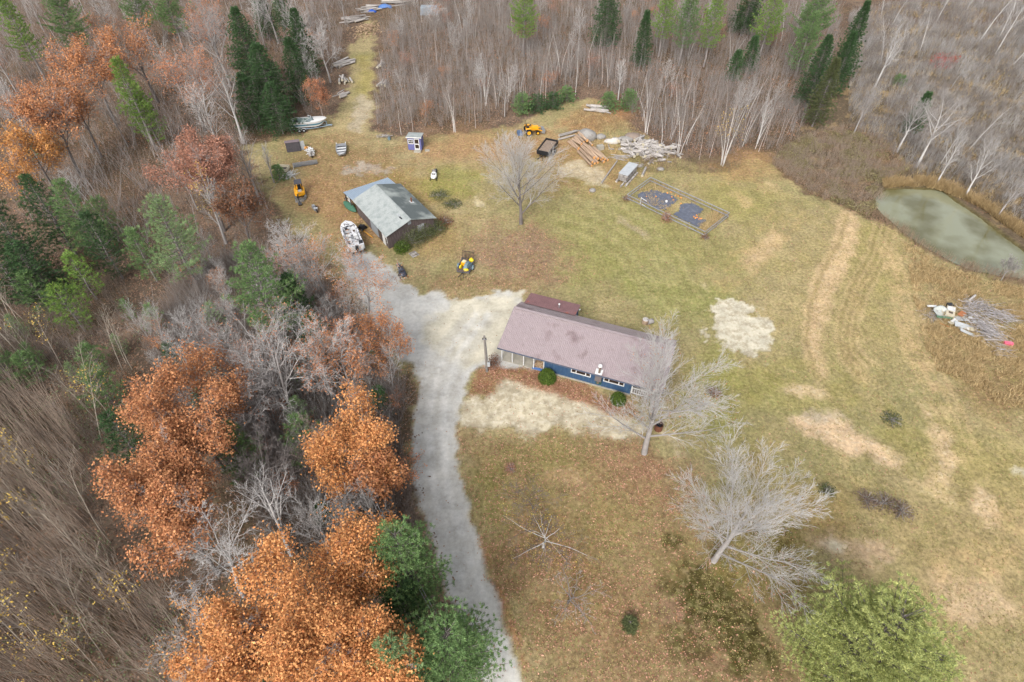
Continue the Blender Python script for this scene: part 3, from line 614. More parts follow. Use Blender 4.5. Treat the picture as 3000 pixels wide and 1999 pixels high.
q = MB().box((.7, -i0 + .08, 1.25), (.5, .06, .9)).build('window', WHITE, shack); MB().box((.7, -i0 + .115, 1.25), (.38, .02, .75)).build('pane', M_glass, q)
q = MB().box((.235, -5.4, 1.2), (.05, 1.0, 1.6)).build('window', M_lgrey, shack)
MB().box((.235, ry + .1, 2.9), (.05, .5, .5)).build('gable_vent', M_grey, shack)
q = MB().tube((4.9, -6.6, 2.4), (4.9, -6.6, 3.35), .12).build('chimney_pipe', M_rustr, shack); MB().box((4.9, -6.6, 2.68), (.6, .6, .05), rx=R(18)).build('flashing', WHITE, q)
q = MB().box((2.0, -3.15, 3.36), (.7, .16, .14), rz=.1).build('roof_vent', M_lgrey, shack)
MB().box((1.35, -3.1, 3.36), (.6, .14, .1), rz=.1).build('vent_pipe', M_black, shack)
# lean-to
lt = MB()
P0, P1, P2, P3 = (SL - .2, -.1, 2.42), (SL - .2, -SW + .5, 2.42), (13.8, -7.2, 2.0), (13.9, .1, 2.0)
P0 = (SL - .15, -.05, 2.3)
n_ = 26; ra, rb = [], []
for i in range(n_ * 4 + 1):
    t = i / (n_ * 4); h = .03 if i % 4 == 0 else 0
    ra.append((P0[0], P0[1] + (P1[1] - P0[1]) * t, 2.22 + h)); rb.append((P3[0] + (P2[0] - P3[0]) * t, P3[1] + (P2[1] - P3[1]) * t, 1.98 + h))
lt.loft([ra, rb], close=False, smooth=False); lt.build('lean_to_roof', M_tin, shack)
for (x, y) in ((13.6, -.1), (13.5, -3.6), (13.4, -7.0), (11.8, -.1)): MB().box((x, y, .96), (.12, .12, 1.9)).build('post', M_darkwood, shack)
q = MB(); q.box((12.8, -.25, 1.35), (1.5, .06, .2)); q.box((12.6, -.25, .9), (1.4, .06, .22)); q.box((12.3, -.25, .45), (1.6, .06, .2)); q.build('side_boards', WHITE, shack)
def in_shack(x, y, z=0): return Matrix.Translation((SA.x, SA.y, 0)) @ Matrix.Rotation(SH, 4, 'Z') @ Vector((x, y, z))
# ================================================================ PURPLE SHED
pa, pb_ = gs(1197, 441), gs(1234, 443); PH = heading(pa, pb_) + R(2)
shed = thing('garden_shed', 'small purple garden shed with a white screen door and white window', 'shed', pa, PH)
W2, D2 = 2.25, 2.0
def sbox(name, m, *bs):
    q = MB()
    for b in bs: q.box(*b)
    return q.build(name, m, shed)
q = MB(); q.add([(0, 0, .1), (W2, 0, .1), (W2, D2, .1), (0, D2, .1), (0, 0, 2.35), (W2, 0, 2.35), (W2, D2, 2.0), (0, D2, 2.0)], [(0, 3, 2, 1), (4, 5, 6, 7), (0, 1, 5, 4), (1, 2, 6, 5), (2, 3, 7, 6), (3, 0, 4, 7)])
q.build('wall', M_purple, shed)
r_ = MB().add([(-.15, -.2, 2.4), (W2 + .15, -.2, 2.4), (W2 + .15, D2 + .2, 2.0), (-.15, D2 + .2, 2.0), (-.15, -.2, 2.5), (W2 + .15, -.2, 2.5), (W2 + .15, D2 + .2, 2.1), (-.15, D2 + .2, 2.1)], [(0, 3, 2, 1), (4, 5, 6, 7), (0, 1, 5, 4), (1, 2, 6, 5), (2, 3, 7, 6), (3, 0, 4, 7)]).build('roof', M_shingle, shed)
MB().box((W2 / 2, -.22, 2.42), (W2 + .34, .03, .16)).build('fascia', WHITE, r_)
q = sbox('window', WHITE, ((.55, -.03, 1.95), (.92, .07, .09)), ((.55, -.03, 1.25), (.92, .07, .09)), ((.13, -.03, 1.6), (.09, .06, .62)), ((.97, -.03, 1.6), (.09, .06, .62)), ((.55, -.03, 1.6), (.76, .05, .05)), ((.42, -.03, 1.6), (.03, .04, .62)), ((.68, -.03, 1.6), (.03, .04, .62)))
MB().box((.55, -.008, 1.6), (.78, .02, .64)).build('pane', M_glass, q)
q = sbox('door', WHITE, ((1.55, -.04, 2.1), (.84, .07, .12)), ((1.55, -.04, .32), (.84, .07, .16)), ((1.18, -.04, 1.22), (.1, .06, 1.66)), ((1.92, -.04, 1.22), (.1, .06, 1.66)), ((1.55, -.04, 1.2), (.66, .05, .14)))
MB().box((1.55, -.012, 1.2), (.66, .02, 1.7)).build('screen', M_glass, q); MB().box((1.86, -.09, 1.1), (.05, .04, .12)).build('handle', WHITE, q)
MB().box((1.6, -.4, .1), (1.15, .7, .2)).build('step', M_found, shed)
tag(MB().box((0, 0, .12), (.75, .45, .2), rz=.1).build('concrete_block', M_found), 'pale concrete slab lying beside the purple shed door', 'concrete slab').location = gs(1252, 443)
# ================================================================ BOATS
def hull_rings(L, Wd, hs, bow=.45, keel=.0, full=.6, nst=14):
    out = []
    for i in range(nst + 1):
        t = i / nst; wd = Wd / 2 * (1 if t < full else math.sqrt(max(0.0, 1 - ((t - full) / (1 - full)) ** 2.2)))
        wd = max(wd, .03) * (.93 + .07 * min(1, t * 4)); sh = hs + bow * max(0, t - .35) ** 2; kz = keel + (sh * .75) * max(0, (t - .72) / .28) ** 2
        out.append((t * L, wd, sh, kz))
    return out
def make_boat(root, L, Wd, hs, z0, mh, mstripe, mdeck, minner, deck_from=.58, cock_from=.08, stripe=True):
    st = hull_rings(L, Wd, hs)
    def side(zf0, zf1, o=0.0):
        q = MB()
        for s in (-1, 1):
            rings = []
            for (x, wd, sh, kz) in st:
                a = kz + (sh - kz) * zf0; b = kz + (sh - kz) * zf1
                wa = wd * (.62 + .38 * zf0 ** .5) + o; wb = wd * (.62 + .38 * zf1 ** .5) + o
                rings.append([(x + .25 * zf0 * (x / L) ** 3, s * wa, z0 + a), (x + .25 * zf1 * (x / L) ** 3, s * wb, z0 + b)])
            q.loft(rings, close=False)
        return q
    q = side(0.15, 1.0)
    for s in (-1, 1):
        q.loft([[(x, 0, z0 + kz), (x + .01, s * wd * .767, z0 + kz + (sh - kz) * .15)] for (x, wd, sh, kz) in st], close=False)
    x, wd, sh, kz = st[0]
    q.face([(0, -wd, z0 + sh), (0, -wd * .767, z0 + kz + (sh - kz) * .15), (0, 0, z0 + kz), (0, wd * .767, z0 + kz + (sh - kz) * .15), (0, wd, z0 + sh)])
    hull = q.build('hull', mh, root)
    if stripe: side(.42, .68, .012).build('stripe', mstripe, hull)
    dk = MB(); fl = MB(); e = .16 * Wd / 2 + .06
    for j in range(len(st) - 1):
        (xa, wa, sa, _), (xb, wb, sb, _) = st[j], st[j + 1]; ta, tb = xa / L, xb / L; za, zb = z0 + sa, z0 + sb
        ca, cb = .25 * ta ** 3, .25 * tb ** 3
        if ta >= deck_from or tb <= cock_from:
            crown = .12 if ta >= deck_from else .02
            for s in (-1, 1): dk.face([(xa + ca, 0, za + crown * min(1, wa)), (xb + cb, 0, zb + crown * min(1, wb)), (xb + cb, s * wb, zb), (xa + ca, s * wa, za)][::s], True)
        else:
            for s in (-1, 1):
                dk.face([(xa + ca, s * (wa - e), za + .015), (xb + cb, s * (wb - e), zb + .015), (xb + cb, s * wb, zb), (xa + ca, s * wa, za)][::s])
                fl.face([(xa, s * (wa - e), za), (xb, s * (wb - e), zb), (xb, s * (wb - e), z0 + .32 * hs), (xa, s * (wa - e), z0 + .32 * hs)][::-s])
                fl.face([(xa, 0, z0 + .32 * hs), (xb, 0, z0 + .32 * hs), (xb, s * (wb - e), z0 + .32 * hs), (xa, s * (wa - e), z0 + .32 * hs)][::s])
    jd = [s for s in st if s[0] / L >= deck_from][0]; js = [s for s in st if s[0] / L <= cock_from][-1]
    for (x, wd, sh, kz) in (jd, js): fl.face([(x, -(wd - e), z0 + .32 * hs), (x, wd - e, z0 + .32 * hs), (x, wd - e, z0 + sh + .01), (x, -(wd - e), z0 + sh + .01)])
    dk.build('deck', mdeck, root); fl.build('cockpit', minner, root)
    return st
def wheel(parent, p, r=.32, wd=.2, rim=WHITE, fender=None, name='wheel'):
    q = MB().tube((p[0], p[1] - wd / 2, p[2]), (p[0], p[1] + wd / 2, p[2]), r, n=14).build(name, M_tire, parent)
    MB().tube((p[0], p[1] - wd / 2 - .01, p[2]), (p[0], p[1] + wd / 2 + .01, p[2]), r * .55, n=10).build('rim', rim, q)
    if fender:
        s = MB(); rings = [[(p[0] + (r + .09) * math.cos(t), p[1] + k * wd * .62, p[2] + (r + .09) * math.sin(t)) for k in (-1, 1)] for t in [math.pi * i / 8 for i in range(9)]]
        s.loft(rings, close=False); s.build('fender', fender, parent)
def boat_trailer(name, label, loc, rz, L, Wd, wheels, mf=M_steel):
    t = thing(name, label, 'boat trailer', loc, rz)
    q = MB(); w2 = Wd * .36
    for s in (-1, 1):
        q.box((L * .3, s * w2, .48), (L * .72, .08, .12)); q.add([(L * .66, s * w2 - .04, .44), (L * .66, s * w2 + .04, .44), (L + 1.3, .04, .44), (L + 1.3, -.04, .44), (L * .66, s * w2 - .04, .54), (L * .66, s * w2 + .04, .54), (L + 1.3, .04, .54), (L + 1.3, -.04, .54)], [(0, 3, 2, 1), (4, 5, 6, 7), (0, 1, 5, 4), (1, 2, 6, 5), (2, 3, 7, 6), (3, 0, 4, 7)])
    for x in (0, L * .3, L * .6): q.box((x, 0, .45), (.09, w2 * 2, .08))
    q.build('frame', mf, t)
    q = MB().box((L + .35, 0, .85), (.09, .09, .75)).box((L + .22, 0, 1.2), (.3, .14, .12)); q.build('winch_post', mf, t)
    MB().tube((L + 1.1, .12, 0), (L + 1.1, .12, .6), .04).build('jockey_wheel', M_steel, t)
    for x in wheels:
        for s in (-1, 1): wheel(t, (x, s * (Wd / 2 - .02), .31), .31, .2, M_lgrey, WHITE)
    return t
# old cabin cruiser by the wood edge: stern left, bow right
a, b = gd(667, 303), gd(741, 300); hd = heading(a, b) + R(4)
loc = gd(672, 302) + Vector((0, .4, 0))
boat_trailer('boat_trailer', 'tandem axle galvanised trailer under the teal striped boat', loc, hd, 5.6, 2.2, (1.3, 2.05), Ms('trailer_galv', 150, 170, 186, rough=.5))
bt = thing('motor_boat', 'old white motor boat with teal stripe on a trailer by the dark firs', 'boat', loc, hd)
make_boat(bt, 5.9, 2.2, 1.05, .62, M_hullw, M_hullt, M_hullw, Ms('boat_seats', 150, 168, 164), .56, .12)
q = MB(); zz = 1.72
for s in (-1, 1): q.add([(3.0, s * .95, zz), (3.9, s * .35, zz + .05), (3.55, s * .32, zz + .45), (2.85, s * .82, zz + .38)], [(0, 1, 2, 3)])
q.add([(3.9, -.35, zz + .05), (3.9, .35, zz + .05), (3.55, .32, zz + .45), (3.55, -.32, zz + .45)], [(0, 1, 2, 3)]); q.build('windscreen', Ms('boat_glass', 130, 144, 146, rough=.15), bt)
q = MB(); q.path([(2.85, -.83, zz + .4), (3.55, -.33, zz + .47), (3.55, .33, zz + .47), (2.85, .83, zz + .4)], .03); q.path([(2.9, .98, zz), (.7, .98, zz + .05)], .035); q.build('rail', WHITE, bt)
for (x, y) in ((2.3, .45), (2.2, -.45)): MB().box((x, y, 1.2), (.45, .5, .3)).box((x - .2, y, 1.5), (.12, .5, .5)).build('seat', Ms('boat_seat', 196, 208, 204), bt)
MB().box((.75, 0, 1.25), (.6, 1.5, .35)).build('engine_cover', M_black, bt)
MB().box((3.75, -.3, 1.79), (.55, .4, .04)).build('hatch', M_black, bt)
MB().box((2.9, -1.12, 1.32), (.3, .03, .09)).build('side_vent', M_black, bt)
MB().box((-.15, 0, .95), (.3, 1.2, .5)).build('swim_platform', M_hullw, bt)
# open aluminium rowing boat
a, b = gs(1001, 428, .5), gs(1002, 466, .5); hd = heading(a, b)
jb = thing('rowing_boat', 'open aluminium rowing boat with bench seats lying in the brown grass', 'boat', gs(1001, 430), hd)
st = hull_rings(3.9, 1.75, .62, .35, 0, .5); q = MB()
for s in (-1, 1):
    q.loft([[(x, 0, .02 + kz), (x, s * wd * .8, .06 + kz), (x, s * wd, .02 + sh), (x, s * (wd - .05), .03 + sh), (x, s * max(wd * .78 - .04, .01), .1 + kz), (x, 0, .07 + kz)] for (x, wd, sh, kz) in st], close=False)
q.face([(0.02, -.8, .6), (0.02, -.66, .04), (0.02, .66, .04), (0.02, .8, .6)]); q.build('hull', M_alu, jb)
for x in (.35, 1.25, 2.15, 3.0):
    wd = np.interp(x, [s[0] for s in st], [s[1] for s in st]); MB().box((x, 0, .42), (.3, 2 * wd * .93, .05)).build('seat', WHITE if x > .4 else M_alu, jb)
for s in (-1, 1): MB().box((.06, s * .76, .72), (.22, .12, .12)).build('stern_corner', WHITE, jb)
# leaf littered white boat beside the shack
a, b = gs(1052, 746, .9), gs(1016, 664, .9); hd = heading(a, b); loc = gs(1050, 748)
boat_trailer('boat_trailer', 'single axle trailer under the white fishing boat beside the shack', loc, hd, 5.4, 2.2, (1.1,), M_black)
wb = thing('motor_boat', 'white fishing boat strewn with dead leaves beside the grey shack', 'boat', loc, hd)
make_boat(wb, 5.9, 2.3, .95, .58, M_hullw, M_hullt, M_deckleaf, M_deckleaf, .72, .1, stripe=False)
MB().box((2.75, .45, 1.3), (.5, .6, .6)).build('console', WHITE, wb); MB().box((3.05, .45, 1.68), (.05, .6, .3), ry=-.4).build('windscreen', M_glass, wb)
MB().box((2.75, -.5, 1.22), (.5, .5, .45)).build('console', WHITE, wb)
for y in (.45, -.5): MB().box((1.95, y, 1.1), (.45, .45, .3)).box((1.75, y, 1.4), (.1, .45, .45)).build('seat', M_deckleaf, wb)
MB().box((4.3, .35, 1.58), (.6, .35, .04), rz=.1).build('hatch', M_black, wb); MB().box((3.6, -.55, 1.5), (.4, .3, .05)).build('hatch', M_darkwood, wb)
q = MB(); q.path([(.8, -1.05, 1.55), (.8, -1.05, 1.9), (2.6, -1.05, 1.85)], .03); q.path([(.9, 1.05, 1.6), (2.7, 1.05, 1.85)], .03); q.path([(.9, -.9, 1.52), (2.5, .7, 1.62)], .03); q.build('rail', M_black, wb)
MB().box((.55, -.75, 1.65), (.4, .5, .25)).build('dark_bag', M_black, wb)
q = MB().box((-.2, 0, 1.45), (.5, .42, .55), taper=.7).build('outboard_motor', M_black, wb); MB().box((-.2, 0, .85), (.2, .14, .8)).build('motor_leg', M_black, q)
# green canoe leaning by the lean-to
c0, c1 = gs(1005, 589, .6), gs(1043, 623, .35); ch_ = heading(c0, c1); cl = (c1 - c0).length
cn = thing('canoe', 'green canoe propped on its side against the shack lean-to', 'canoe', (c0.x, c0.y, 0), ch_)
q = MB()
def crings(o, zo):
    rg = []
    for i in range(15):
        t = i / 14; wd = .48 * math.sin(math.pi * min(max(t, .0), 1)) ** .6 + .01 - o
        wd = max(wd, .005); ring = []
        for j in range(9):
            an = math.pi * j / 8; y, z = -wd * math.cos(an), -.36 * math.sin(an) * (wd / .48) ** .5 + .12 * abs(2 * t - 1) ** 3
            ring.append((t * cl, y * .75 + z * .66, .5 + -z * .3 + y * .66 + zo))
        rg.append(ring)
    return rg
q.loft(crings(0, 0), close=False); q.build('hull', M_green, cn)
q = MB(); rg = crings(0, .012); q.path([r[0] for r in rg], .025, 5); q.path([r[-1] for r in rg], .025, 5); q.build('gunwale', Ms('dark_green', 50, 86, 70), cn)
# ================================================================ EXCAVATOR
ex = thing('excavator', 'yellow and black mini excavator standing on brown leaves at the wood edge', 'excavator', gs(881, 574), R(-72))
Mtr = Ms('track_grey', 120, 118, 112)
for s in (-1, 1):
    q = MB(); pts = []
    for (cx_, a0) in ((.85, -90), (-.85, 90)):
        for k in range(7): t = R(a0 + k * 30); pts.append((cx_ + .24 * math.cos(t), .25 + .24 * math.sin(t)))
    q.loft([[(x, s * .72 - .16, z) for x, z in pts], [(x, s * .72 + .16, z) for x, z in pts]], smooth=False, capa=True, capb=True); tk = q.build('track', Mtr, ex)
    q = MB()
    for x in (-.85, 0, .85): q.tube((x, s * .89, .25), (x, s * .9, .25), .17)
    q.build('roller', M_black, tk)
MB().box((0, 0, .35), (.9, 1.2, .25)).build('undercarriage', M_black, ex)
bd = MB(); prof = [(-1.0, -.35), (-.85, -.75), (-.2, -.8), (.75, -.75), (.95, -.4), (.95, .4), (.75, .75), (-.2, .8), (-.85, .75), (-1.0, .35)]
bd.loft([[(x, y, .55) for x, y in prof], [(x, y, .9) for x, y in prof], [(x * .93, y * .95, 1.02) for x, y in prof]], capa=True, capb=True); bd.build('body', M_yellow, ex)
MB().box((-.75, 0, 1.15), (.55, 1.3, .5), taper=.8).build('engine_hood', M_yellow, ex)
MB().box((-.1, .1, 1.2), (.55, .5, .3)).box((-.32, .1, 1.5), (.12, .5, .5)).build('seat', M_black, ex)
q = MB()
for (x, y) in ((.45, -.35), (.45, .55), (-.6, -.35), (-.6, .55)): q.box((x, y, 1.65), (.07, .07, 1.4))
q.box((.42, .1, 1.35), (.05, .85, .08)); q.build('canopy_frame', M_black, ex)
MB().box((-.08, .1, 2.38), (1.3, 1.05, .08)).build('canopy_roof', Ms('canopy_grey', 84, 84, 92), ex)
MB().box((.5, .1, 1.15), (.1, .5, .35)).build('control_panel', M_lgrey, ex)
def beam(q, a, b, w_, h): 
    a, b = Vector(a), Vector(b); d = b - a; L_ = d.length; an = math.atan2(-d.z, d.x); q.box((a + b) / 2, (L_, w_, h), ry=an); return q
q = beam(MB(), (.9, -.25, .8), (1.7, -.25, 2.0), .18, .26); beam(q, (1.65, -.25, 1.98), (2.5, -.25, 1.75), .17, .22); q.build('boom', M_yellow, ex)
beam(MB(), (2.45, -.25, 1.85), (2.75, -.25, .6), .15, .18).build('arm', M_black, ex)
beam(MB(), (1.0, -.25, 1.0), (1.9, -.25, 1.7), .07, .08).build('cylinder', M_steel, ex)
q = MB(); ring = [(2.75, .62), (2.95, .3), (2.8, .05), (2.45, .0), (2.4, .18), (2.62, .25)]
q.loft([[(x, -.5, z) for x, z in ring], [(x, 0.02, z) for x, z in ring]], smooth=False, capa=True, capb=True); q.build('bucket', M_black, ex)
q = MB().box((1.45, 0, .28), (.1, 1.5, .4)); q.box((1.2, .4, .3), (.5, .08, .1)); q.box((1.2, -.4, .3), (.5, .08, .1)); q.build('dozer_blade', Mtr, ex)
# stone slabs beside its bucket
# ================================================================ SNOWMOBILES
def snowmobile(label, loc, rz, mh, ms):
    t = thing('snowmobile', label, 'snowmobile', loc, rz)
    MB().box((-.55, 0, .28), (1.7, .42, .3)).build('track', M_tire, t)
    q = MB(); q.loft([[(-1.45, y, z) for y, z in ((-.2, .45), (-.2, .5), (.2, .5), (.2, .45))], [(-.1, y, z) for y, z in ((-.24, .45), (-.24, .55), (.24, .55), (.24, .45))]], smooth=False, capa=True, capb=True); q.build('tunnel', ms, t)
    q = MB(); q.loft([[(x, y * w_, .52 + z * h) for y, z in ((-.5, 0), (-.45, .8), (0, 1), (.45, .8), (.5, 0))] for x, w_, h in ((-1.1, .3, .16), (-.6, .36, .26), (-.1, .34, .3), (.15, .3, .36))], capa=True, capb=True); q.build('seat', M_black, t)
    q = MB(); q.loft([[(x, y * w_, .32 + z * h) for y, z in ((-.5, 0), (-.48, .5), (-.3, .9), (0, 1), (.3, .9), (.48, .5), (.5, 0))] for x, w_, h in ((.05, .7, .62), (.35, .92, .66), (.75, .95, .52), (1.1, .8, .34), (1.35, .4, .14))], capa=True, capb=True); hd_ = q.build('hood', mh, t)
    q = MB(); q.loft([[(.3 + .0 * abs(y), y, .95) for y in (-.3, -.15, 0, .15, .3)], [(.08 - .15 * abs(y), y * 1.1, 1.2) for y in (-.3, -.15, 0, .15, .3)]], close=False); q.build('windshield', M_glass, hd_)
    MB().box((.78, .0, .83), (.2, .5, .05), ry=.3).build('headlight', M_glass, hd_)
    q = MB().path([(.0, -.36, 1.0), (.08, -.15, 1.05), (.08, .15, 1.05), (.0, .36, 1.0)], .025); q.build('handlebar', M_black, t)
    for s in (-1, 1):
        q = MB(); q.loft([[(x, s * .5 + y, z) for y, z in ((-.07, zz_), (-.07, zz_ + .04), (.07, zz_ + .04), (.07, zz_))] for x, zz_ in ((.3, .03), (1.2, .03), (1.5, .12), (1.62, .25))], smooth=False, capa=True, capb=True)
        q.path([(.75, s * .5, .08), (.75, s * .3, .45)], .03); q.build('ski', M_black, t)
    return t
a, b = gs(1164, 777), gs(1188, 822)
snowmobile('black snowmobile parked at the edge of the gravel drive', (a + b) / 2, heading(a, b), Ms('black_hood', 70, 74, 88, rough=.35, var=.3), M_steel)
a, b = gs(1277, 505), gs(1270, 528)
snowmobile('white hooded snowmobile standing alone on the lawn behind the shack', (a + b) / 2, heading(a, b), WHITE, M_black)
# ================================================================ UTILITY TRAILER AND GRINDER
o_ = gs(1357, 806); ut = thing('utility_trailer', 'small utility trailer with a raised mesh ramp, loaded with yellow machines', 'trailer', o_, R(78))
q = MB()
for s in (-1, 1): q.box((1.35, s * .82, .75), (2.7, .06, .06)); q.box((1.35, s * .82, .45), (2.7, .06, .1)); [q.box((x, s * .82, .6), (.05, .05, .3)) for x in (0, .9, 1.8, 2.7)]
q.box((0, 0, .45), (.08, 1.64, .1)); q.box((2.7, 0, .45), (.08, 1.64, .1)); q.box((0, 0, .75), (.06, 1.64, .06)); q.build('frame', Ms('trailer_frame', 104, 104, 114), ut)
MB().box((1.35, 0, .48), (2.6, 1.55, .04)).build('floor', Ms('plank_floor', 124, 100, 82, var=.25), ut)
q = MB()
for z in (.5, 1.75): q.box((2.78, 0, z), (.05, 1.6, .05))
for i in range(9): q.box((2.78, -.78 + i * .195, 1.12), (.035, .035 if i % 2 else .05, 1.25))
q.build('ramp', M_black, ut)
for s in (-1, 1): wheel(ut, (1.35, s * 1.0, .3), .3, .18, WHITE, M_paleblue)
q = MB().box((-.55, .18, .42), (1.2, .07, .07), rz=R(-20)); q.box((-.55, -.18, .42), (1.2, .07, .07), rz=R(20)); q.tube((-1.1, 0, .45), (-1.1, 0, 0), .04); q.build('drawbar', M_black, ut)
def on_trailer(x, y, z): return Matrix.Translation(o_) @ Matrix.Rotation(R(78), 4, 'Z') @ Vector((x, y, z))
gr = thing('stump_grinder', 'yellow engine machine with grey guard on the trailer by the snowmobile', 'grinder', on_trailer(1.1, -.1, .5), R(60))
MB().box((.1, .3, .45), (.6, .7, .5), taper=.9).build('engine', M_yellow, gr); MB().box((.1, .3, .74), (.45, .5, .1)).build('fuel_tank', Ms('cream', 244, 226, 180), gr)
q = MB(); q.loft([[(x, -.5, z), (x, -.1, z + .1)] for x, z in ((-.8, .2), (-.5, .6), (0, .85), (.5, .6), (.8, .2))], close=False); q.box((0, -.35, .3), (1.2, .5, .4)); q.build('guard', M_paleblue, gr)
MB().tube((-.6, .3, .3), (-.6, .45, .3), .28, n=12).build('pulley', M_lemon, gr); MB().path([(.3, .5, .6), (.7, .7, 1.1), (.75, .3, 1.12)], .035).build('handle', M_black, gr)
tag(MB().ball((0, 0, .25), .34, squash=(1, .9, .85)).tube((0, 0, .45), (0, 0, .6), .12).build('yellow_drum', M_lemon), 'round bright yellow drum at the ramp end of the trailer', 'drum').location = on_trailer(2.3, -.55, .5)
tag(MB().ball((0, 0, .2), .3, squash=(1.2, .9, .7)).box((0, .2, .2), (.3, .3, .3)).build('yellow_bucket', M_lemon), 'flattened bright yellow tub at the drawbar end of the trailer', 'tub').location = on_trailer(.25, -.35, .5)
# ================================================================ DUMP TRAILER
a, b = gs(1590, 466), gs(1620, 426); dh = heading(a, b)
dt = thing('dump_trailer', 'black dump trailer with high sides standing behind the big bare lawn tree', 'trailer', a, dh)
q = MB(); L3, W3 = 4.3, 2.1
for s in (-1, 1): q.box((L3 / 2, s * W3 / 2, 1.1), (L3, .08, .65)); [q.box((x, s * (W3 / 2 + .06), 1.1), (.08, .08, .7)) for x in (0.1, .9, 1.7, 2.5, 3.3, 4.2)]
q.box((0, 0, 1.1), (.08, W3, .65)); q.box((L3, 0, 1.1), (.08, W3, .65)); q.box((L3 / 2, 0, .74), (L3, W3, .1)); q.build('box', M_black, dt)
MB().box((L3 / 2, 0, 1.1), (L3 - .15, W3 - .15, .05)).build('load', Ms('dirt_load', 150, 132, 116, var=.2), dt)
q = MB().box((L3 / 2, .5, .55), (L3, .1, .18)); q.box((L3 / 2, -.5, .55), (L3, .1, .18)); q.build('chassis', M_black, dt)
q = MB().box((-.7, .25, .55), (1.4, .09, .14), rz=R(-18)); q.box((-.7, -.25, .55), (1.4, .09, .14), rz=R(18)); q.build('drawbar', M_black, dt)
for x in (1.8, 2.6):
    for s in (-1, 1): wheel(dt, (x, s * 1.2, .36), .36, .22, M_lgrey)
# ================================================================ YELLOW TRACTOR behind the bare tree
o_ = gs(1550, 392); tr = thing('compact_tractor', 'yellow tractor half hidden behind the bare tree on the lawn', 'tractor', o_, R(10))
MB().box((.9, 0, 1.0), (1.5, .7, .6), taper=.85).build('hood', M_yellow, tr); MB().box((-.1, 0, .9), (.9, 1.2, .3)).build('deck', M_yellow, tr)
for s in (-1, 1):
    wheel(tr, (-.2, s * .85, .6), .6, .35, M_yellow); wheel(tr, (1.4, s * .75, .38), .38, .25, M_yellow); MB().box((-.25, s * .72, 1.28), (1.0, .35, .1), taper=.8).build('mudguard', M_yellow, tr)
    MB().box((-.65, s * .5, 1.7), (.07, .07, 1.2)).build('roll_bar', M_black, tr)
MB().box((-.25, 0, 1.25), (.45, .5, .2)).box((-.45, 0, 1.5), (.1, .5, .4)).build('seat', M_black, tr); MB().tube((.4, 0, 1.2), (.2, 0, 1.55), .03).tube((.2, 0, 1.55), (.18, 0, 1.58), .2).build('steering_wheel', M_black, tr)
q = MB(); q.box((2.4, 0, .5), (.5, 1.7, .5), ry=.3); q.build('loader_bucket', M_steel, tr); q = MB()
for s in (-1, 1): beam(q, (.5, s * .55, 1.3), (2.2, s * .55, .6), .1, .14)
q.build('loader_arm', M_yellow, tr)
q = MB().box((-1.7, -.2, .45), (.9, 1.3, .5), taper=.8).build('mower_attachment', Ms('blue_grey', 90, 110, 140), tr)
# ================================================================ LOGS
lcache = {}
def log_thing(a, b, r, z, label, group=None, kind='new', name='log', r2=None, parent=None):
    a, b = Vector((a[0], a[1], 0)), Vector((b[0], b[1], 0)); L_ = (b - a).length; r2 = r2 or r * .88
    t = thing(name, label, 'log', (a.x, a.y, z), heading(a, b), group)
    key = kind
    if key not in lcache:
        mb = MB(); n = 10; rg = []; rr_ = random.Random(len(lcache))
        for i in range(7):
            x = i / 6; rg.append([(x, math.cos(2 * math.pi * k / n) * (1 - .1 * x) * (1 + rr_.uniform(-.04, .04)), 1 + math.sin(2 * math.pi * k / n) * (1 - .1 * x) * (1 + rr_.uniform(-.04, .04))) for k in range(n)])
        mb.loft(rg); bk = mb.build('bark', M_bark if kind == 'new' else M_woodpale)
        ce = MB(); ce.face(rg[0]); ce.face([(1.002, y, z_) for _, y, z_ in rg[-1]][::-1]); ce.face([(-.002, y, z_) for _, y, z_ in rg[0]]); cc = ce.build('cut_end', M_cut if kind == 'new' else M_tan)
        lcache[key] = (bk, cc); bk.parent = t; cc.parent = t; u = (bk, cc)
    else:
        u = tuple(x.copy() for x in lcache[key]); [col.objects.link(x) for x in u]
        for x in u: x.parent = t
    t.scale = (L_, r, r)
    return t
# fresh pine logs: lower-right stack, cut ends facing the camera
def gz(u, v, z): q = gs(u, v, z); return (q.x, q.y)
def cs(x, y): return 1600 + x / 5.348, 350 + y / 5.348      # crop frame -> photo frame
fresh = [((525, 480), (725, 695), 0, .2), ((495, 515), (712, 745), 0, .17), ((560, 450), (760, 710), 0, .18), ((600, 500), (808, 700), 0, .2), ((700, 500), (905, 690), 0, .2), ((760, 470), (965, 660), 0, .18),
         ((560, 445), (752, 625), .38, .23), ((620, 445), (810, 640), .38, .22), ((670, 440), (862, 650), .36, .2), ((585, 400), (885, 632), .7, .2), ((730, 460), (920, 645), .38, .17)]
wordz = ['lowest pine log on the left of the fresh stack', 'thin pine log rolled out left of the fresh stack', 'pine log low in the middle of the fresh stack', 'pine log low right of middle in the fresh stack', 'pine log low at the right of the fresh stack', 'outermost pine log on the right of the fresh stack',
         'thick pine log with a big orange end, top left of the fresh stack', 'thick pine log in the second row of the fresh stack', 'pine log in the second row near the dark gap', 'longest pine log lying on top of the fresh stack', 'slim pine log in the second row at the right']
for (p, q_, z, r), lb in zip(fresh, wordz):
    r *= 1.25
    log_thing(gz(*cs(*p), z), gz(*cs(*q_), z), r, z, lb, 'fresh pine logs stacked beside the dirt patch')
back = [((350, 365), (500, 495), 0, .17), ((385, 345), (508, 470), .3, .17), ((415, 325), (550, 420), .3, .18), ((450, 295), (555, 400), .5, .17), ((475, 272), (590, 375), .5, .18), ((515, 235), (640, 360), .7, .22), ((640, 330), (720, 420), .3, .15)]
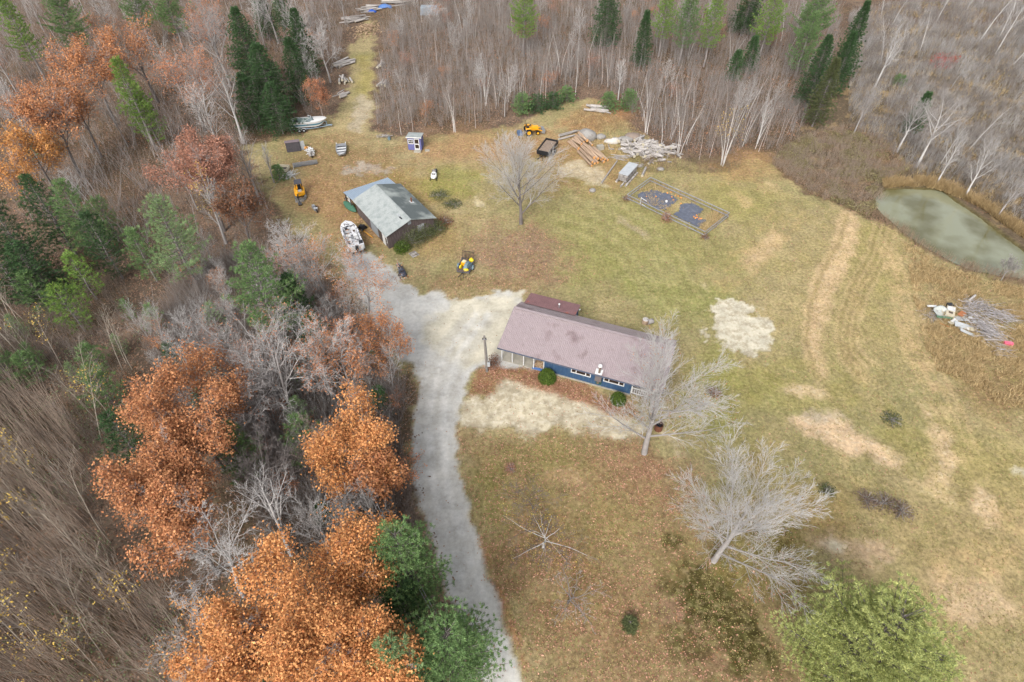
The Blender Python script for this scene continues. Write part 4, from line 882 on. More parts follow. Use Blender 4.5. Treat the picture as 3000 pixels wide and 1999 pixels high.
wz = ['short thin log at the left of the back row', 'grey barked short log second in the back row', 'short pine log third in the back row', 'short pine log fourth in the back row', 'short grey log fifth in the back row', 'thick short log with torn bark topping the back row', 'short splintered log right of the back row']
for (p, q_, z, r), lb in zip(back, wz): r *= 1.25; log_thing(gz(*cs(*p), z), gz(*cs(*q_), z), r, z, lb, 'short pine logs behind the fresh stack')
for (p, q_, r, lb) in [((200, 280), (480, 205), .26, 'long weathered grey log behind the pine stack'), ((190, 330), (450, 265), .18, 'pale peeling log behind the pine stack'), ((420, 190), (600, 190), .14, 'thin grey log against the rounded boulder'),
                       ((860, 1015), (1110, 665), .13, 'long peeled pole lying alone in the grass'), ((1765, 440), (1895, 530), .26, 'short fat pale log at the birch edge'), ((2000, 510), (2100, 620), .24, 'pale log at the far right of the old wood heap'),
                       ((1370, 420), (1450, 470), .42, 'very thick grey log topping the old wood heap'), ((1440, 395), (1540, 440), .4, 'thick grey log behind the old wood heap'), ((1540, 665), (1640, 605), .24, 'pale log at the front of the old wood heap'),
                       ((1600, 720), (1665, 650), .22, 'pale splintered log near the garden fence'), ((1500, 905), (1560, 775), .22, 'grey hollow log nearest the garden fence'), ((1450, 560), (1530, 610), .18, 'short grey log amid brown weeds of the heap')]:
    log_thing(gz(*cs(*p), 0), gz(*cs(*q_), 0), r, 0, lb, None, 'old')
rr = random.Random(8)
for i in range(170):
    x = rr.gauss(1570, 200); y = rr.gauss(505, 66) + (x - 1560) * .12; a = gs(*cs(x, y)); an = rr.choice((-.6, -.9, .7, 1.2, .1)) + rr.uniform(-.5, .5); L_ = rr.uniform(.6, 1.9)
    b = a + Vector((math.cos(an) * L_, math.sin(an) * L_, 0)); log_thing(a, b, rr.choice((.07, .1, .14, .25, .3)), rr.uniform(0, .6), 'weathered grey piece of wood jumbled in the old heap', 'weathered wood in the old heap', 'old')
for i in range(30):
    x = rr.gauss(1250, 70); y = rr.gauss(500, 30); a = gs(*cs(x, y)); b = a + Vector((1.6, -.8 + rr.uniform(-.3, .3), 0)); log_thing(a, b, .07, rr.uniform(0, .4), 'grey slab wood lying left of the old heap', 'slab wood left of the heap', 'old')
for i in range(10):
    x = rr.gauss(1080, 80); y = rr.gauss(600, 26); a = gs(*cs(x, y)); an = rr.uniform(-.6, .3); b = a + Vector((2 * math.cos(an), 2 * math.sin(an), 0)); log_thing(a, b, .05, rr.uniform(0, .2), 'thin pale branch scattered between logs and lumber', 'thin branches by the lumber', 'old')
for i in range(8):
    x = rr.gauss(1430, 60); y = rr.gauss(750, 20); a = gs(*cs(x, y)); an = rr.uniform(0, .8); b = a + Vector((1 * math.cos(an), 1 * math.sin(an), 0)); log_thing(a, b, .1, 0, 'short broken grey log between lumber and heap', 'broken logs near the lumber', 'old')
for (u, v), n, sp, L0, an0, lb, g in [((2080 * 0 + 1745, 328), 9, 14, 3.2, -.35, 'bleached log lying in the weeds behind the boulders', 'bleached logs behind the boulders'),
                                     ((1010, 190), 12, 9, 4.5, .75, 'grey pole in the pile beside the grassy track', 'grey poles beside the track'),
                                     ((1012, 237), 11, 10, 2.2, 1.9, 'pale birch bolt in the row beside the track', 'birch bolts beside the track'),
                                     ((1008, 285), 6, 8, 2.2, .8, 'grey log at the lower end of the track piles', 'lowest logs beside the track'),
                                     ((1040, 62), 14, 11, 4.0, .5, 'grey pole at the top of the track', 'poles at the top of the track'),
                                     ((1085, 28), 12, 12, 4.5, .15, 'pole beside the blue tarp at the far clearing', 'poles by the blue tarp'),
                                     ((1115, 195), 6, 5, 3.0, 1.4, 'grey log in the brush across the track', 'logs across the track'),
                                     ((1120, 250), 5, 5, 2.4, 1.4, 'grey log half hidden below the brush', 'half hidden logs'),
                                     ((1160, 8), 7, 12, 6.0, .2, 'long pale trunk at the far clearing', 'long trunks at the far clearing')]:
    for i in range(n):
        a = gs(u + rr.gauss(0, sp), v + rr.gauss(0, sp * .5)); an = an0 + rr.uniform(-.25, .25); L_ = L0 * rr.uniform(.6, 1.1); d_ = Vector((math.cos(an) * L_ / 2, math.sin(an) * L_ / 2, 0))
        log_thing(a - d_, a + d_, rr.uniform(.1, .24), rr.uniform(0, .5), lb, g, 'old')
# split firewood heap at the top of the track
fp = thing('firewood_heap', 'heap of pale split firewood at the top of the grassy track', 'firewood', gs(1072, 88)); q = MB()
for i in range(260):
    t = rr.random(); x = rr.gauss(0, 1.6); y = rr.gauss(0, 2.4); z = max(.08, 1.1 - math.hypot(x / 2.2, y / 3.4) * .9) * rr.uniform(.6, 1); an = rr.uniform(0, 3.14)
    q.box((x, y, z), (.45, .16, .14), rz=an, ry=rr.uniform(-.4, .4))
q.build('split_logs', M_split, fp)
def tarp_sheet(name, label, c, w_, d_, m, h=.3, seed=0):
    rr_ = random.Random(seed); q = MB(); n = 7; rings = [[(w_ * (i / n - .5) * (1 + rr_.uniform(-.12, .12)), d_ * (j / n - .5) * (1 + rr_.uniform(-.12, .12)), h * math.sin(math.pi * i / n) * math.sin(math.pi * j / n) + rr_.uniform(0, h * .35) + .02) for i in range(n + 1)] for j in range(n + 1)]
    q.loft(rings, close=False); q.face([r[0] for r in rings][::1] + []) if False else None
    o = q.build(name, m); o.location = c; sol = o.modifiers.new('thick', 'SOLIDIFY'); sol.thickness = .02
    return tag(o, label, 'tarp')
tarp_sheet('blue_tarp', 'crumpled blue tarp over the poles at the top of the track', gs(1128, 22), 3.5, 1.8, M_tarp, .7, 1); tarp_sheet('blue_tarp', 'small bright blue tarp scrap lower on the poles', gs(1090, 36), 2.2, .9, Ms('blue_plastic', 50, 96, 190), .5, 2)
tag(MB().box((0, 0, .9), (4.2, 1.8, 1.8), taper=.92).build('metal_shelter', Ms('pale_metal', 170, 182, 192)), 'pale metal box lying in the brush beyond the track', 'metal box').location = gs(1258, 42)
tag(MB().box((0, 0, .5), (3.6, 1.2, .9)).build('sheet_stack', M_woodpale), 'grey stack of boards in the brush beyond the track', 'board stack').location = gs(1290, 38)
# ================================================================ LUMBER STACK, BOULDERS, BLOCKS
a, b = gs(1822, 537), gs(1850, 506); lh = heading(a, b)
ls = thing('lumber_stack', 'stickered stack of grey sawn boards under a pale sheet beside the garden', 'lumber', a, lh)
for k in range(5):
    q = MB(); [q.box((1.9 + .02 * (i % 3), -.62 + i * .21, .42 + k * .2), (3.9 - .1 * (i % 2), .19, .1)) for i in range(7)]; q.build('board_layer', M_woodpale, ls)
    MB().box((.25, 0, .51 + k * .2), (.08, 1.45, .07)).box((2, 0, .51 + k * .2), (.08, 1.45, .07)).box((3.6, 0, .51 + k * .2), (.08, 1.45, .07)).build('sticker', M_woodpale, ls)
MB().box((2, 0, 1.5), (4.0, 1.6, .05)).build('cover', M_lgrey, ls)
q = MB(); q.box((1.9, .85, .15), (4.4, .3, .25)); q.box((1.6, -.9, .15), (4.6, .25, .22)); q.box((1.2, -.3, .12), (4.8, .2, .2)); q.build('bearer', M_woodpale, ls)
def rock(label, c, r, sq, seed, m=M_rock, jit=.1, name='boulder'):
    o = MB().ball((0, 0, r * sq[2] * .35), r, 16, 10, sq, jit, seed).build(name, m); o.location = c; return tag(o, label, 'boulder')
rock('big rounded pale boulder behind the pine log stack', gs(*cs(630, 300)), 1.5, (1.1, .9, .8), 1)
rock('bright white broken boulder in the weeds', gs(*cs(1060, 360)), 1.0, (1.6, .6, .55), 2, Ms('white_rock', 204, 198, 190), .28); rock('flat grey boulder right of the white one', gs(*cs(1230, 340)), 1.1, (1.3, .8, .5), 3); rock('brownish boulder half sunk at the birch edge', gs(*cs(1360, 300)), 1.3, (1.2, .9, .5), 4, Ms('brown_rock', 150, 134, 122))
rock('small grey rock by the lumber stack', gs(*cs(1790, 790)), .6, (1, .8, .5), 5); rock('small dark rock beside the rounded boulder', gs(*cs(850, 290)), .8, (1.2, .8, .6), 6)
rock('pale rock at the tip of the dirt patch', gs(1736, 560), .5, (1, .9, .6), 7)
tag(MB().box((0, 0, .35), (1.1, .8, .7), rz=.3).build('concrete_block', M_found), 'pale concrete block in the weeds behind the pine logs', 'concrete block').location = gs(*cs(845, 470))
tag(MB().tube((0, 0, 0), (0, 0, .7), .28, n=12).build('white_bucket', WHITE), 'white bucket standing against the rounded boulder', 'bucket').location = gs(*cs(728, 330))
# ================================================================ GARDEN
def gc(x, y): return 1800 + x / 6.536, 500 + y / 6.536
FH = 1.0; K4 = [gs(*gc(*p), FH) for p in ((243, 462), (695, 132), (2202, 808), (1738, 1172))]; K4 = [Vector((p.x, p.y, 0)) for p in K4]
fn = thing('garden_fence', 'low two rail grey fence around the vegetable garden', 'fence', K4[0]); O4 = K4[0]
for i in range(4):
    a, b = K4[i] - O4, K4[(i + 1) % 4] - O4; L_ = (b - a).length; nseg = max(2, round(L_ / 2.9))
    for z in (FH, .45):
        q = MB(); beam_a = a + Vector((0, 0, z)); beam_b = b + Vector((0, 0, z)); q.tube(beam_a, beam_b, .065, n=6); q.build('rail', M_steel, fn)
    for k in range(nseg): p = a.lerp(b, k / nseg); MB().box((p.x, p.y, .52), (.09, .09, 1.06)).build('post', Ms('post_wood', 156, 134, 112) if (i == 0 and k == 0) else bpy.data.materials['post_wood'], fn)
    wm = MB()
    for k in range(int(L_ / .35)): p = a.lerp(b, k * .35 / L_); wm.tube(p, p + Vector((0, 0, FH)), .004, n=3, caps=False)
    wm.build('wire_mesh', M_steel, fn)
def gpt(x, y): q = gs(*gc(x, y)); return q
ga = gpt(495, 640); gb = gpt(598, 705)
gt = thing('garden_gate', 'small white framed gate standing open on the near side of the garden fence', 'gate', ga, heading(ga, gb)); GL_ = (gb - ga).length
q = MB(); q.box((GL_ / 2, 0, 1.05), (GL_, .07, .07)); q.box((GL_ / 2, 0, .12), (GL_, .07, .07)); q.box((0, 0, .58), (.08, .08, 1.1)); q.build('gate_frame', WHITE, gt)
def sheet(name, pts, m, label, cat, seed=0, z=.03, n=26, holes=.0, rough=.25):
    P = [tuple(gpt(*p)[:2]) for p in pts]; xs = [p[0] for p in P]; ys = [p[1] for p in P]; st_ = .22
    X, Y = np.meshgrid(np.arange(min(xs), max(xs), st_), np.arange(min(ys), max(ys), st_)); vn = VN(seed + 40)
    Dd = sdist(X, Y, P) + (vn(X, Y, .9, 4) - .5) * rough * 2
    keep = (Dd > 0) & (vn(X + 50, Y, 1.5, 4) > holes); Z = z + vn(X, Y, .9, 3) * .09
    ny_, nx_ = X.shape; id_ = np.arange(nx_ * ny_).reshape(ny_, nx_); F = np.stack([id_[:-1, :-1], id_[:-1, 1:], id_[1:, 1:], id_[1:, :-1]], -1).reshape(-1, 4); F = F[keep.ravel()[F].all(1)]
    used, inv = np.unique(F.ravel(), return_inverse=True); V = np.stack([X, Y, Z], -1).reshape(-1, 3)[used]
    return tag(bigmesh(name, V, inv.reshape(-1, 4), m, smooth=True), label, cat)
sheet('weed_barrier', [(390, 480), (760, 350), (900, 370), (1080, 440), (1260, 560), (1180, 640), (1000, 760), (860, 780), (640, 680)], M_fabric, 'torn dark landscape fabric strewn with dead vines in the garden', 'ground sheet', 1, holes=.3, rough=.6)
sheet('weed_barrier', [(1260, 640), (1500, 610), (1740, 745), (1600, 870), (1760, 970), (1640, 1120), (1080, 850), (1210, 790)], M_fabric, 'smooth dark landscape fabric at the near end of the garden', 'ground sheet', 2)
sq_ = []
sqm = None
for k, (x, y) in enumerate([(1515, 908), (1570, 882), (1550, 925), (1580, 918), (1545, 935), (1630, 930), (1650, 945), (1612, 950), (1668, 936), (1165, 490), (1215, 512), (1270, 545), (1125, 580), (1080, 435), (1095, 525), (1268, 650), (1010, 450), (790, 520), (612, 515)]):
    p = gpt(x, y); near = k < 9
    if sqm is None: o = MB().ball((0, 0, .12), .13, 8, 6, (1.5, .9, .9)).build('squash', M_orange); sqm = o
    else: o = sqm.copy(); col.objects.link(o)
    o.location = p + Vector((0, 0, .09)); o.rotation_euler = (0, 0, rr.uniform(0, 3)); sc_ = rr.uniform(.6, .95); o.scale = (sc_,) * 3
    tag(o, 'orange squash in the cluster on the smooth garden fabric' if near else 'small yellow squash among the dead vines in the garden', 'squash', 'squashes clustered on the fabric' if near else 'squashes among the dead vines')
tag(MB().tube((0, 0, 0), (0, 0, .3), .16, .2, 12).build('white_pail', WHITE), 'white pail among dead vines on the garden fabric', 'pail').location = gpt(992, 612)
# ================================================================ JUNK PILE by the pond
def jc(x, y, z=0): return gs(2680 + x / 7.353, 850 + y / 7.353, z)
tb = thing('plastic_tub', 'pale oval garden tub tipped up on the junk pile', 'tub', jc(530, 520), R(20))
q = MB(); rg = []
for (r_, z) in ((.55, .08), (.8, .5), (.85, .52), (.75, .5), (.5, .16)):
    rg.append([(r_ * 1.15 * math.copysign(abs(math.cos(t)) ** .7, math.cos(t)), r_ * .85 * math.copysign(abs(math.sin(t)) ** .7, math.sin(t)), z + .25 * math.sin(t) * r_) for t in [2 * math.pi * i / 20 for i in range(20)]])
q.loft(rg, capa=True, capb=True); q.build('basin', Ms('tub_grey', 192, 196, 190), tb)
q = MB(); q.loft([[(p[0] * 1.01, p[1] * 1.01, p[2] - .02) for p in rg[1]], [(p[0] * 1.01, p[1] * 1.01, p[2]) for p in rg[2]]]); q.build('rim', Ms('tub_blue', 110, 146, 176), tb)
cb = thing('cabinet', 'discarded white cabinet lying on its back on the junk pile', 'cabinet', jc(740, 500), R(58))
MB().box((0, 0, .25), (1.9, .95, .45)).build('carcass', M_tan, cb); MB().box((-.45, .0, .485), (.35, .45, .03)).build('drawer_opening', M_darkwood, cb); MB().box((.35, 0, .485), (.8, .8, .03)).build('door', WHITE, cb)
for i, (x, y, sx, sy, rz, m, lb) in enumerate([(960, 640, 1.7, .9, -.1, M_lgrey, 'grey sheet panel in the middle of the junk pile'), (900, 760, .8, 1.5, .5, WHITE, 'bright white panel leaning in the junk pile'), (1130, 850, .5, .8, .1, WHITE, 'small white board at the lower edge of the junk pile'), (1200, 880, .5, .5, 0, M_tan, 'cream box at the lower edge of the junk pile'),
                                            (800, 740, 1.3, .5, .3, M_tan, 'pale board fragment above the orange lath'), (1040, 820, 2.2, .8, -.35, M_lgrey, 'long grey plastic sheet at the bottom of the junk pile'), (1100, 960, 1.6, .4, -.5, M_lgrey, 'lowest grey sheet strip of the junk pile'), (650, 640, 2.6, .25, .02, Ms('green_board', 96, 126, 100), 'green board under the tub and cabinet'), (340, 395, 1.0, .3, -.2, WHITE, 'white slats at the left tip of the junk pile'), (980, 560, 1.0, .6, .6, Ms('rust_panel', 186, 122, 84), 'rust orange panel beside the cabinet')]):
    o = MB().box((0, 0, 0), (sx, sy, .06)).box((0, sy * .45, .04), (sx, .05, .05)).build('scrap_sheet', m); o.location = jc(x, y) + Vector((0, 0, .2 + .02 * i)); o.rotation_euler = (rr.uniform(-.2, .2), rr.uniform(-.2, .2), rz); tag(o, lb, 'panel')
tag(MB().box((0, 0, .04), (2.6, .08, .06)).build('lath', Ms('orange_lath', 196, 132, 82)), 'orange wooden lath sticking out of the junk pile', 'lath').location = jc(790, 820); col.objects['lath'].rotation_euler = (0, 0, -.65)
tag(MB().box((0, 0, .25), (.6, .5, .5)).box((0, 0, .52), (.66, .56, .05)).build('black_crate', M_black), 'black crate at the back of the junk pile', 'crate').location = jc(722, 375)
tag(MB().box((0, 0, .2), (1.0, .5, .35), rz=-.3, taper=.85).box((0, 0, .39), (.9, .42, .04), rz=-.3).build('pink_bin', M_pink), 'bright pink plastic bin right of the brush pile', 'bin').location = jc(1990, 1180)
log_thing(jc(1120, 290), jc(1260, 175), .16, .3, 'pale log poking up behind the junk pile', None, 'old')
for i, (x, y) in enumerate([(1165, 640), (1260, 728), (1370, 722), (1430, 742)]):
    o = MB().ball((0, 0, .35), .22, squash=(1.2, 1, .6)).tube((0, 0, .3), (0, 0, .5), .1).build('white_jug', WHITE); o.location = jc(x, y); tag(o, ['white jug nearest the cabinet on the brush pile', 'second white jug along the brush pile', 'third white jug along the brush pile', 'last white jug along the brush pile'][i], 'jug')
# brush pile: a tangle nobody could count
def tubes(S, n=3):
    """S: (k,8) x0 y0 z0 x1 y1 z1 r0 r1 -> verts, quads"""
    S = np.asarray(S, float); a, b = S[:, :3], S[:, 3:6]; d = b - a; d /= np.linalg.norm(d, axis=1)[:, None] + 1e-9
    up = np.tile([0., 0, 1], (len(S), 1)); up[np.abs(d[:, 2]) > .9] = (1, 0, 0)
    u = np.cross(d, up); u /= np.linalg.norm(u, axis=1)[:, None] + 1e-9; v = np.cross(d, u); V = np.zeros((len(S), 2, n, 3))
    for i in range(n):
        t = 2 * math.pi * i / n; o = u * math.cos(t) + v * math.sin(t); V[:, 0, i] = a + o * S[:, 6:7]; V[:, 1, i] = b + o * S[:, 7:8]
    base = (np.arange(len(S)) * 2 * n)[:, None]
    F = np.stack([np.stack([base[:, 0] + i, base[:, 0] + (i + 1) % n, base[:, 0] + n + (i + 1) % n, base[:, 0] + n + i], -1) for i in range(n)], 1).reshape(-1, 4)
    return V.reshape(-1, 3), F
def tangle(name, label, pts, spread, N, Ls, m, rad=.02, hz=.5, an0=0, anr=3.14, cat='brush pile', seed=1):
    rs = np.random.RandomState(seed); S = []
    for i in range(N):
        p = pts[rs.randint(len(pts))]; c = np.array([p[0] + rs.normal() * spread, p[1] + rs.normal() * spread, abs(rs.normal()) * hz * .5 + .05]); an = an0 + rs.normal() * anr; L_ = rs.uniform(*Ls); d_ = np.array([math.cos(an), math.sin(an), rs.uniform(-.15, .3)]) * L_ / 3; q = c - d_ * 1.5
        for k in range(3):
            q2 = q + d_ + rs.normal(size=3) * L_ * .06; S.append([*q, *q2, rad * (1 - .25 * k), rad * (.75 - .25 * k) + .003]); q = q2
    V, F = tubes(S); o = bigmesh(name, V, F, m); return tag(o, label, cat)
M_twig = mat('grey_twigs', C(186, 180, 178), .9, .15, 2, island=.4)
tag(tangle('brush_pile', 'long heap of grey cut branches running beside the junk pile', [jc(1200, 600), jc(1300, 700), jc(1400, 800), jc(1500, 880), jc(1600, 980), jc(1650, 1080), jc(1550, 950)], .6, 230, (1.0, 2.4), M_twig, .034, 1.2, -.8, .5, seed=3))
tangle('brush_pile', 'smaller grey branch heap at the back right of the junk pile', [jc(1650, 540), jc(1750, 580), jc(1900, 600), jc(2000, 640)], .6, 120, (.8, 2.2), M_twig, .03, .8, -.4, .6, seed=4)
tangle('brush_pile', 'curved pale branches behind the junk pile', [jc(1200, 380), jc(1300, 360), jc(1420, 400)], .5, 130, (1, 2), M_twig, .03, .8, .2, 1.2, seed=5)
tangle('brush_pile', 'thin forked sticks at the far tip of the brush pile', [jc(1750, 1250), jc(1850, 1340), jc(1950, 1360)], .3, 24, (1, 2.4), M_twig, .04, .3, -.6, .5, seed=6)
tangle('brush_pile', 'sparse twigs lying left of the junk pile', [jc(280, 540), jc(380, 580)], .4, 60, (.5, 1.2), M_twig, .02, .4, 0, 3, seed=7)
# ================================================================ JUNK left of the shack
def bc(x, y, z=0): return gs(820 + x / 9.8, 340 + y / 9.8, z)
pa_ = bc(215, 1060); pb2 = bc(620, 1010); ph = heading(pa_, pb2)
bx = thing('old_cabinet', 'dark board shed panel and side leaning under the fallen branch', 'cabinet', pa_, ph); wL = (pb2 - pa_).length
MB().box((wL / 2, .35, .85), (wL, .7, 1.65), taper=.97).build('dark_front', Ms('dark_board', 84, 80, 84, var=.2), bx); MB().box((wL + .35, .35, .8), (.7, .1, 1.5), rz=.3).build('open_side', M_lgrey, bx); MB().box((wL / 2, .35, 1.74), (wL + .1, .8, .06)).build('top', Ms('mauve_top', 132, 118, 122), bx)
wbw = thing('junk_cart', 'broken cart heaped with pale scrap, one small white wheel showing', 'cart', bc(930, 1200), R(115))
q = MB().box((.9, 0, .45), (2.2, .9, .08)); q.box((.3, .3, .7), (1.2, .1, .4), rz=.3); q.box((1.2, -.2, .7), (1.0, .12, .35), rz=-.4); q.path([(0, -.4, .4), (1.8, -.3, .9), (2.3, 0, .6)], .04); q.build('frame', M_woodpale, wbw)
wheel(wbw, (0, 0, .22), .22, .12, WHITE)
q = MB(); [q.box((rr.uniform(.2, 2), rr.uniform(-.5, .5), rr.uniform(.5, 1)), (rr.uniform(.4, 1.2), .1, .06), rz=rr.uniform(0, 3), ry=rr.uniform(-.4, .4)) for i in range(22)]; q.build('scrap', WHITE, wbw)
MB().box((2.0, .5, .9), (.4, .35, .25)).box((2.3, .1, .7), (.3, .3, .3)).build('orange_can', Ms('orange_can', 226, 160, 84), wbw)
rl_ = thing('wire_roll', 'roll of grey fencing wire lying in the grass near the excavator', 'wire roll', bc(390, 1480), R(18)); S = []
rs = np.random.RandomState(3)
for i in range(46):
    x = i * .085
    for k in range(8): t0, t1 = 2 * math.pi * k / 8, 2 * math.pi * (k + 1) / 8; r_ = .34 + rs.uniform(-.02, .02); S.append([x, r_ * math.cos(t0), .36 + r_ * math.sin(t0), x + .01, r_ * math.cos(t1), .36 + r_ * math.sin(t1), .016, .016])
for k in range(14): t = 2 * math.pi * k / 14; S.append([0, .34 * math.cos(t), .36 + .34 * math.sin(t), 3.9, .34 * math.cos(t + .4), .36 + .34 * math.sin(t + .4), .012, .012])
V, F = tubes(S); bigmesh('mesh', V, F, Ms('wire', 150, 158, 168, rough=.5), rl_)
def ec(x, y, z=0): return gs(780 + x / 8.711, 470 + y / 8.711, z)
a, b = ec(275, 330), ec(545, 340); ck = thing('truck_bed', 'pale open metal box with a dark inside beside the wood edge', 'metal box', a, heading(a, b)); L_ = (b - a).length
q = MB()
for (c_, d_) in (((L_ / 2, 0, .55), (L_, .08, .5)), ((L_ / 2, 1.3, .55), (L_, .08, .5)), ((0, .65, .55), (.08, 1.38, .5)), ((L_, .65, .55), (.08, 1.38, .5))): q.box(c_, d_)
q.build('sides', Ms('cream_metal', 214, 204, 178), ck); MB().box((L_ / 2, .65, .34), (L_ - .1, 1.24, .05)).build('floor', M_black, ck); MB().tube((.1, -.1, .25), (.1, .2, .25), .25).build('wheel', M_tire, ck)
tag(tangle('scrap_pipes', 'pile of white pipes and scrap spilling from the pale metal box', [ec(600, 370), ec(680, 390), ec(560, 420)], .35, 46, (.8, 2.2), WHITE, .045, .5, 2.6, 1.2, cat='scrap pile', seed=9))
tag(MB().box((0, 0, .1), (1.3, .7, .16), rz=.3).build('stone_slab', M_rock), 'flat grey slab in front of the excavator bucket', 'stone slab').location = ec(860, 1040)
mt = thing('motorcycle', 'grey wheeled scrap machine lying between the bare branches and the shack', 'machine', ec(1250, 1280), R(-55))
MB().box((0, 0, .4), (1.1, .5, .3)).box((-.3, 0, .65), (.5, .35, .2)).tube((.2, -.2, .6), (.5, .3, .6), .12).build('frame', M_steel, mt)
for x in (-.7, .7): wheel(mt, (x, 0, .28), .28, .12, M_steel)
MB().path([(.4, -.35, .9), (.5, 0, .8), (.4, .35, .9)], .03).build('handlebar', M_black, mt); MB().box((-.1, .25, .5), (.5, .1, .3)).build('engine', M_black, mt)
# by the shack side
p = in_shack(6.6, .75); at_ = thing('lawn_tractor', 'black lawn machine parked against the shack wall below the canoe', 'lawn machine', p, SH + .4)
MB().box((0, 0, .4), (1.0, .6, .35), taper=.8).build('body', M_black, at_); MB().box((-.3, 0, .65), (.35, .4, .25)).build('seat', M_black, at_)
for (x, y) in ((-.35, -.38), (-.35, .38), (.4, -.35), (.4, .35)): wheel(at_, (x, y, .2), .2, .14, M_steel)
tag(MB().tube((0, 0, .08), (2.2, .1, .08), .05).build('yellow_pole', M_yellow), 'yellow pole lying along the shack wall', 'pole').location = in_shack(3.8, .5); col.objects['yellow_pole'].rotation_euler = (0, 0, SH + .1)
p = in_shack(13.2, -4.2); bk = thing('covered_machine', 'dark blue grey machine poking out behind the lean-to', 'machine', in_shack(14.3, -4.0), SH); MB().box((0, 0, .6), (1.0, .8, .9), taper=.7).build('cover', Ms('dark_blue', 66, 76, 100), bk); MB().box((.1, 0, 1.15), (.3, .6, .2)).build('top', M_black, bk)
bk = thing('wheelbarrow', 'green wheelbarrow at the far corner of the lean-to', 'wheelbarrow', in_shack(14.6, -1.0), SH + 1.2); q = MB(); q.loft([[(x, y, z) for x, y in ((-.5, -.35), (.5, -.3), (.5, .3), (-.5, .35))] if z > .5 else [(x * .6, y * .6, z) for x, y in ((-.5, -.35), (.5, -.3), (.5, .3), (-.5, .35))] for z in (.35, .65)], smooth=False, capa=True); q.build('tray', M_green, bk)
wheel(bk, (.65, 0, .18), .18, .09, M_steel); MB().path([(-1.1, -.3, .5), (.6, -.05, .25)], .025).path([(-1.1, .3, .5), (.6, .05, .25)], .025).build('handle', M_black, bk)
# pallet, stump, barrel, gravel lumps
pt = thing('pallet', 'weathered wooden pallet lying in the leaves in front of the shack', 'pallet', gs(1213, 747), R(40))
for i in range(6): MB().box((0, -.5 + i * .2, .14), (1.0, .12, .03)).build('slat', M_woodpale, pt)
for x in (-.45, 0, .45): MB().box((x, 0, .07), (.09, 1.1, .1)).build('bearer', M_woodpale, pt)
sp = thing('tree_stump', 'short grey log section standing behind the house', 'stump', gs(1890, 946), 0)
MB().tube((0, 0, 0), (0, 0, .55), .42, .38, 14).build('bark', M_bark, sp); MB().tube((0, 0, .55), (0, 0, .56), .37, n=14).build('cut_top', M_woodpale, sp)
sp = thing('log_round', 'second grey log section lying behind the house', 'stump', gs(1904, 948), R(20)); MB().tube((-.35, 0, .32), (.35, 0, .32), .32, n=12).build('bark', M_woodpale, sp)
bs = thing('burn_barrel', 'rusty brown barrel at the foot of the tree beside the house', 'barrel', gs(1928, 1258), 0)
MB().tube((0, 0, 0), (0, 0, .9), .42, .42, 14, False).tube((0, 0, .02), (0, 0, .05), .4).build('drum', M_rustr, bs); q = MB(); [q.box((rr.uniform(-.2, .2), rr.uniform(-.2, .2), .8), (.5, .06, .05), rz=rr.uniform(0, 3)) for i in range(8)]; q.build('charred_wood', M_black, bs)
fb = thing('board_heap', 'small pile of boards by the purple shed wood edge', 'boards', gs(1132, 402), .3)
[MB().box((rr.uniform(-1, 1), rr.uniform(-.4, .4), .1 + i * .05), (1.3, .12, .06), rz=rr.uniform(-.8, .8)).build('board', M_woodpale, fb) for i in range(8)]
tag(MB().tube((0, 0, .25), (0, .5, .25), .25, n=12).build('round_bin', M_paleblue), 'small round grey drum among scrap left of the purple shed', 'drum').location = gs(1140, 412)
# ================================================================ TREES
def bark(name, r, g, b, **k): return mat(name, C(r, g, b), .9, k.pop('var', .16), 1.5, objrand=k.pop('objrand', .12), **k)
B_grey = bark('grey_bark', 172, 166, 162); B_lgt = bark('pale_grey_bark', 208, 204, 200); B_dark = bark('dark_grey_bark', 128, 120, 116)
B_birch = bark('white_birch_bark', 226, 220, 214, c2=C(150, 140, 132), c2t=(.6, .68), c2scale=3); B_brown = bark('brown_twigs', 152, 138, 128); B_purple = bark('mauve_twigs', 158, 149, 142); B_birch2 = bark('pale_birch_bark', 196, 182, 174)
B_tan = bark('tan_stems', 190, 178, 162); B_pine = bark('conifer_bark', 150, 142, 138)
def leafm(name, c, c2, **k): return mat(name, C(*c, .8), .75, .1, .5, spec=.2, island=.32, island_c=C(*c2, .8), transl=k.pop('transl', .3), objrand=k.pop('objrand', .06), **k)
L_orange = leafm('orange_leaves', (236, 174, 112), (186, 118, 72), transl=.15); L_orange2 = leafm('deep_orange_leaves', (216, 156, 108), (168, 108, 74), transl=.15); L_rust = leafm('rust_leaves', (188, 138, 114), (158, 112, 94), transl=.15)
L_gold = leafm('golden_leaves', (228, 174, 106), (210, 144, 88)); L_yellow = leafm('yellow_leaves', (230, 204, 110), (206, 168, 84)); L_peach = leafm('peach_leaves', (212, 156, 120), (190, 120, 82)); L_brownl = leafm('brown_leaves', (158, 112, 84), (126, 90, 68))
N_pine = leafm('pine_needles', (134, 160, 100), (100, 132, 84), transl=.25); N_pale = leafm('pale_pine_needles', (158, 178, 124), (118, 148, 100), transl=.25); N_dark = leafm('dark_fir_needles', (84, 112, 68), (56, 84, 54), transl=.15, objrand=.12)
N_yel = leafm('yellow_green_needles', (206, 208, 130), (150, 164, 104), transl=.3); L_tan2 = leafm('greyish_brown_leaves', (150, 130, 116), (118, 98, 86)); N_olive0 = leafm('yellowing_leaves', (184, 170, 96), (140, 130, 74)); N_bush = leafm('hedge_leaves', (104, 122, 48), (70, 96, 40), transl=.2); N_moss = leafm('mossy_needles', (116, 120, 78), (88, 98, 66)); N_bright = leafm('bright_pine_needles', (150, 172, 84), (106, 146, 74), transl=.25)
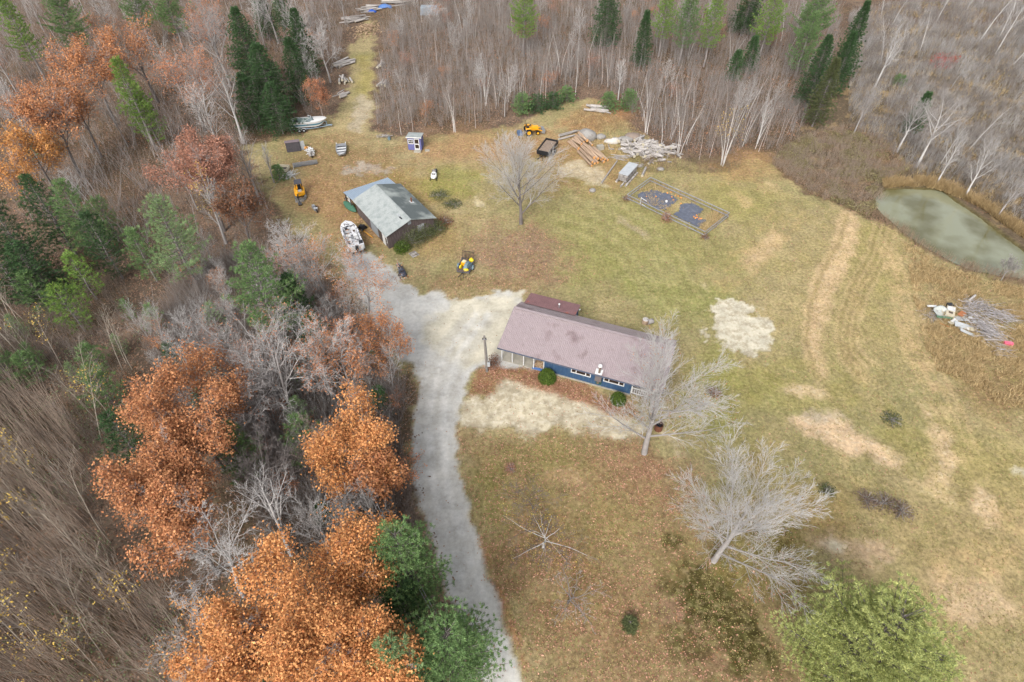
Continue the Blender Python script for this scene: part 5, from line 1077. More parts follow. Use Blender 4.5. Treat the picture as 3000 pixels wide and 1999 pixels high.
def rv(rnd):
    while True:
        x, y, z = rnd.uniform(-1, 1), rnd.uniform(-1, 1), rnd.uniform(-1, 1); q = x * x + y * y + z * z
        if .01 < q <= 1: q = math.sqrt(q); return (x / q, y / q, z / q)
def skeleton(rnd, H, levels, r0, lean=(0, 0)):
    """levels: list of dict(n children, a0,a1 angle deg, lr length ratio, s start frac, k segs, w wobble, up)"""
    segs, tips = [], []
    rmin = .009
    def br(p, d, L, r, lv):
        P = levels[lv]; k = P['k']; st = L / k; pts = [p]; dirs = [d]; rad = [r]
        last = lv == len(levels) - 1
        for i in range(k):
            q = rv(rnd); w_ = P['w']; d = (d[0] + q[0] * w_ + (lean[0] if lv == 0 else 0), d[1] + q[1] * w_ + (lean[1] if lv == 0 else 0), d[2] + q[2] * w_ * .7 + P['up'])
            m = math.sqrt(d[0] ** 2 + d[1] ** 2 + d[2] ** 2); d = (d[0] / m, d[1] / m, d[2] / m)
            p2 = (p[0] + d[0] * st, p[1] + d[1] * st, p[2] + d[2] * st); r2 = max(rmin if not last else .006, r * (1 - (P.get('tp', .75)) * (i + 1) / k))
            ra = max(.008, r * (1 - P.get('tp', .75) * i / k)); segs.append((*p, *p2, ra, r2, lv)); p = p2; pts.append(p); dirs.append(d); rad.append(r2)
        if lv >= len(levels) - 2: tips.append(p)
        if last: tips.append(pts[k // 2]); return
        n = P['n']; ph = rnd.uniform(0, 6.28)
        for j in range(n):
            f = P['s'] + (1 - P['s']) * (j + rnd.uniform(.1, .9)) / n; f = min(f, .999); i = int(f * k); t = f * k - i
            a, b = pts[i], pts[i + 1]; o = (a[0] + (b[0] - a[0]) * t, a[1] + (b[1] - a[1]) * t, a[2] + (b[2] - a[2]) * t); dd = dirs[i + 1]
            ph += 2.4 + rnd.uniform(-.5, .5); an = R(rnd.uniform(P['a0'], P['a1']))
            ux = (0, 0, 1) if abs(dd[2]) < .95 else (1, 0, 0)
            e1 = (dd[1] * ux[2] - dd[2] * ux[1], dd[2] * ux[0] - dd[0] * ux[2], dd[0] * ux[1] - dd[1] * ux[0]); m = math.sqrt(sum(c * c for c in e1)); e1 = tuple(c / m for c in e1)
            e2 = (dd[1] * e1[2] - dd[2] * e1[1], dd[2] * e1[0] - dd[0] * e1[2], dd[0] * e1[1] - dd[1] * e1[0])
            ca, sa, cp, sp_ = math.cos(an), math.sin(an), math.cos(ph), math.sin(ph)
            nd = tuple(dd[c] * ca + (e1[c] * cp + e2[c] * sp_) * sa for c in range(3))
            rp = rad[i] + (rad[i + 1] - rad[i]) * t
            br(o, nd, L * P['lr'] * (1 - P.get('tl', .45) * f) * rnd.uniform(.75, 1.15), max(rmin, rp * P.get('rr', .62)), lv + 1)
    br((0, 0, 0), (0, 0, 1), H, r0, 0)
    return segs, tips
def lv(n, a0, a1, lr, s, k, w, up, **kw): return dict(n=n, a0=a0, a1=a1, lr=lr, s=s, k=k, w=w, up=up, **kw)
def P_spread(H, dens=1.0):    # broad maple/elm
    return [lv(11, 25, 62, .95, .42, 7, .10, .05, tl=.55, rr=.6, tp=.8), lv(int(8 * dens), 25, 55, .52, .18, 5, .14, .03, rr=.55), lv(int(7 * dens), 25, 55, .5, .15, 4, .16, .02, rr=.6), lv(int(6 * dens), 25, 55, .5, .1, 3, .18, .0), lv(0, 0, 0, 0, 0, 2, .2, 0)]
def P_fine(H, dens=1.0):
    return [lv(12, 22, 58, .95, .3, 7, .08, .06, tl=.5, rr=.55, tp=.8), lv(int(9 * dens), 20, 48, .5, .15, 5, .1, .05, rr=.5), lv(int(8 * dens), 20, 45, .48, .12, 4, .12, .04, rr=.55), lv(int(6 * dens), 20, 45, .5, .1, 3, .14, .03), lv(0, 0, 0, 0, 0, 2, .16, .02)]
def P_full(H, dens=1.0):
    return [lv(17, 18, 55, .8, .16, 8, .05, .09, tl=.35, rr=.42, tp=.85), lv(int(9 * dens), 18, 38, .55, .12, 6, .08, .05, rr=.48, tl=.5), lv(int(7 * dens), 18, 36, .55, .1, 5, .10, .04, rr=.5), lv(int(5 * dens), 18, 38, .55, .1, 3, .12, .03), lv(0, 0, 0, 0, 0, 2, .12, .02)]
def P_up(H, dens=1.0):
    return [lv(11, 22, 45, .6, .3, 7, .06, .05, tl=.5, rr=.5, tp=.85), lv(int(7 * dens), 25, 50, .5, .15, 4, .12, .06, rr=.55), lv(int(6 * dens), 25, 50, .5, .15, 3, .14, .03), lv(0, 0, 0, 0, 0, 2, .16, .02)]
def leaves(rs, pts, per, spread, size, flat=.6):
    pts = np.asarray(pts); N = len(pts) * per; c = np.repeat(pts, per, 0) + rs.normal(size=(N, 3)) * spread
    n = rs.normal(size=(N, 3)); n[:, 2] = np.abs(n[:, 2]) + flat; n /= np.linalg.norm(n, axis=1)[:, None]
    a = rs.normal(size=(N, 3)); u = np.cross(n, a); u /= np.linalg.norm(u, axis=1)[:, None]; v = np.cross(n, u); s = size * rs.uniform(.6, 1.3, (N, 1))
    V = np.stack([c - u * s * .5, c - v * s * .32, c + u * s * .5, c + v * s * .32], 1).reshape(-1, 3)
    F = np.arange(N * 4).reshape(-1, 4); return V, F
def tree_mesh(root, segs, tips, mbark, mtwig, nmain=2, leaf=None, trunk_name='trunk', crown_name='branches'):
    S = np.array(segs); main = S[:, 8] < nmain
    V, F = tubes(S[main][:, :8], 6); bigmesh(trunk_name, V, F, mbark, root, smooth=True)
    V, F = tubes(S[~main][:, :8], 3); tw = bigmesh(crown_name, V, F, mtwig, root)
    if leaf: V, F = leaves(*leaf[1:]); bigmesh('foliage', V, F, leaf[0], root)
def fit(segs, tips, H):
    z = max(s[5] for s in segs); k = H / z
    return [tuple(q * k for q in s[:6]) + (s[6], s[7], s[8]) for s in segs], [tuple(q * k for q in t) for t in tips]
def deciduous(name, label, cat, base, H, seed, kind='spread', width=1.0, mb=None, mt=None, leafspec=None, group=None, dens=1.0, r0=None, lean=(0, 0), rz=0):
    rnd = random.Random(seed); rs = np.random.RandomState(seed); t = thing(name, label, cat, base, rz, group)
    sg, tp = skeleton(rnd, H * (.62 if kind != 'up' else .9), {'spread': P_spread, 'up': P_up, 'fine': P_fine, 'full': P_full}[kind](H, dens), r0 or H * .017, lean); sg, tp = fit(sg, tp, H)
    sg = [(s[0] * width, s[1] * width, s[2], s[3] * width, s[4] * width, *s[5:]) for s in sg]; tp = [(p[0] * width, p[1] * width, p[2]) for p in tp]
    lf = None
    if leafspec:
        m, per, spread, size, frac = leafspec[:5]; zmin = leafspec[5] if len(leafspec) > 5 else .25
        gaps = [rnd.choice(tp) for _ in range(int(16))]; gr_ = H * .07
        tp2 = [p for p in tp if p[2] > H * zmin and rnd.random() < frac and (per < 2 or all((p[0] - g[0]) ** 2 + (p[1] - g[1]) ** 2 + (p[2] - g[2]) ** 2 > gr_ * gr_ for g in gaps))]; lf = (m, rs, tp2, per, spread, size)
    tree_mesh(t, sg, tp, mb or B_grey, mt or B_lgt, 2, lf)
    return t
# ---------------- conifers
def conifer(name, label, base, H, Rr, seed, mneedle, kind='pine', group=None, detail=1.0, tuft=8, start=.2, power=.8, lens=.34, wd=.05, lean=(0, 0), cat='conifer'):
    rnd = random.Random(seed); rs = np.random.RandomState(seed); t = thing(name, label, cat, base, 0, group)
    S = []; tp = []; td = []
    k = 8; pts = [(lean[0] * H * (i / k) + rnd.uniform(-.08, .08), lean[1] * H * (i / k) + rnd.uniform(-.08, .08), H * i / k) for i in range(k + 1)]
    tr_ = [(*pts[i], *pts[i + 1], .02 + H * .014 * (1 - i / k), .02 + H * .014 * (1 - (i + 1) / k)) for i in range(k)]
    z = H * start; dz = {'pine': .62, 'fir': .36, 'spruce': .34}[kind] / detail ** .5
    while z < H - .15:
        f = (z - H * start) / (H * (1 - start)); fi = z / H * k; i = min(int(fi), k - 1); q = fi - i; ox = pts[i][0] + (pts[i + 1][0] - pts[i][0]) * q; oy = pts[i][1] + (pts[i + 1][1] - pts[i][1]) * q
        if kind == 'pine': Lz = Rr * (1 - f) ** power * (.55 + .45 * min(1, f * 5)); nb = 5
        else: Lz = Rr * (1 - f) ** power * (.8 + .2 * min(1, f * 6)); nb = 6
        ph = rnd.uniform(0, 6.28)
        for b in range(nb):
            L = Lz * (rnd.uniform(.5, 1.2) if kind == 'pine' else rnd.uniform(.6, 1.15)) + .15; an = ph + 6.283 * b / nb + rnd.uniform(-.3, .3)
            el = {'pine': R(8 + 38 * f + rnd.uniform(-8, 10)), 'fir': R(-14 + 35 * f), 'spruce': R(-20 + 45 * f)}[kind]
            ns = max(2, int(L / .55)); x, y, zz = ox, oy, z; hx, hy = math.cos(an), math.sin(an); r_ = .02 + L * .01
            for s in range(ns):
                st_ = L / ns; e2 = el + (.35 * s / ns if kind == 'pine' else .25 * s / ns); x2, y2, z2 = x + hx * math.cos(e2) * st_, y + hy * math.cos(e2) * st_, zz + math.sin(e2) * st_
                S.append((x, y, zz, x2, y2, z2, r_ * (1 - s / ns) + .008, r_ * (1 - (s + 1) / ns) + .008))
                g = (s + 1) / ns
                if g > .25 or L < 1:
                    side_ = (1.05 - g) * L * .42 + .2; m = max(1, int(side_ / (.34 / detail)))
                    for sg in (-1, 1):
                        for q_ in range(m):
                            o = side_ * (q_ + rnd.random()) / m
                            tp.append((x2 - hy * sg * o + hx * o * .35 + rnd.uniform(-.08, .08), y2 + hx * sg * o + hy * o * .35 + rnd.uniform(-.08, .08), z2 + rnd.uniform(-.06, .12) - (.14 * o if kind != 'pine' else -.05 * o)))
                            td.append((-hy * sg * .7 + hx * .7, hx * sg * .7 + hy * .7, .45 if kind == 'pine' else .0))
                    tp.append((x2, y2, z2)); td.append((hx, hy, .4 if kind == 'pine' else 0))
                x, y, zz = x2, y2, z2
        z += dz * rnd.uniform(.75, 1.25) * (1 - .35 * f)
    V, F = tubes(tr_, 6); bigmesh('trunk', V, F, B_pine, t, smooth=True)
    V, F = tubes(S, 3); bigmesh('branches', V, F, B_dark, t)
    tp = np.array(tp); td = np.array(td); N = len(tp) * tuft; c = np.repeat(tp, tuft, 0) + rs.normal(size=(N, 3)) * .05; d = np.repeat(td, tuft, 0) + rs.normal(size=(N, 3)) * (.62 if kind == 'pine' else .42) * np.array([1, 1, .8 if kind == 'pine' else .45])
    d /= np.linalg.norm(d, axis=1)[:, None]; u = np.cross(d, rs.normal(size=(N, 3))); u /= np.linalg.norm(u, axis=1)[:, None]; L = lens * rs.uniform(.7, 1.2, (N, 1))
    V = np.stack([c - u * wd * .5, c + u * wd * .5, c + d * L], 1).reshape(-1, 3); bigmesh('needles', V, np.arange(N * 3).reshape(-1, 3), mneedle, t)
    return t
def crown(u, v, zc): p = gd(u, v, zc); return Vector((p.x, p.y, 0))
# ---------------- the three big bare lawn trees
deciduous('bare_tree', 'bare spreading tree on the lawn, middle distance, yellow tractor behind its crown', 'bare tree', gd(1197, 515), 15.5, 11, 'full', width=1.25, mb=B_dark, mt=B_lgt, dens=1.2, r0=.3)
deciduous('bare_tree', 'tall bare grey tree standing beside the right end of the blue house', 'bare tree', gd(1480, 1042), 16.5, 23, 'full', width=1.1, mb=B_grey, mt=B_lgt, leafspec=(L_peach, 1, .2, .12, .03), dens=1.15, r0=.32, lean=(.012, 0))
deciduous('bare_tree', 'large pale bare tree sweeping to the right, alone on the front lawn', 'bare tree', gd(1640, 1290), 17.0, 37, 'full', width=1.1, mb=B_grey, mt=B_lgt, dens=1.2, r0=.28)
# small trees on the front lawn
deciduous('apple_tree', 'low spreading apple tree with pale crooked limbs in the leafy lawn', 'fruit tree', gd(1248, 1258), 3.8, 5, width=2.7, mb=B_lgt, mt=B_dark, leafspec=(L_yellow, 1, .3, .1, .2), dens=.8, r0=.13)
deciduous('apple_tree', 'sparse broken apple tree with a dark trunk near the lowest lawn', 'fruit tree', gd(1306, 1385), 3.4, 9, width=2.2, mb=B_dark, mt=B_grey, dens=.5, r0=.13)
deciduous('small_tree', 'little yellowing shrub tree just above the apple tree', 'small tree', gd(1225, 1170), 2.8, 8, width=2.4, mb=B_dark, mt=B_dark, leafspec=(N_olive0, 1, .35, .1, .5), dens=.7, r0=.06)
# ---------------- left side: bare trees
Bt = [((690, 985), 15, 41, 1.0, B_grey, B_lgt, None, 'bare silvery tree with many upswept limbs left of the drive junction', 'up'),
      ((775, 935), 14, 42, .95, B_grey, B_lgt, (L_peach, 1, .15, .15, .3), 'bare tree dotted with peach leaves left of the drive junction', 'spread'),
      ((655, 960), 15, 43, 1.1, B_grey, B_grey, (L_peach, 1, .15, .15, .12), 'wide bare grey tree leaning out over the young pines', 'spread'),
      ((640, 1000), 14, 44, 1.0, B_dark, B_grey, None, 'second wide bare grey tree behind the orange oak', 'spread'),
      ((830, 930), 11, 45, 1.0, B_grey, B_grey, (L_orange2, 2, .2, .16, .35), 'thin orange flecked tree overhanging the gravel drive', 'spread'),
      ((850, 745), 11.5, 46, 1.0, B_grey, B_lgt, (L_orange2, 1, .2, .16, .3), 'half bare tree with orange flecks below the white fishing boat', 'spread'),
      ((760, 700), 11, 47, .95, B_grey, B_lgt, (L_orange2, 1, .2, .16, .2), 'bare tree between the excavator and the tall green pine', 'spread'),
      ((905, 850), 9, 48, 1.0, B_grey, B_grey, (L_orange2, 2, .25, .17, .45), 'small tree of orange flecks at the drive edge by the parking area', 'spread'),
      ((670, 1275), 14, 49, .75, B_lgt, B_lgt, None, 'bright silver bare tree between the orange oaks', 'up'),
      ((770, 1290), 11, 50, .8, B_grey, B_lgt, None, 'small silver bare tree above the biggest orange oak', 'up'),
      ((815, 1265), 10, 51, .8, B_grey, B_lgt, None, 'bare forked tree left of the dark green pine by the drive', 'up'),
      ((872, 1232), 9, 52, .85, B_lgt, B_lgt, None, 'pale bare tree around the transformer pole', 'up'),
      ((560, 1370), 12, 53, .9, B_lgt, B_lgt, None, 'white bare branches spraying left from under the biggest oak', 'spread'),
      ((560, 1600), 12, 54, 1.0, B_lgt, B_lgt, (L_gold, 1, .2, .14, .2), 'bare tangled tree at the bottom edge left of the biggest oak', 'spread'),
      ((650, 1180), 11, 55, .9, B_dark, B_dark, None, 'dark brown bare tree below the silver limbs', 'spread'),
      ((760, 1120), 10, 56, .9, B_brown, B_brown, None, 'brown bare tree left of the middle orange oak', 'spread'),
      ((520, 560), 12, 57, .7, B_grey, B_lgt, (L_yellow, 2, .25, .16, .3), 'slim tree with yellow leaves in front of the rust coloured oak', 'up'),
      ((600, 470), 13, 58, .8, B_grey, B_grey, None, 'bare grey tree between the rust oak and the clearing', 'up'),
      ((560, 330), 15, 59, .9, B_lgt, B_grey, None, 'tall bare grey tree left of the dark firs', 'up'),
      ((500, 330), 15, 60, 1.0, B_grey, B_grey, (L_orange2, 1, .2, .18, .12), 'broad bare tree above the rust coloured oak', 'spread'),
      ((530, 200), 15, 61, 1.0, B_grey, B_grey, None, 'broad bare grey tree behind the rust oak, near the top', 'spread'),
      ((760, 190), 12, 62, .85, B_grey, B_lgt, None, 'bare branching tree right of the dark firs by the log piles', 'spread'),
      ((745, 280), 8, 63, .8, B_brown, B_brown, (L_peach, 2, .2, .16, .4), 'small peach leaved tree beside the old motor boat', 'spread'),
      ((460, 90), 14, 64, 1.0, B_grey, B_grey, None, 'bare grey tree at the top edge above the orange wood', 'spread'),
      ((640, 100), 14, 65, .9, B_grey, B_lgt, None, 'bare grey tree at the top edge between dark firs', 'spread'),
      ((700, 640), 9, 66, .9, B_lgt, B_lgt, None, 'storm broken bare tree below the excavator', 'spread'),
      ((630, 420), 7, 67, .5, B_grey, B_lgt, None, 'snapped grey tree bending over the old board panel', 'up'),
      ((2105, 385), 13, 68, .9, B_lgt, B_grey, None, 'bare clump leaning over the pond reeds', 'spread'), ((2060, 350), 10, 69, .9, B_lgt, B_grey, None, 'bare grey tree beside the slim dark spruce', 'spread'),
      ((2010, 200), 13, 70, .7, B_lgt, B_lgt, None, 'tall dead white tree right of the dark spruces', 'up'), ((1420, 230), 8, 71, .6, B_lgt, B_lgt, None, 'small pale tree beside the bleached logs', 'up'),
      ((1740, 330), 9, 72, .6, B_lgt, B_lgt, None, 'pale forked tree at the right end of the birches', 'up'), ((2300, 645), 4, 73, .9, B_grey, B_grey, None, 'small bare shrub tree on the near pond bank', 'spread'),
      ((2150, 425), 9, 75, .8, B_lgt, B_lgt, None, 'bare tree on the far pond bank, left one', 'up'), ((2215, 455), 10, 76, .8, B_lgt, B_lgt, None, 'bare tree on the far pond bank, middle one', 'up'), ((2290, 500), 9, 77, .8, B_grey, B_grey, None, 'bare tree on the far pond bank, right one', 'up'),
      ((1225, 1010) if 0 else (1960, 310), 9, 74, .8, B_grey, B_grey, None, 'dead mossy tree drooping beside the spruce cluster', 'up')]
for (b, H, sd_, wd_, mb, mt, lf, lb, kd) in Bt: deciduous('bare_tree', lb, 'bare tree', gd(*b), H, sd_, kd, wd_, mb, mt, lf, dens=1.0 if kd == 'spread' else 1.15)
# ---------------- orange oaks: (crown centre, zc, H, seed, width, material, per, spread, size, fraction, zmin, label)
Ok = [((700, 1420), 10.5, 15.5, 81, 1.1, L_orange, 8, .42, .18, 1, .3, 'largest bright orange oak at the bottom of the wood'),
      ((580, 1500), 8, 12, 82, .75, L_orange, 6, .4, .18, .8, .3, 'lower left part oak of bright orange at the bottom edge'),
      ((850, 1500), 8.5, 12, 83, .8, L_orange, 6, .4, .18, .9, .3, 'bright orange oak touching the blue green pine at the bottom'),
      ((425, 935), 10, 14.5, 84, .95, L_orange2, 5, .42, .2, .9, .3, 'deep orange oak crowning the left wood, upper of its pair'),
      ((345, 1130), 9, 13, 85, .95, L_orange2, 5, .4, .2, .75, .25, 'deep orange oak below its twin in the left wood'),
      ((420, 1220), 8, 12, 86, .7, L_orange2, 4, .35, .2, .5, .25, 'brownish orange oak at the foot of the deep orange pair'),
      ((815, 1000), 8.5, 12.5, 87, .88, L_orange, 5, .38, .19, .65, .3, 'orange oak beside the bend of the gravel drive'),
      ((880, 1090), 6, 9, 88, .7, L_orange2, 2, .35, .24, .7, .3, 'small orange oak leaning over the drive edge'),
      ((460, 395), 9.5, 14, 89, 1.1, L_rust, 4, .4, .23, .9, .25, 'dense rust brown oak near the clearing'),
      ((330, 420) if 0 else (540, 470), 7, 10, 90, .7, L_brownl, 2, .4, .24, .5, .25, 'thin brown leaved oak on the right flank of the rust oak'),
      ((200, 150), 10.5, 15, 91, 1.0, L_orange2, 2, .4, .27, .75, .3, 'orange oak high in the upper left wood'),
      ((110, 270), 10, 14.5, 92, .95, L_orange2, 2, .4, .27, .75, .25, 'orange oak left below the highest orange oak'),
      ((60, 330), 8.5, 12, 93, .8, L_gold, 2, .4, .26, .7, .25, 'golden oak at the left edge of the upper wood'),
      ((310, 110), 10, 15, 94, .95, L_orange2, 2, .4, .24, .45, .3, 'sparse orange oak at the centre of the upper left wood'),
      ((420, 170), 10, 15, 95, 1.0, L_peach, 2, .4, .22, .4, .3, 'sparse pinkish orange tree left of the dark firs'),
      ((480, 60), 9, 14, 96, .8, L_peach, 2, .4, .22, .35, .3, 'thin pinkish orange tree touching the top edge'),
      ((170, 240), 9, 13, 97, .8, L_orange2, 2, .4, .25, .5, .3, 'ragged orange tree behind the pale slim pine'),
      ((30, 400), 7, 10, 98, .7, L_gold, 2, .35, .22, .4, .3, 'small golden tree at the far left edge')]
for (c_, zc, H, sd_, wd_, m, per, spd, sz, fr, zm, lb) in Ok:
    deciduous('oak_tree', lb, 'oak', crown(*c_, zc), H, sd_, 'spread', wd_, B_dark, B_grey, (m, per, spd, sz, fr, zm), dens=1.0)
# ---------------- conifers that stand out
Cf = [((405, 560), 8, 14, 4.4, 101, N_pale, 'pine', 'pale green pine below the rust coloured oak', 1.0, .55),
      ((612, 690), 8, 15, 5.0, 102, N_pine, 'pine', 'tall fresh green pine in the middle of the bare trees', 1.1, .6), ((680, 700), 4.5, 9, 2.6, 103, N_dark, 'fir', 'dark fir hidden right of the fresh green pine', 1, .8),
      ((925, 1290), 8, 12.5, 4.0, 104, N_pine, 'pine', 'green pine standing at the drive edge beside the biggest oak', 1.6, .45), ((1035, 1500), 7, 11, 4.8, 105, N_pine, 'pine', 'blue green pine overhanging the drive at the bottom edge', 1.6, .45),
      ((920, 1540), 7.5, 12, 3.4, 106, N_pale, 'pine', 'pale green pine at the bottom edge between oak and drive', 1.6, .45), ((930, 1400), 3.5, 8, 2.2, 107, N_dark, 'pine', 'dark green pine in the gap under the drive edge pine', 1.3, .5),
      ((2000, 1475), 8, 13, 6.4, 108, N_yel, 'pine', 'huge yellow green pine at the bottom right corner', 2.0, .42), ((2110, 1540), 6, 9, 3.4, 138, N_yel, 'pine', 'lower yellow green pine beside the huge one', 1.8, .45),
      ((305, 225), 9, 15, 2.1, 109, N_bright, 'pine', 'slim pale pine rising between the orange trees', 1, .6), ((338, 270), 5, 9, 2.2, 110, N_bright, 'pine', 'shorter bright pine at the foot of the slim pale pine', 1, .6),
      ((565, 110), 8, 15, 4.8, 111, N_dark, 'fir', 'tallest dark fir of the group near the log track', 1, .8), ((610, 180), 7, 13, 4.8, 112, N_dark, 'fir', 'dark fir in the centre of the dark group', 1, .8), ((572, 235), 5, 10, 3.6, 113, N_dark, 'fir', 'dark fir nearest the clearing on the left', 1, .8),
      ((635, 250), 4.5, 9, 3.6, 114, N_dark, 'fir', 'dark fir just behind the old motor boat', 1, .8), ((690, 95), 7, 13, 3.4, 115, N_dark, 'fir', 'dark fir right of the narrow gap', 1, .8), ((680, 165), 6, 12, 3.2, 116, N_dark, 'fir', 'dark fir right of the gap, lower one', 1, .8), ((650, 30), 7, 13, 2.6, 117, N_dark, 'fir', 'dark fir at the top edge behind the gap', 1, .8), ((600, 15), 7, 13, 2.6, 118, N_dark, 'fir', 'dark fir at the top edge left of the gap', 1, .8),
      ((45, 75), 9, 15, 2.4, 119, N_bright, 'pine', 'pale pine near the top left corner', 1, .6), ((150, 45), 9, 15, 3.6, 120, N_pine, 'pine', 'broad green pine at the top left', 1, .6), ((310, 8), 9, 15, 3.0, 121, N_pine, 'pine', 'green pine at the top edge behind the orange wood', 1, .6), ((390, 25), 8, 13, 3.0, 122, N_pine, 'pine', 'second green pine at the top edge', 1, .6),
      ((40, 560), 6, 12, 4.0, 123, N_dark, 'pine', 'broad dark pine at the left edge', 1, .7), ((120, 500), 6, 12, 3.4, 124, N_dark, 'pine', 'dark pine among white birch trunks', 1, .7), ((190, 510), 6, 12, 3.4, 125, N_pine, 'pine', 'green pine right of the white birch trunks', 1, .7), ((240, 570), 5, 10, 3.0, 126, N_dark, 'pine', 'dark pine above the young grove', 1, .7), ((15, 630), 5, 10, 3.0, 127, N_dark, 'pine', 'dark pine low on the left edge', 1, .7), ((70, 620), 5, 9, 2.8, 139, N_dark, 'fir', 'dark fir under the left edge pines', 1, .7),
      ((195, 645), 3, 7, 2.2, 128, N_bright, 'pine', 'bright young pine above the yellow birches', 1, .6), ((165, 720), 3, 7, 2.3, 129, N_bright, 'pine', 'bright young pine at the heart of the grove', 1, .6), ((90, 680), 2.5, 6, 2.2, 130, N_pine, 'pine', 'young pine in the upper grove on the left', 1, .6), ((75, 850), 2, 4.5, 1.8, 131, N_pine, 'pine', 'rounded small pine left in the grove', 1, .6), ((12, 855), 2, 5, 2.2, 132, N_pine, 'pine', 'small pine cut by the left edge in the grove', 1, .6),
      ((215, 825), 2, 4, 1.6, 133, N_pine, 'pine', 'small pine right in the grove', 1, .6), ((235, 895), 3, 6, 2.2, 134, N_pine, 'pine', 'dark green young pine beside the deep orange oak', 1, .6), ((330, 590), 4, 8, 2.0, 135, N_pine, 'pine', 'young pine left of the pale green pine', 1, .6), ((290, 1010), 3, 7, 2.2, 136, N_dark, 'pine', 'dark pine peeping from behind the deep orange oak', 1, .6), ((545, 1035), 5, 9, 2.6, 137, N_pine, 'pine', 'green pine between the deep orange oak and bare limbs', 1, .6),
      ((630, 1545), 3, 6, 2.4, 140, N_dark, 'pine', 'dark pine under the biggest oak at the bottom edge', 1, .6), ((700, 1020), 3, 7, 2.6, 141, N_pine, 'pine', 'green pine beneath the silvery bare limbs', 1, .6), ((800, 860) if 0 else (735, 800), 3, 8, 2.6, 142, N_dark, 'fir', 'dark fir behind the peach dotted tree', 1, .8),
      ((1205, 25), 9, 14, 2.6, 143, N_bright, 'pine', 'tall green pine with a long bare trunk at the top centre', 1, .6), ((1398, 10), 9, 14, 2.4, 144, N_dark, 'fir', 'dark fir at the top edge right of the tall pine', 1, .8), ((1480, 85), 6, 11, 1.7, 145, N_dark, 'spruce', 'slim dark spruce in the upper wood', 1, .9),
      ((1580, 45), 9, 14, 2.4, 146, N_pine, 'pine', 'green pine at the top right of centre', 1, .6), ((1530, 25), 9, 14, 2.2, 147, N_bright, 'pine', 'pale pine at the top edge right of centre', 1, .6), ((1637, 60), 8, 14, 2.2, 148, N_bright, 'pine', 'bright pine with tiers of foliage above the birches', 1, .6), ((1772, 35), 9, 14, 2.6, 149, N_bright, 'pine', 'bright layered pine at the top edge right', 1, .6),
      ((1868, 50), 8, 15, 3.4, 150, N_pine, 'pine', 'broad green pine in the cluster above the pond', 1, .6), ((1850, 105), 6, 12, 2.8, 151, N_pine, 'pine', 'lower green pine in the cluster above the pond', 1, .6), ((1960, 95), 8, 15, 1.9, 152, N_dark, 'spruce', 'tall dark spruce at the right of the cluster', 1, .9), ((1935, 150), 6, 12, 1.8, 153, N_dark, 'spruce', 'dark spruce in front of the tallest spruce', 1, .9),
      ((1895, 215), 6, 12, 2.2, 154, N_moss, 'spruce', 'mossy half bare spruce nearest the brush', 1, .9), ((1880, 160), 7, 13, 2.0, 155, N_dark, 'spruce', 'dark spruce behind the mossy one', 1, .9), ((2112, 262), 3.5, 7.5, 1.3, 156, N_dark, 'spruce', 'slim dark spruce standing alone above the pond', 1, .9),
      ((1200, 240), 1.5, 3.5, 1.9, 157, N_pine, 'fir', 'bushy small fir left of the tractor clearing', 1, .7), ((1236, 236), 1.5, 3, 1.8, 158, N_dark, 'fir', 'bushy small fir in the middle of the fir row', 1, .7), ((1271, 231), 1.5, 3, 1.6, 159, N_dark, 'fir', 'round small fir third in the fir row', 1, .7), ((1303, 215), 1.5, 2.8, 1.6, 160, N_pine, 'fir', 'small fir at the right end of the fir row', 1, .7),
      ((1399, 235), 1.5, 3.2, 1.7, 161, N_pine, 'fir', 'small fir above the bleached logs', 1, .7), ((1445, 232), 1.5, 3.5, 1.6, 162, N_pine, 'fir', 'small fir right of the bleached logs', 1, .7), ((2068, 185), 1, 2, 1.2, 163, N_pine, 'fir', 'tiny fir in the wetland brush', 1, .7), ((2040, 160) if 0 else (1690, 150), 3, 6, 1.4, 164, N_dark, 'spruce', 'small dark spruce among the birches', 1, .8), ((1725, 130), 3, 7, 1.5, 165, N_dark, 'spruce', 'small dark spruce right of the bright pines', 1, .8),
      ((1448, 1435), .4, 1.0, .4, 166, N_moss, 'fir', 'tiny green fir alone on the leafy front lawn', 2, .7), ((640, 400), 1, 2.5, 1.3, 167, N_pine, 'fir', 'small fir by the pale metal box', 1, .7), ((1725, 5), 7, 13, 2.4, 168, N_dark, 'fir', 'dark fir at the top edge left of the layered pine', 1, .8)]
HERO = [(u, v, 90, 90, crown(u, v, 8).y) for (u, v), *_ in Ok]
for (c_, zc, H, Rr, sd_, m, kd, lb, det, pw) in Cf:
    if c_[1] < 320 and c_[0] > 900: Rr *= 1.3 if H < 13 else 1.6
    if c_[1] < 300 and c_[0] < 500: Rr *= 1.5
    if c_[0] < 340 and c_[1] > 400: Rr *= 1.25
    HERO.append((c_[0], c_[1], Rr * 16, Rr * 24, crown(*c_, zc).y)) if lb.split()[0] != 'dark' else None
    conifer({'pine': 'pine_tree', 'fir': 'fir_tree', 'spruce': 'spruce_tree'}[kd], lb, crown(*c_, zc), H, Rr, sd_, m, kd, None, det, (12 if c_[1] < 320 else 9) if det < 1.5 else 14, .28 if (kd == 'pine' and H > 12 and det < 1.5) else .12, pw, (.34 if det < 1.5 else .19) if kd == 'pine' else .28, (.055 if det < 1.5 else .05) if kd == 'pine' else .06)
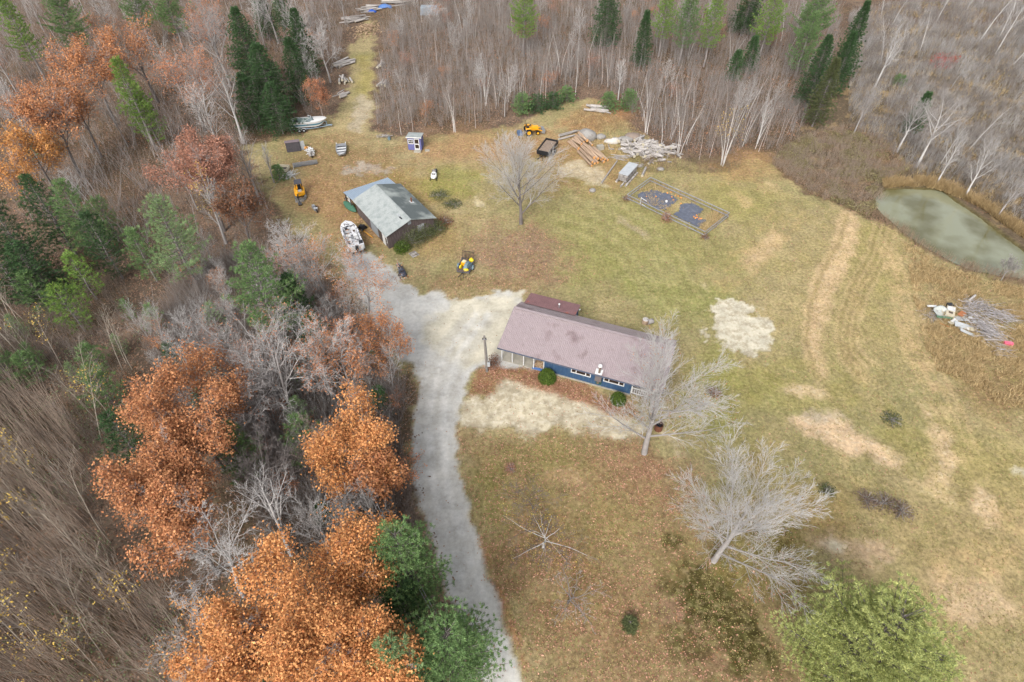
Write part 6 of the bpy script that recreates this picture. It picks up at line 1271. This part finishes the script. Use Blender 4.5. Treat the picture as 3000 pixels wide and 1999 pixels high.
# ---------------- shrubs
def shrub(label, base, r, h, mleaf, seed, n=900, size=.11, mt=B_grey, name='shrub', cat='shrub', dense=True, group=None):
    rs = np.random.RandomState(seed); t = thing(name, label, cat, base, 0, group); d = rs.normal(size=(n, 3)); d[:, 2] = np.abs(d[:, 2]); d /= np.linalg.norm(d, axis=1)[:, None]
    rad = rs.uniform(.86, 1.02, (n, 1)) if dense else rs.uniform(.4, 1.05, (n, 1)); P = d * rad * np.array([r, r, h])
    V, F = leaves(rs, P, 1, .03, size, .2); bigmesh('foliage', V, F, mleaf, t)
    S = []
    for i in range(40): q = d[rs.randint(n)] * np.array([r, r, h]) * .95; S.append((0, 0, 0, q[0] * .4, q[1] * .4, q[2] * .6, .03, .018)); S.append((q[0] * .4, q[1] * .4, q[2] * .6, *q, .018, .01))
    V, F = tubes(S); bigmesh('stems', V, F, mt, t)
    if dense: MB().ball((0, 0, h * .1), 1, 14, 8, (r * .84, r * .84, h * .8)).build('inner_growth', N_bush, t)
    return t
shrub('round clipped green bush at the corner of the blue wall', gd(1257, 872), 1.0, 1.45, N_bush, 1, 2600, .13, name='round_bush', cat='bush'); shrub('second green bush under the bare tree by the house front', gd(1420, 922), .85, 1.15, N_bush, 2, 1800, .13, name='round_bush', cat='bush')
shrub('reddish brown shrub between the carport and utility pole', gd(1136, 838), .8, 1.8, L_brownl, 3, 700, .12, dense=False)
shrub('orange brown small dead sapling on the front lawn', gd(1172, 1080), .6, 1.1, L_rust, 4, 500, .1, dense=False); shrub('orange brown shrub on the near garden fence', gs(*gc(985, 960)), .8, 1.6, L_rust, 5, 700, .12, dense=False)
shrub('low dark shrub at the corner of the garden fence', gs(*gc(1730, 1290)), .7, .6, L_brownl, 6, 400, .1, dense=False); shrub('dry vine clump at the garden gate corner', gs(*gc(230, 560)), .9, .7, L_brownl, 7, 400, .1, dense=False)
for i, (u, v, r, h, m, lb) in enumerate([(948, 560, 1.9, 2.6, N_moss, 'yellow green bush climbing the shack gable'), (975, 545, 1.7, 2.2, N_moss, 'olive bush right of the shack gable door'), (1000, 530, 1.8, 1.6, N_moss, 'olive bush at the right corner of the shack'), (925, 575, 1.2, 1.4, N_bush, 'green bush at the front corner of the shack'), (1020, 515, 1.5, 1.2, L_brownl, 'brown shrub beyond the shack corner'), (1010, 450, 1.8, .5, N_moss, 'green brambles along the right side of the shack'), (1040, 470, 1.6, .4, N_moss, 'green bramble patch right of the shack'),
                                        (2048, 965, 1.2, .7, N_moss, 'tuft of brown and green brush alone in the dry grass'), (1990, 1150, 1.2, .8, L_tan2, 'low brown shrub at the left of the lawn shrub row'), (2030, 1158, 1.3, .8, L_tan2, 'low brown shrub in the lawn shrub row'), (2070, 1175, 1.3, .8, L_tan2, 'low brown shrub at the right of the lawn shrub row'), (1640, 905, .9, .7, L_brownl, 'reddish shrub behind the right end of the house'), (1900, 1130, .9, .8, N_moss, 'small green shrub under the pale bare tree')]):
    shrub(lb, gd(u, v), r, h, m, 20 + i, (2200 if i < 4 else 900) if i < 7 else 420, .15, dense=False)
# ================================================================ THE WOOD: repeated kinds
def protos(fn, n): return [fn(i) for i in range(n)]
def sapling(i, H, mb, mt, lf=None, dens=.6, r0=.05, kind='up', name='sapling', width=.75, cat='sapling', lean=(0, 0)):
    return deciduous(name, 'proto', cat, (0, 0, 0), H, 300 + i * 7 + int(H * 10), kind, width, mb, mt, lf, dens=dens, r0=r0, lean=lean)
def P_thin(n1=9, n2=3): return [lv(n1, 18, 40, .34, .35, 6, .05, .03, tl=.5, rr=.4, tp=.85), lv(n2, 20, 45, .55, .2, 3, .12, .06, rr=.6), lv(0, 0, 0, 0, 0, 2, .14, .05)]
def stem_tree(seed, H, mb, mt, name, cat, stems=1, lf=None, r0=.07, lean=.04, n1=9, n2=3):
    rnd = random.Random(seed); rs = np.random.RandomState(seed); t = thing(name, 'proto', cat, (0, 0, 0)); S, T = [], []
    for k in range(stems):
        an = rnd.uniform(0, 6.28); l_ = lean if stems == 1 else .05 + .05 * rnd.random(); ox, oy = (0, 0) if stems == 1 else (math.cos(an) * .25, math.sin(an) * .25)
        sg, tp = skeleton(rnd, H * rnd.uniform(.85, 1), P_thin(n1, n2), r0 * rnd.uniform(.8, 1.1), (math.cos(an) * l_, math.sin(an) * l_))
        S += [(s[0] + ox, s[1] + oy, s[2], s[3] + ox, s[4] + oy, *s[5:]) for s in sg]; T += [(p[0] + ox, p[1] + oy, p[2]) for p in tp]
    leaf = None
    if lf: m, per, spd, sz, fr = lf; leaf = (m, rs, [p for p in T if rnd.random() < fr and p[2] > H * .5] or T[:3], per, spd, sz)
    tree_mesh(t, S, T, mb, mt, 1, leaf); return t
K_ = {}
K_['birch'] = [stem_tree(400 + i, 8.5, (B_birch, B_birch2, B_birch2)[i], B_purple, 'birch_tree', 'birch', 1, None, .055) for i in range(3)] + [stem_tree(410 + i, 8, B_birch, B_purple, 'birch_tree', 'birch', 3, None, .06) for i in range(2)] + [stem_tree(415, 8.5, B_birch, B_purple, 'birch_tree', 'birch', 6, (L_yellow, 2, .2, .16, .3), .075)]
K_['sap'] = [stem_tree(420 + i, 7, B_brown, B_purple, 'sapling', 'sapling', 1 + i % 2, (L_brownl, 1, .2, .15, .3) if i == 3 else None, .04, n1=12, n2=4) for i in range(5)]
K_['greytree'] = [sapling(i, 10, B_grey, B_lgt, None, 1.15, .11, 'up', 'bare_tree', .85, 'bare tree') for i in range(4)]
K_['aspen'] = [stem_tree(440 + i, 9.5, B_tan, B_tan, 'aspen_tree', 'aspen', 1, (L_yellow, 3, .28, .18, .4) if i < 1 else None, .06, n1=10, n2=3) for i in range(6)]
K_['snag'] = [stem_tree(450 + i, 11, B_lgt, B_lgt, 'dead_tree', 'dead tree', 1, None, .10, .05, n1=14, n2=3) for i in range(4)]
K_['leafy'] = [sapling(30 + i, 6, B_dark, B_brown, (m, 2, .25, .16, .5), .6, .06, 'spread', 'young_tree', .9, 'young tree') for i, m in enumerate((L_peach, L_orange2, L_rust))]
K_['pinelet'] = [conifer('young_conifer', 'proto', (0, 0, 0), 6, 1.9, 470 + i, (N_pine, N_dark, N_pale)[i], ('pine', 'fir', 'pine')[i], None, .8, 6, .1, .7, cat='young conifer') for i in range(3)]
K_['forestpine'] = [conifer('pine_tree', 'proto', (0, 0, 0), 14, 2.6, 480 + i, (N_pine, N_dark, N_bright)[i], ('pine', 'fir', 'pine')[i], None, .7, 6, .3, .6) for i in range(3)]
used = set()
def put(kind, p, s, label, group, tilt=(0, 0), i=None, sxy=None):
    L_ = K_[kind]; i = random.randrange(len(L_)) if i is None else i; rz = random.uniform(0, 6.28)
    o = L_[i]
    if (kind, i) in used: o = dup(o, p, rz, s, None, None, tilt)
    else: o.location = p; o.rotation_euler = (tilt[0], tilt[1], rz); o.scale = (s,) * 3; used.add((kind, i))
    o['label'] = label
    if group: o['group'] = group
    elif 'group' in o: del o['group']
    return o
random.seed(77)
def hides(x, y, H):
    for f in (.35, .6, .9):
        u, v, _ = pj((x, y, H * f))
        for (a, b, ra, rb, yy) in HERO:
            if y < yy and ((u - a) / ra) ** 2 + ((v - b) / rb) ** 2 < 1: return True
    return False
def scatter(poly, n, mind=0.0, excl=(), rnd=random):
    P = wp(poly); xs = [p[0] for p in P]; ys = [p[1] for p in P]; out = []; X = [wp(e) for e in excl]; tries = 0
    while len(out) < n and tries < n * 60:
        tries += 1; x, y = rnd.uniform(min(xs), max(xs)), rnd.uniform(min(ys), max(ys)); a, b = np.array([x]), np.array([y])
        if not inpoly(a, b, P)[0] or any(inpoly(a, b, e)[0] for e in X): continue
        if hides(x, y, 8): continue
        if mind and any((x - q[0]) ** 2 + (y - q[1]) ** 2 < mind * mind for q in out[-400:]): continue
        out.append((x, y, 0.0))
    return out
# named birches at the clearing edge (frame position, height, variant, label)
for (u, v, H, i, lb) in [(1660, 381, 9.5, 5, 'bright white birch clump of several leaning stems at the lawn edge'), (1486, 307, 10, 3, 'pair of tall white birch stems behind the boulders'), (1520, 332, 9, 0, 'curved white birch right of the boulders'), (1560, 356, 9, 4, 'white birch stems right behind the old wood heap'), (1606, 369, 8, 1, 'white birch between the wood heap and the bright clump'), (1630, 364, 8.5, 2, 'slim birch just left of the bright clump'),
                         (1712, 327, 9, 0, 'slim white birch right of the bright clump'), (1743, 349, 8.5, 1, 'lone white birch at the tip of the lawn bay'), (1046, 303, 8.5, 4, 'white birch with a forked top right of the purple shed'), (1093, 295, 8.5, 2, 'bent white birch left of the big lawn tree'), (922, 310, 7.5, 0, 'thin white birch left of the purple shed'), (949, 303, 7, 1, 'thin white birch rising behind the purple shed'),
                         (1253, 245, 12, 2, 'tall thin white birch above the small firs'), (1322, 220, 10, 0, 'leaning white birch above the fir row'), (1352, 200, 9.5, 1, 'straight white birch behind the grassy bay'), (1139, 250, 8, 2, 'thin birch above the big lawn tree')]:
    put('birch', gd(u, v), H / 8.5, lb, None, i=i)
ZT = [(870, 240), (880, 120), (905, 40), (1000, -60), (1450, -60), (1900, -60), (1930, 60), (1890, 200), (1830, 330), (1770, 350), (1720, 335), (1680, 360), (1560, 350), (1490, 300), (1400, 215), (1340, 195), (1230, 250), (1100, 285), (1000, 295), (920, 300), (865, 290)]
ZTL = [(-300, -150), (880, -150), (850, 30), (790, 80), (770, 200), (720, 280), (600, 310), (560, 340), (590, 430), (640, 500), (560, 560), (420, 600), (200, 560), (-250, 420)]
ZL = [(-420, 640), (60, 640), (280, 640), (330, 760), (300, 900), (260, 1010), (230, 1200), (300, 1320), (430, 1400), (520, 1568), (500, 1700), (-500, 1700)]
ZW = [(1950, 40), (2353, -60), (2800, -60), (2900, 500), (2600, 600), (2353, 520), (2230, 430), (2090, 400), (2020, 330), (1950, 300)]
ZWT = [(2120, -100), (2900, -100), (2900, 160), (2353, 150), (2230, 110), (2150, 60)]
ZM = [(560, 600), (700, 620), (800, 720), (880, 830), (935, 900), (920, 1010), (945, 1130), (960, 1230), (880, 1290), (640, 1290), (560, 1130), (480, 1000), (330, 800), (420, 640)]
F0 = [(-300, -150), (-600, -330), (2900, -330), (2900, -60), (1000, -60), (880, -150)]
for p in scatter([(1100, 180), (1480, 130), (1800, 150), (1820, 330), (1760, 345), (1690, 350), (1560, 345), (1490, 290), (1400, 205), (1330, 185), (1220, 240), (1120, 270)], 80, 1.4): put('birch', p, random.uniform(.7, 1.1), 'slender pale birch in the grove above the clearing', 'birches above the clearing', i=random.choice((0, 1, 1, 2, 2, 3)))
for p in scatter(ZT, 60, 2.5): put('birch', p, random.uniform(.8, 1.25), 'scattered pale birch in the brown upper wood', 'birches of the upper wood', i=random.randrange(3))
for p in scatter(ZT, 235, 1.0): put('sap', p, random.uniform(.7, 1.2), 'thin leafless brown sapling in the upper wood', 'saplings of the upper wood')
for p in scatter(ZT, 55, 3): put('greytree', p, random.uniform(.6, 1.0), 'leafless grey tree in the upper wood', 'grey trees of the upper wood')
for p in scatter(ZT, 34, 3): put('leafy', p, random.uniform(.5, .9), 'small tree still holding rusty leaves in the upper wood', 'rusty small trees of the upper wood')
for p in scatter(ZTL, 120, 2.2): put('greytree', p, random.uniform(.9, 1.4), 'leafless grey tree in the upper left wood', 'grey trees of the upper left wood')
for p in scatter(ZTL, 40, 3): put('leafy', p, random.uniform(.8, 1.4), 'rusty leaved young tree in the upper left wood', 'rusty young trees of the upper left wood')
for p in scatter(ZTL, 34, 4): put('pinelet', p, random.uniform(.7, 1.3), 'young evergreen under the upper left wood', 'young evergreens of the upper left wood')
for p in scatter(ZTL, 30, 4): put('birch', p, random.uniform(1.0, 1.4), 'white trunked birch in the upper left wood', 'birches of the upper left wood', i=random.randrange(3))
for p in scatter(ZL, 250, .9): put('aspen', p, random.uniform(.75, 1.15), 'slim tan stemmed aspen in the lower left grove', 'aspens of the lower left grove', (random.uniform(.0, .14), -random.uniform(.08, .28)))
for p in scatter([(-200, 620), (60, 640), (300, 660), (330, 800), (240, 900), (0, 930), (-200, 930)], 16, 4): put('pinelet', p, random.uniform(.35, .7), 'low bright young pine in the upper part of the left grove', 'young pines of the left grove')
for p in scatter(ZL, 60, 2): put('sap', p, random.uniform(.6, 1.1), 'bare brown sapling in the lower left grove', 'saplings of the lower left grove', (.06, -.15))
for p in scatter(ZM, 60, 2): put('greytree', p, random.uniform(.5, .85), 'leafless grey tree in the wood beside the drive', 'grey trees beside the drive')
for p in scatter(ZM, 26, 2.5): put('leafy', p, random.uniform(.6, 1.0), 'rusty leaved small tree in the wood beside the drive', 'rusty small trees beside the drive')
for p in scatter(ZM, 16, 3): put('pinelet', p, random.uniform(.5, .9), 'young evergreen in the wood beside the drive', 'young evergreens beside the drive')
for p in scatter(ZWT, 110, 1.6): put('snag', p, random.uniform(.9, 1.4), 'bleached dead tree in the upper right swamp', 'dead trees of the swamp', (random.uniform(-.1, .1), random.uniform(.05, .25)))
for p in scatter(ZW, 44, 3): put('snag', p, random.uniform(.5, .95), 'lone bleached dead tree in the wetland brush', 'lone dead trees in the wetland', (random.uniform(-.1, .1), random.uniform(.1, .4)))
for p in scatter(F0, 20, 6): put('greytree', p, random.uniform(.9, 1.3), 'leafless grey tree of the far wood', 'grey trees of the far wood')
for p in scatter(F0, 45, 5): put('forestpine', p, random.uniform(.8, 1.1), 'evergreen tree of the far wood', 'evergreens of the far wood')
for k_, L_ in K_.items():
    for i, o in enumerate(L_):
        if (k_, i) not in used:
            for ch in list(o.children): bpy.data.objects.remove(ch)
            bpy.data.objects.remove(o)
# ================================================================ STUFF: brush, thickets, reeds, dry grass, fallen leaves
def brush(name, label, poly, N, h, m, seed, n_st=5, spread=.45, rad=.014, sides=3, dens_noise=.45, z0=0.0, cat='brush'):
    rs = np.random.RandomState(seed); P = wp(poly); xs = [p[0] for p in P]; ys = [p[1] for p in P]; X = rs.uniform(min(xs), max(xs), N * 4); Y = rs.uniform(min(ys), max(ys), N * 4)
    k = inpoly(X, Y, P) & (vn2(X + seed, Y, 4.0) + rs.uniform(-.15, .15, X.shape) > dens_noise); X, Y = X[k][:N], Y[k][:N]; M = len(X); S = []
    an = rs.uniform(0, 6.283, (M, n_st)); hh = h * rs.uniform(.55, 1.25, (M, n_st)) * (.6 + .8 * vn1(X, Y, 6.0))[:, None]; tl = rs.uniform(.08, 1, (M, n_st)) * spread
    x0 = X[:, None] + rs.normal(size=(M, n_st)) * .12; y0 = Y[:, None] + rs.normal(size=(M, n_st)) * .12; o = np.zeros_like(x0) + z0
    x1 = x0 + np.cos(an) * tl * hh * .4; y1 = y0 + np.sin(an) * tl * hh * .4; z1 = o + hh * .5
    x2 = x1 + np.cos(an + .4) * tl * hh * .7; y2 = y1 + np.sin(an + .4) * tl * hh * .7; z2 = o + hh
    x3 = x1 - np.cos(an + 1) * tl * hh * .5; y3 = y1 - np.sin(an + 1) * tl * hh * .5; z3 = o + hh * .9
    for a in ((x0, y0, o, x1, y1, z1, rad, rad * .7), (x1, y1, z1, x2, y2, z2, rad * .7, rad * .35), (x1, y1, z1, x3, y3, z3, rad * .6, rad * .3)):
        S.append(np.stack([np.broadcast_to(q, x0.shape).ravel() for q in a], -1))
    V, F = tubes(np.concatenate(S), sides); return tag(bigmesh(name, V, F, m), label, cat, None, 'stuff')
def litter(name, label, fn, N, size, m, seed, box, z=.02, flat=1.5, cat='leaves'):
    rs = np.random.RandomState(seed); X = rs.uniform(box[0], box[1], N * 3); Y = rs.uniform(box[2], box[3], N * 3); k = rs.uniform(size=X.shape) < fn(X, Y); X, Y = X[k][:N], Y[k][:N]
    V, F = leaves(rs, np.stack([X, Y, np.full(X.shape, z) + rs.uniform(0, .05, X.shape)], -1), 1, .0, size, flat); return tag(bigmesh(name, V, F, m), label, cat, None, 'stuff')
def gridfn(G_, pw=1.0, clip=1.0):
    def f(X, Y):
        i = np.clip(np.searchsorted(gx, X) - 1, 0, nx - 1); j = np.clip(np.searchsorted(gy, Y) - 1, 0, ny - 1); return np.clip(G_[j, i], 0, clip) ** pw
    return f
gl = gridfn(GL * GMC * (GP < -.3), 1.1)
litter('fallen_leaves', 'fallen brown leaves strewn over the lawn', lambda X, Y: gl(X, Y) * (vn3(X, Y, 1.2) > .42), 120000, .15, leafm('litter_leaves', (206, 158, 132), (146, 104, 82), transl=.0), 5, (-45, 75, 8, 75))
litter('fallen_leaves', 'leaves scattered on the far clearing grass', lambda X, Y: gl(X, Y), 40000, .24, leafm('litter_far', (190, 150, 118), (146, 112, 88), transl=.0), 6, (-60, 60, 60, 110))
wf = gridfn((1 - GMC) * (1 - GMW) * (GP < -.5), 1.0)
litter('woodland_litter', 'brown leaf litter on the woodland floor', lambda X, Y: wf(X, Y) * (.5 + .5 * (vn2(X, Y, 2.5) > .45)), 150000, .26, leafm('wood_litter', (160, 130, 108), (112, 92, 78), transl=.0), 7, (-100, 60, 5, 150))
brush('thicket', 'tangled brown undergrowth of the upper wood', ZT, 6500, 2.4, B_purple, 1, 5, .7, .014, dens_noise=.44)
brush('thicket', 'grey brown undergrowth of the upper left wood', ZTL, 5500, 2.4, B_brown, 2, 5, .7, .014, dens_noise=.4)
brush('woodland', 'dense bare branches of the upper left wood', ZTL, 1200, 6.5, B_grey, 11, 6, .7, .018, dens_noise=.38)
brush('woodland', 'dense bare branches of the wood beside the drive', ZM, 600, 4.5, B_grey, 12, 6, .8, .015, dens_noise=.4)
brush('wetland_brush', 'pale brush tips across the wetland', ZW, 7000, 2.0, B_lgt, 13, 5, .6, .012, dens_noise=.48)
brush('woodland', 'thin bare stems crowding the lower left grove', [(-420, 880), (60, 900), (200, 990), (235, 1200), (300, 1320), (430, 1400), (520, 1568), (500, 1700), (-500, 1700)], 1800, 6.5, bark('warm_stems', 192, 172, 154), 14, 2, .22, .02, dens_noise=.3)
brush('woodland', 'thin bare stems crowding the upper wood', ZT, 2200, 5.5, B_grey, 15, 2, .25, .018, dens_noise=.3)
brush('thicket', 'thin grey brown stems filling the lower left grove', ZL, 3400, 2.4, B_brown, 3, 4, .4, .011, dens_noise=.45)
brush('thicket', 'undergrowth of the wood beside the drive', ZM, 4500, 2.4, B_brown, 4, 5, .5, .014, dens_noise=.38)
brush('wetland_brush', 'grey mauve brush covering the wetland', ZW, 15000, 1.7, B_purple, 5, 6, .6, .014, dens_noise=.38)
brush('thicket', 'undergrowth of the far wood', F0, 14000, 4.0, B_brown, 6, 4, .5, .03, dens_noise=.3)
def leafbrush(name, label, poly, N, h, m, seed, size=.16, noise=.46, cat='brush'):
    rs = np.random.RandomState(seed + 60); P = wp(poly); xs = [p[0] for p in P]; ys = [p[1] for p in P]; X = rs.uniform(min(xs), max(xs), N * 4); Y = rs.uniform(min(ys), max(ys), N * 4)
    n_ = vn2(X + seed * 31, Y, 3.0); k = inpoly(X, Y, P) & (sdist(X, Y, wp(POND)) < -.2) & (n_ + rs.uniform(-.05, .05, X.shape) > noise); X, Y, n_ = X[k][:N], Y[k][:N], n_[k][:N]
    Z = h * (n_ - noise + .1) * 2.6 * rs.uniform(.2, 1, X.shape); V, F = leaves(rs, np.stack([X, Y, Z], -1), 1, .0, size, .5); return tag(bigmesh(name, V, F, m), label, cat, None, 'stuff')
L_tan = leafm('tan_leaves', (180, 150, 120), (134, 110, 88)); N_olive = leafm('olive_leaves', (166, 156, 112), (130, 120, 88))
leafbrush('leafy_brush', 'rusty leaves clinging to the undergrowth of the upper wood', ZT, 26000, 1.4, L_tan, 3, .2, .5)
leafbrush('leafy_brush', 'orange leaves scattered in the upper wood undergrowth', ZT, 9000, 1.8, L_peach, 9, .2, .56)
leafbrush('leafy_brush', 'rusty leaves in the undergrowth of the upper left wood', ZTL, 12000, 1.2, L_peach, 4, .2, .55)
leafbrush('leafy_brush', 'olive leaves in the wetland brush', ZW, 30000, .9, N_olive, 5, .18, .54)
leafbrush('leafy_brush', 'olive brush fringe at the foot of the birches', [(1440, 395), (1560, 400), (1680, 400), (1705, 385), (1660, 365), (1560, 350), (1500, 340), (1450, 350)], 3500, .6, N_olive, 6, .14, .48)
leafbrush('berry_brush', 'patch of bright red berried brush in the wetland', ell(2165, 150, 34, 14, 0), 1400, 1.6, leafm('red_berries', (206, 96, 88), (176, 72, 70)), 8, .2, .3)
leafbrush('leafy_brush', 'low green plants in the lower left grove', ZL, 16000, .8, N_pale, 7, .16, .56)
ZB = [(1640, 400), (1690, 392), (1722, 358), (1770, 375), (1800, 405), (1862, 448), (1930, 472), (1990, 500), (2030, 470), (2010, 430), (2090, 395), (2040, 330), (1960, 290), (1880, 300), (1800, 340), (1740, 345), (1680, 372)]
brush('bramble_brush', 'reddish brown brambles between the lawn bay and pond', [p for p in ZB if p[0] > 1740] , 1000, 1.4, bark('red_brush', 172, 154, 136), 7, 6, .7, .012, dens_noise=.4)
leafbrush('leafy_brush', 'olive leaved brush between lawn bay and pond', [p for p in ZB if p[0] > 1740], 26000, 1.0, N_olive, 1, .2, .48)
leafbrush('leafy_brush', 'brown leaved brush between lawn bay and pond', [p for p in ZB if p[0] > 1740], 22000, .7, L_tan, 2, .16, .4)
brush('bramble_brush', 'dark bramble fringe at the foot of the birches', [(1440, 395), (1560, 400), (1680, 400), (1705, 385), (1660, 365), (1560, 350), (1500, 340), (1450, 350)], 140, .9, bark('dark_brush', 158, 136, 112), 8, 6, .6, .014, dens_noise=.3)
brush('weeds', 'tall brown weeds around the boulders and old logs', [(1290, 290), (1340, 250), (1400, 262), (1470, 300), (1440, 310), (1400, 305), (1340, 300)], 130, .6, bark('weed_stems', 184, 158, 120), 9, 7, .8, .012, dens_noise=.3)
M_dry = leafm('dry_grass', (218, 194, 148), (176, 150, 106), transl=.2); M_rush = leafm('cattail', (214, 190, 146), (178, 150, 106), transl=.2); M_grass = leafm('lawn_grass', (150, 148, 94), (180, 162, 110), transl=.2)
def blades(name, label, poly, N, h, m, seed, tilt=.5, w_=.04, nb=5, noise=.4, fn=None, lean=(0, 0), cat='grass'):
    rs = np.random.RandomState(seed); P = wp(poly); xs = [p[0] for p in P]; ys = [p[1] for p in P]; X = rs.uniform(min(xs), max(xs), N * 4); Y = rs.uniform(min(ys), max(ys), N * 4)
    k = inpoly(X, Y, P) & (vn3(X + seed, Y, 2.2) + rs.uniform(-.1, .1, X.shape) > noise)
    if fn is not None: k &= rs.uniform(size=X.shape) < fn(X, Y)
    X, Y = X[k][:N], Y[k][:N]; c = np.repeat(np.stack([X, Y, 0 * X], -1), nb, 0); M = len(c); c[:, :2] += rs.normal(size=(M, 2)) * .06
    ln = (np.repeat(vn1(X, Y, 5.), nb) - .5) * 2; d = np.stack([rs.normal(size=M) * tilt + lean[0] + ln * .5, rs.normal(size=M) * tilt + lean[1] - ln * .3, np.ones(M)], -1); d /= np.linalg.norm(d, axis=1)[:, None]; hh = h * rs.uniform(.5, 1.2, (M, 1))
    an = rs.uniform(0, 6.28, M); u = np.stack([np.cos(an), np.sin(an), 0 * an], -1) * w_ / 2; V = np.stack([c - u, c + u, c + d * hh], 1).reshape(-1, 3)
    return tag(bigmesh(name, V, np.arange(M * 3).reshape(-1, 3), m), label, cat, None, 'stuff')
blades('dry_grass', 'tall dry grass on the rough ground by the pond', [(2080, 560), (2200, 625), (2353, 665), (2600, 750), (2600, 1000), (2353, 962), (2290, 930), (2220, 880), (2150, 850), (2118, 780), (2100, 690)], 7500, .7, M_dry, 1, .8, .05, 5, .46)
blades('dry_grass', 'dry grass in the wetland', ZW, 16000, .9, M_dry, 2, .5, .06, 4, .56)
blades('dry_grass', 'dry weeds inside the garden fence', [(1440, 455), (1498, 412), (1590, 455), (1540, 490)], 550, .35, M_dry, 3, .8, .05, 5, .5)
blades('dry_grass', 'brown weeds at the near end of the garden', [(1600, 530), (1625, 535), (1672, 492), (1645, 485), (1605, 505)], 420, .45, M_dry, 12, .8, .05, 5, .3)
blades('dry_grass', 'rough grass and weeds around the log heap', [(1290, 290), (1340, 240), (1400, 262), (1470, 300), (1550, 350), (1560, 395), (1480, 395), (1420, 360), (1350, 330)], 1500, .35, M_dry, 4, .6, .05, 5, .48)
blades('reeds', 'pale cattails on the far bank of the pond', band([(2030, 425), (2090, 420), (2150, 424), (2185, 440), (2215, 452), (2262, 474), (2312, 510), (2356, 540), (2420, 590)], [7, 9, 10, 8, 7, 8, 9, 9, 9]), 4600, 1.3, M_rush, 5, .35, .08, 5, .3, lean=(-.25, -.3))
brush('bank_brush', 'dark brush along the near bank of the pond', band([(2000, 490), (2040, 515), (2090, 550), (2140, 584), (2200, 610), (2260, 630), (2353, 650)], [6, 6, 6, 7, 8, 10, 10]), 380, 1.1, bark('bank_twigs', 166, 142, 118), 10, 5, .6, .012, dens_noise=.2)
lawnf = gridfn(GMC * (1 - GBR) * (1 - GD)); LAWN = [(560, 200), (2353, 200), (2353, 1700), (1000, 1700)]
blades('lawn_grass', 'short tufts of lawn grass', [(1000, 380), (1500, 330), (2353, 640), (2400, 1640), (1180, 1640), (1040, 1000)], 60000, .13, M_grass, 8, .8, .07, 3, .40, lawnf)
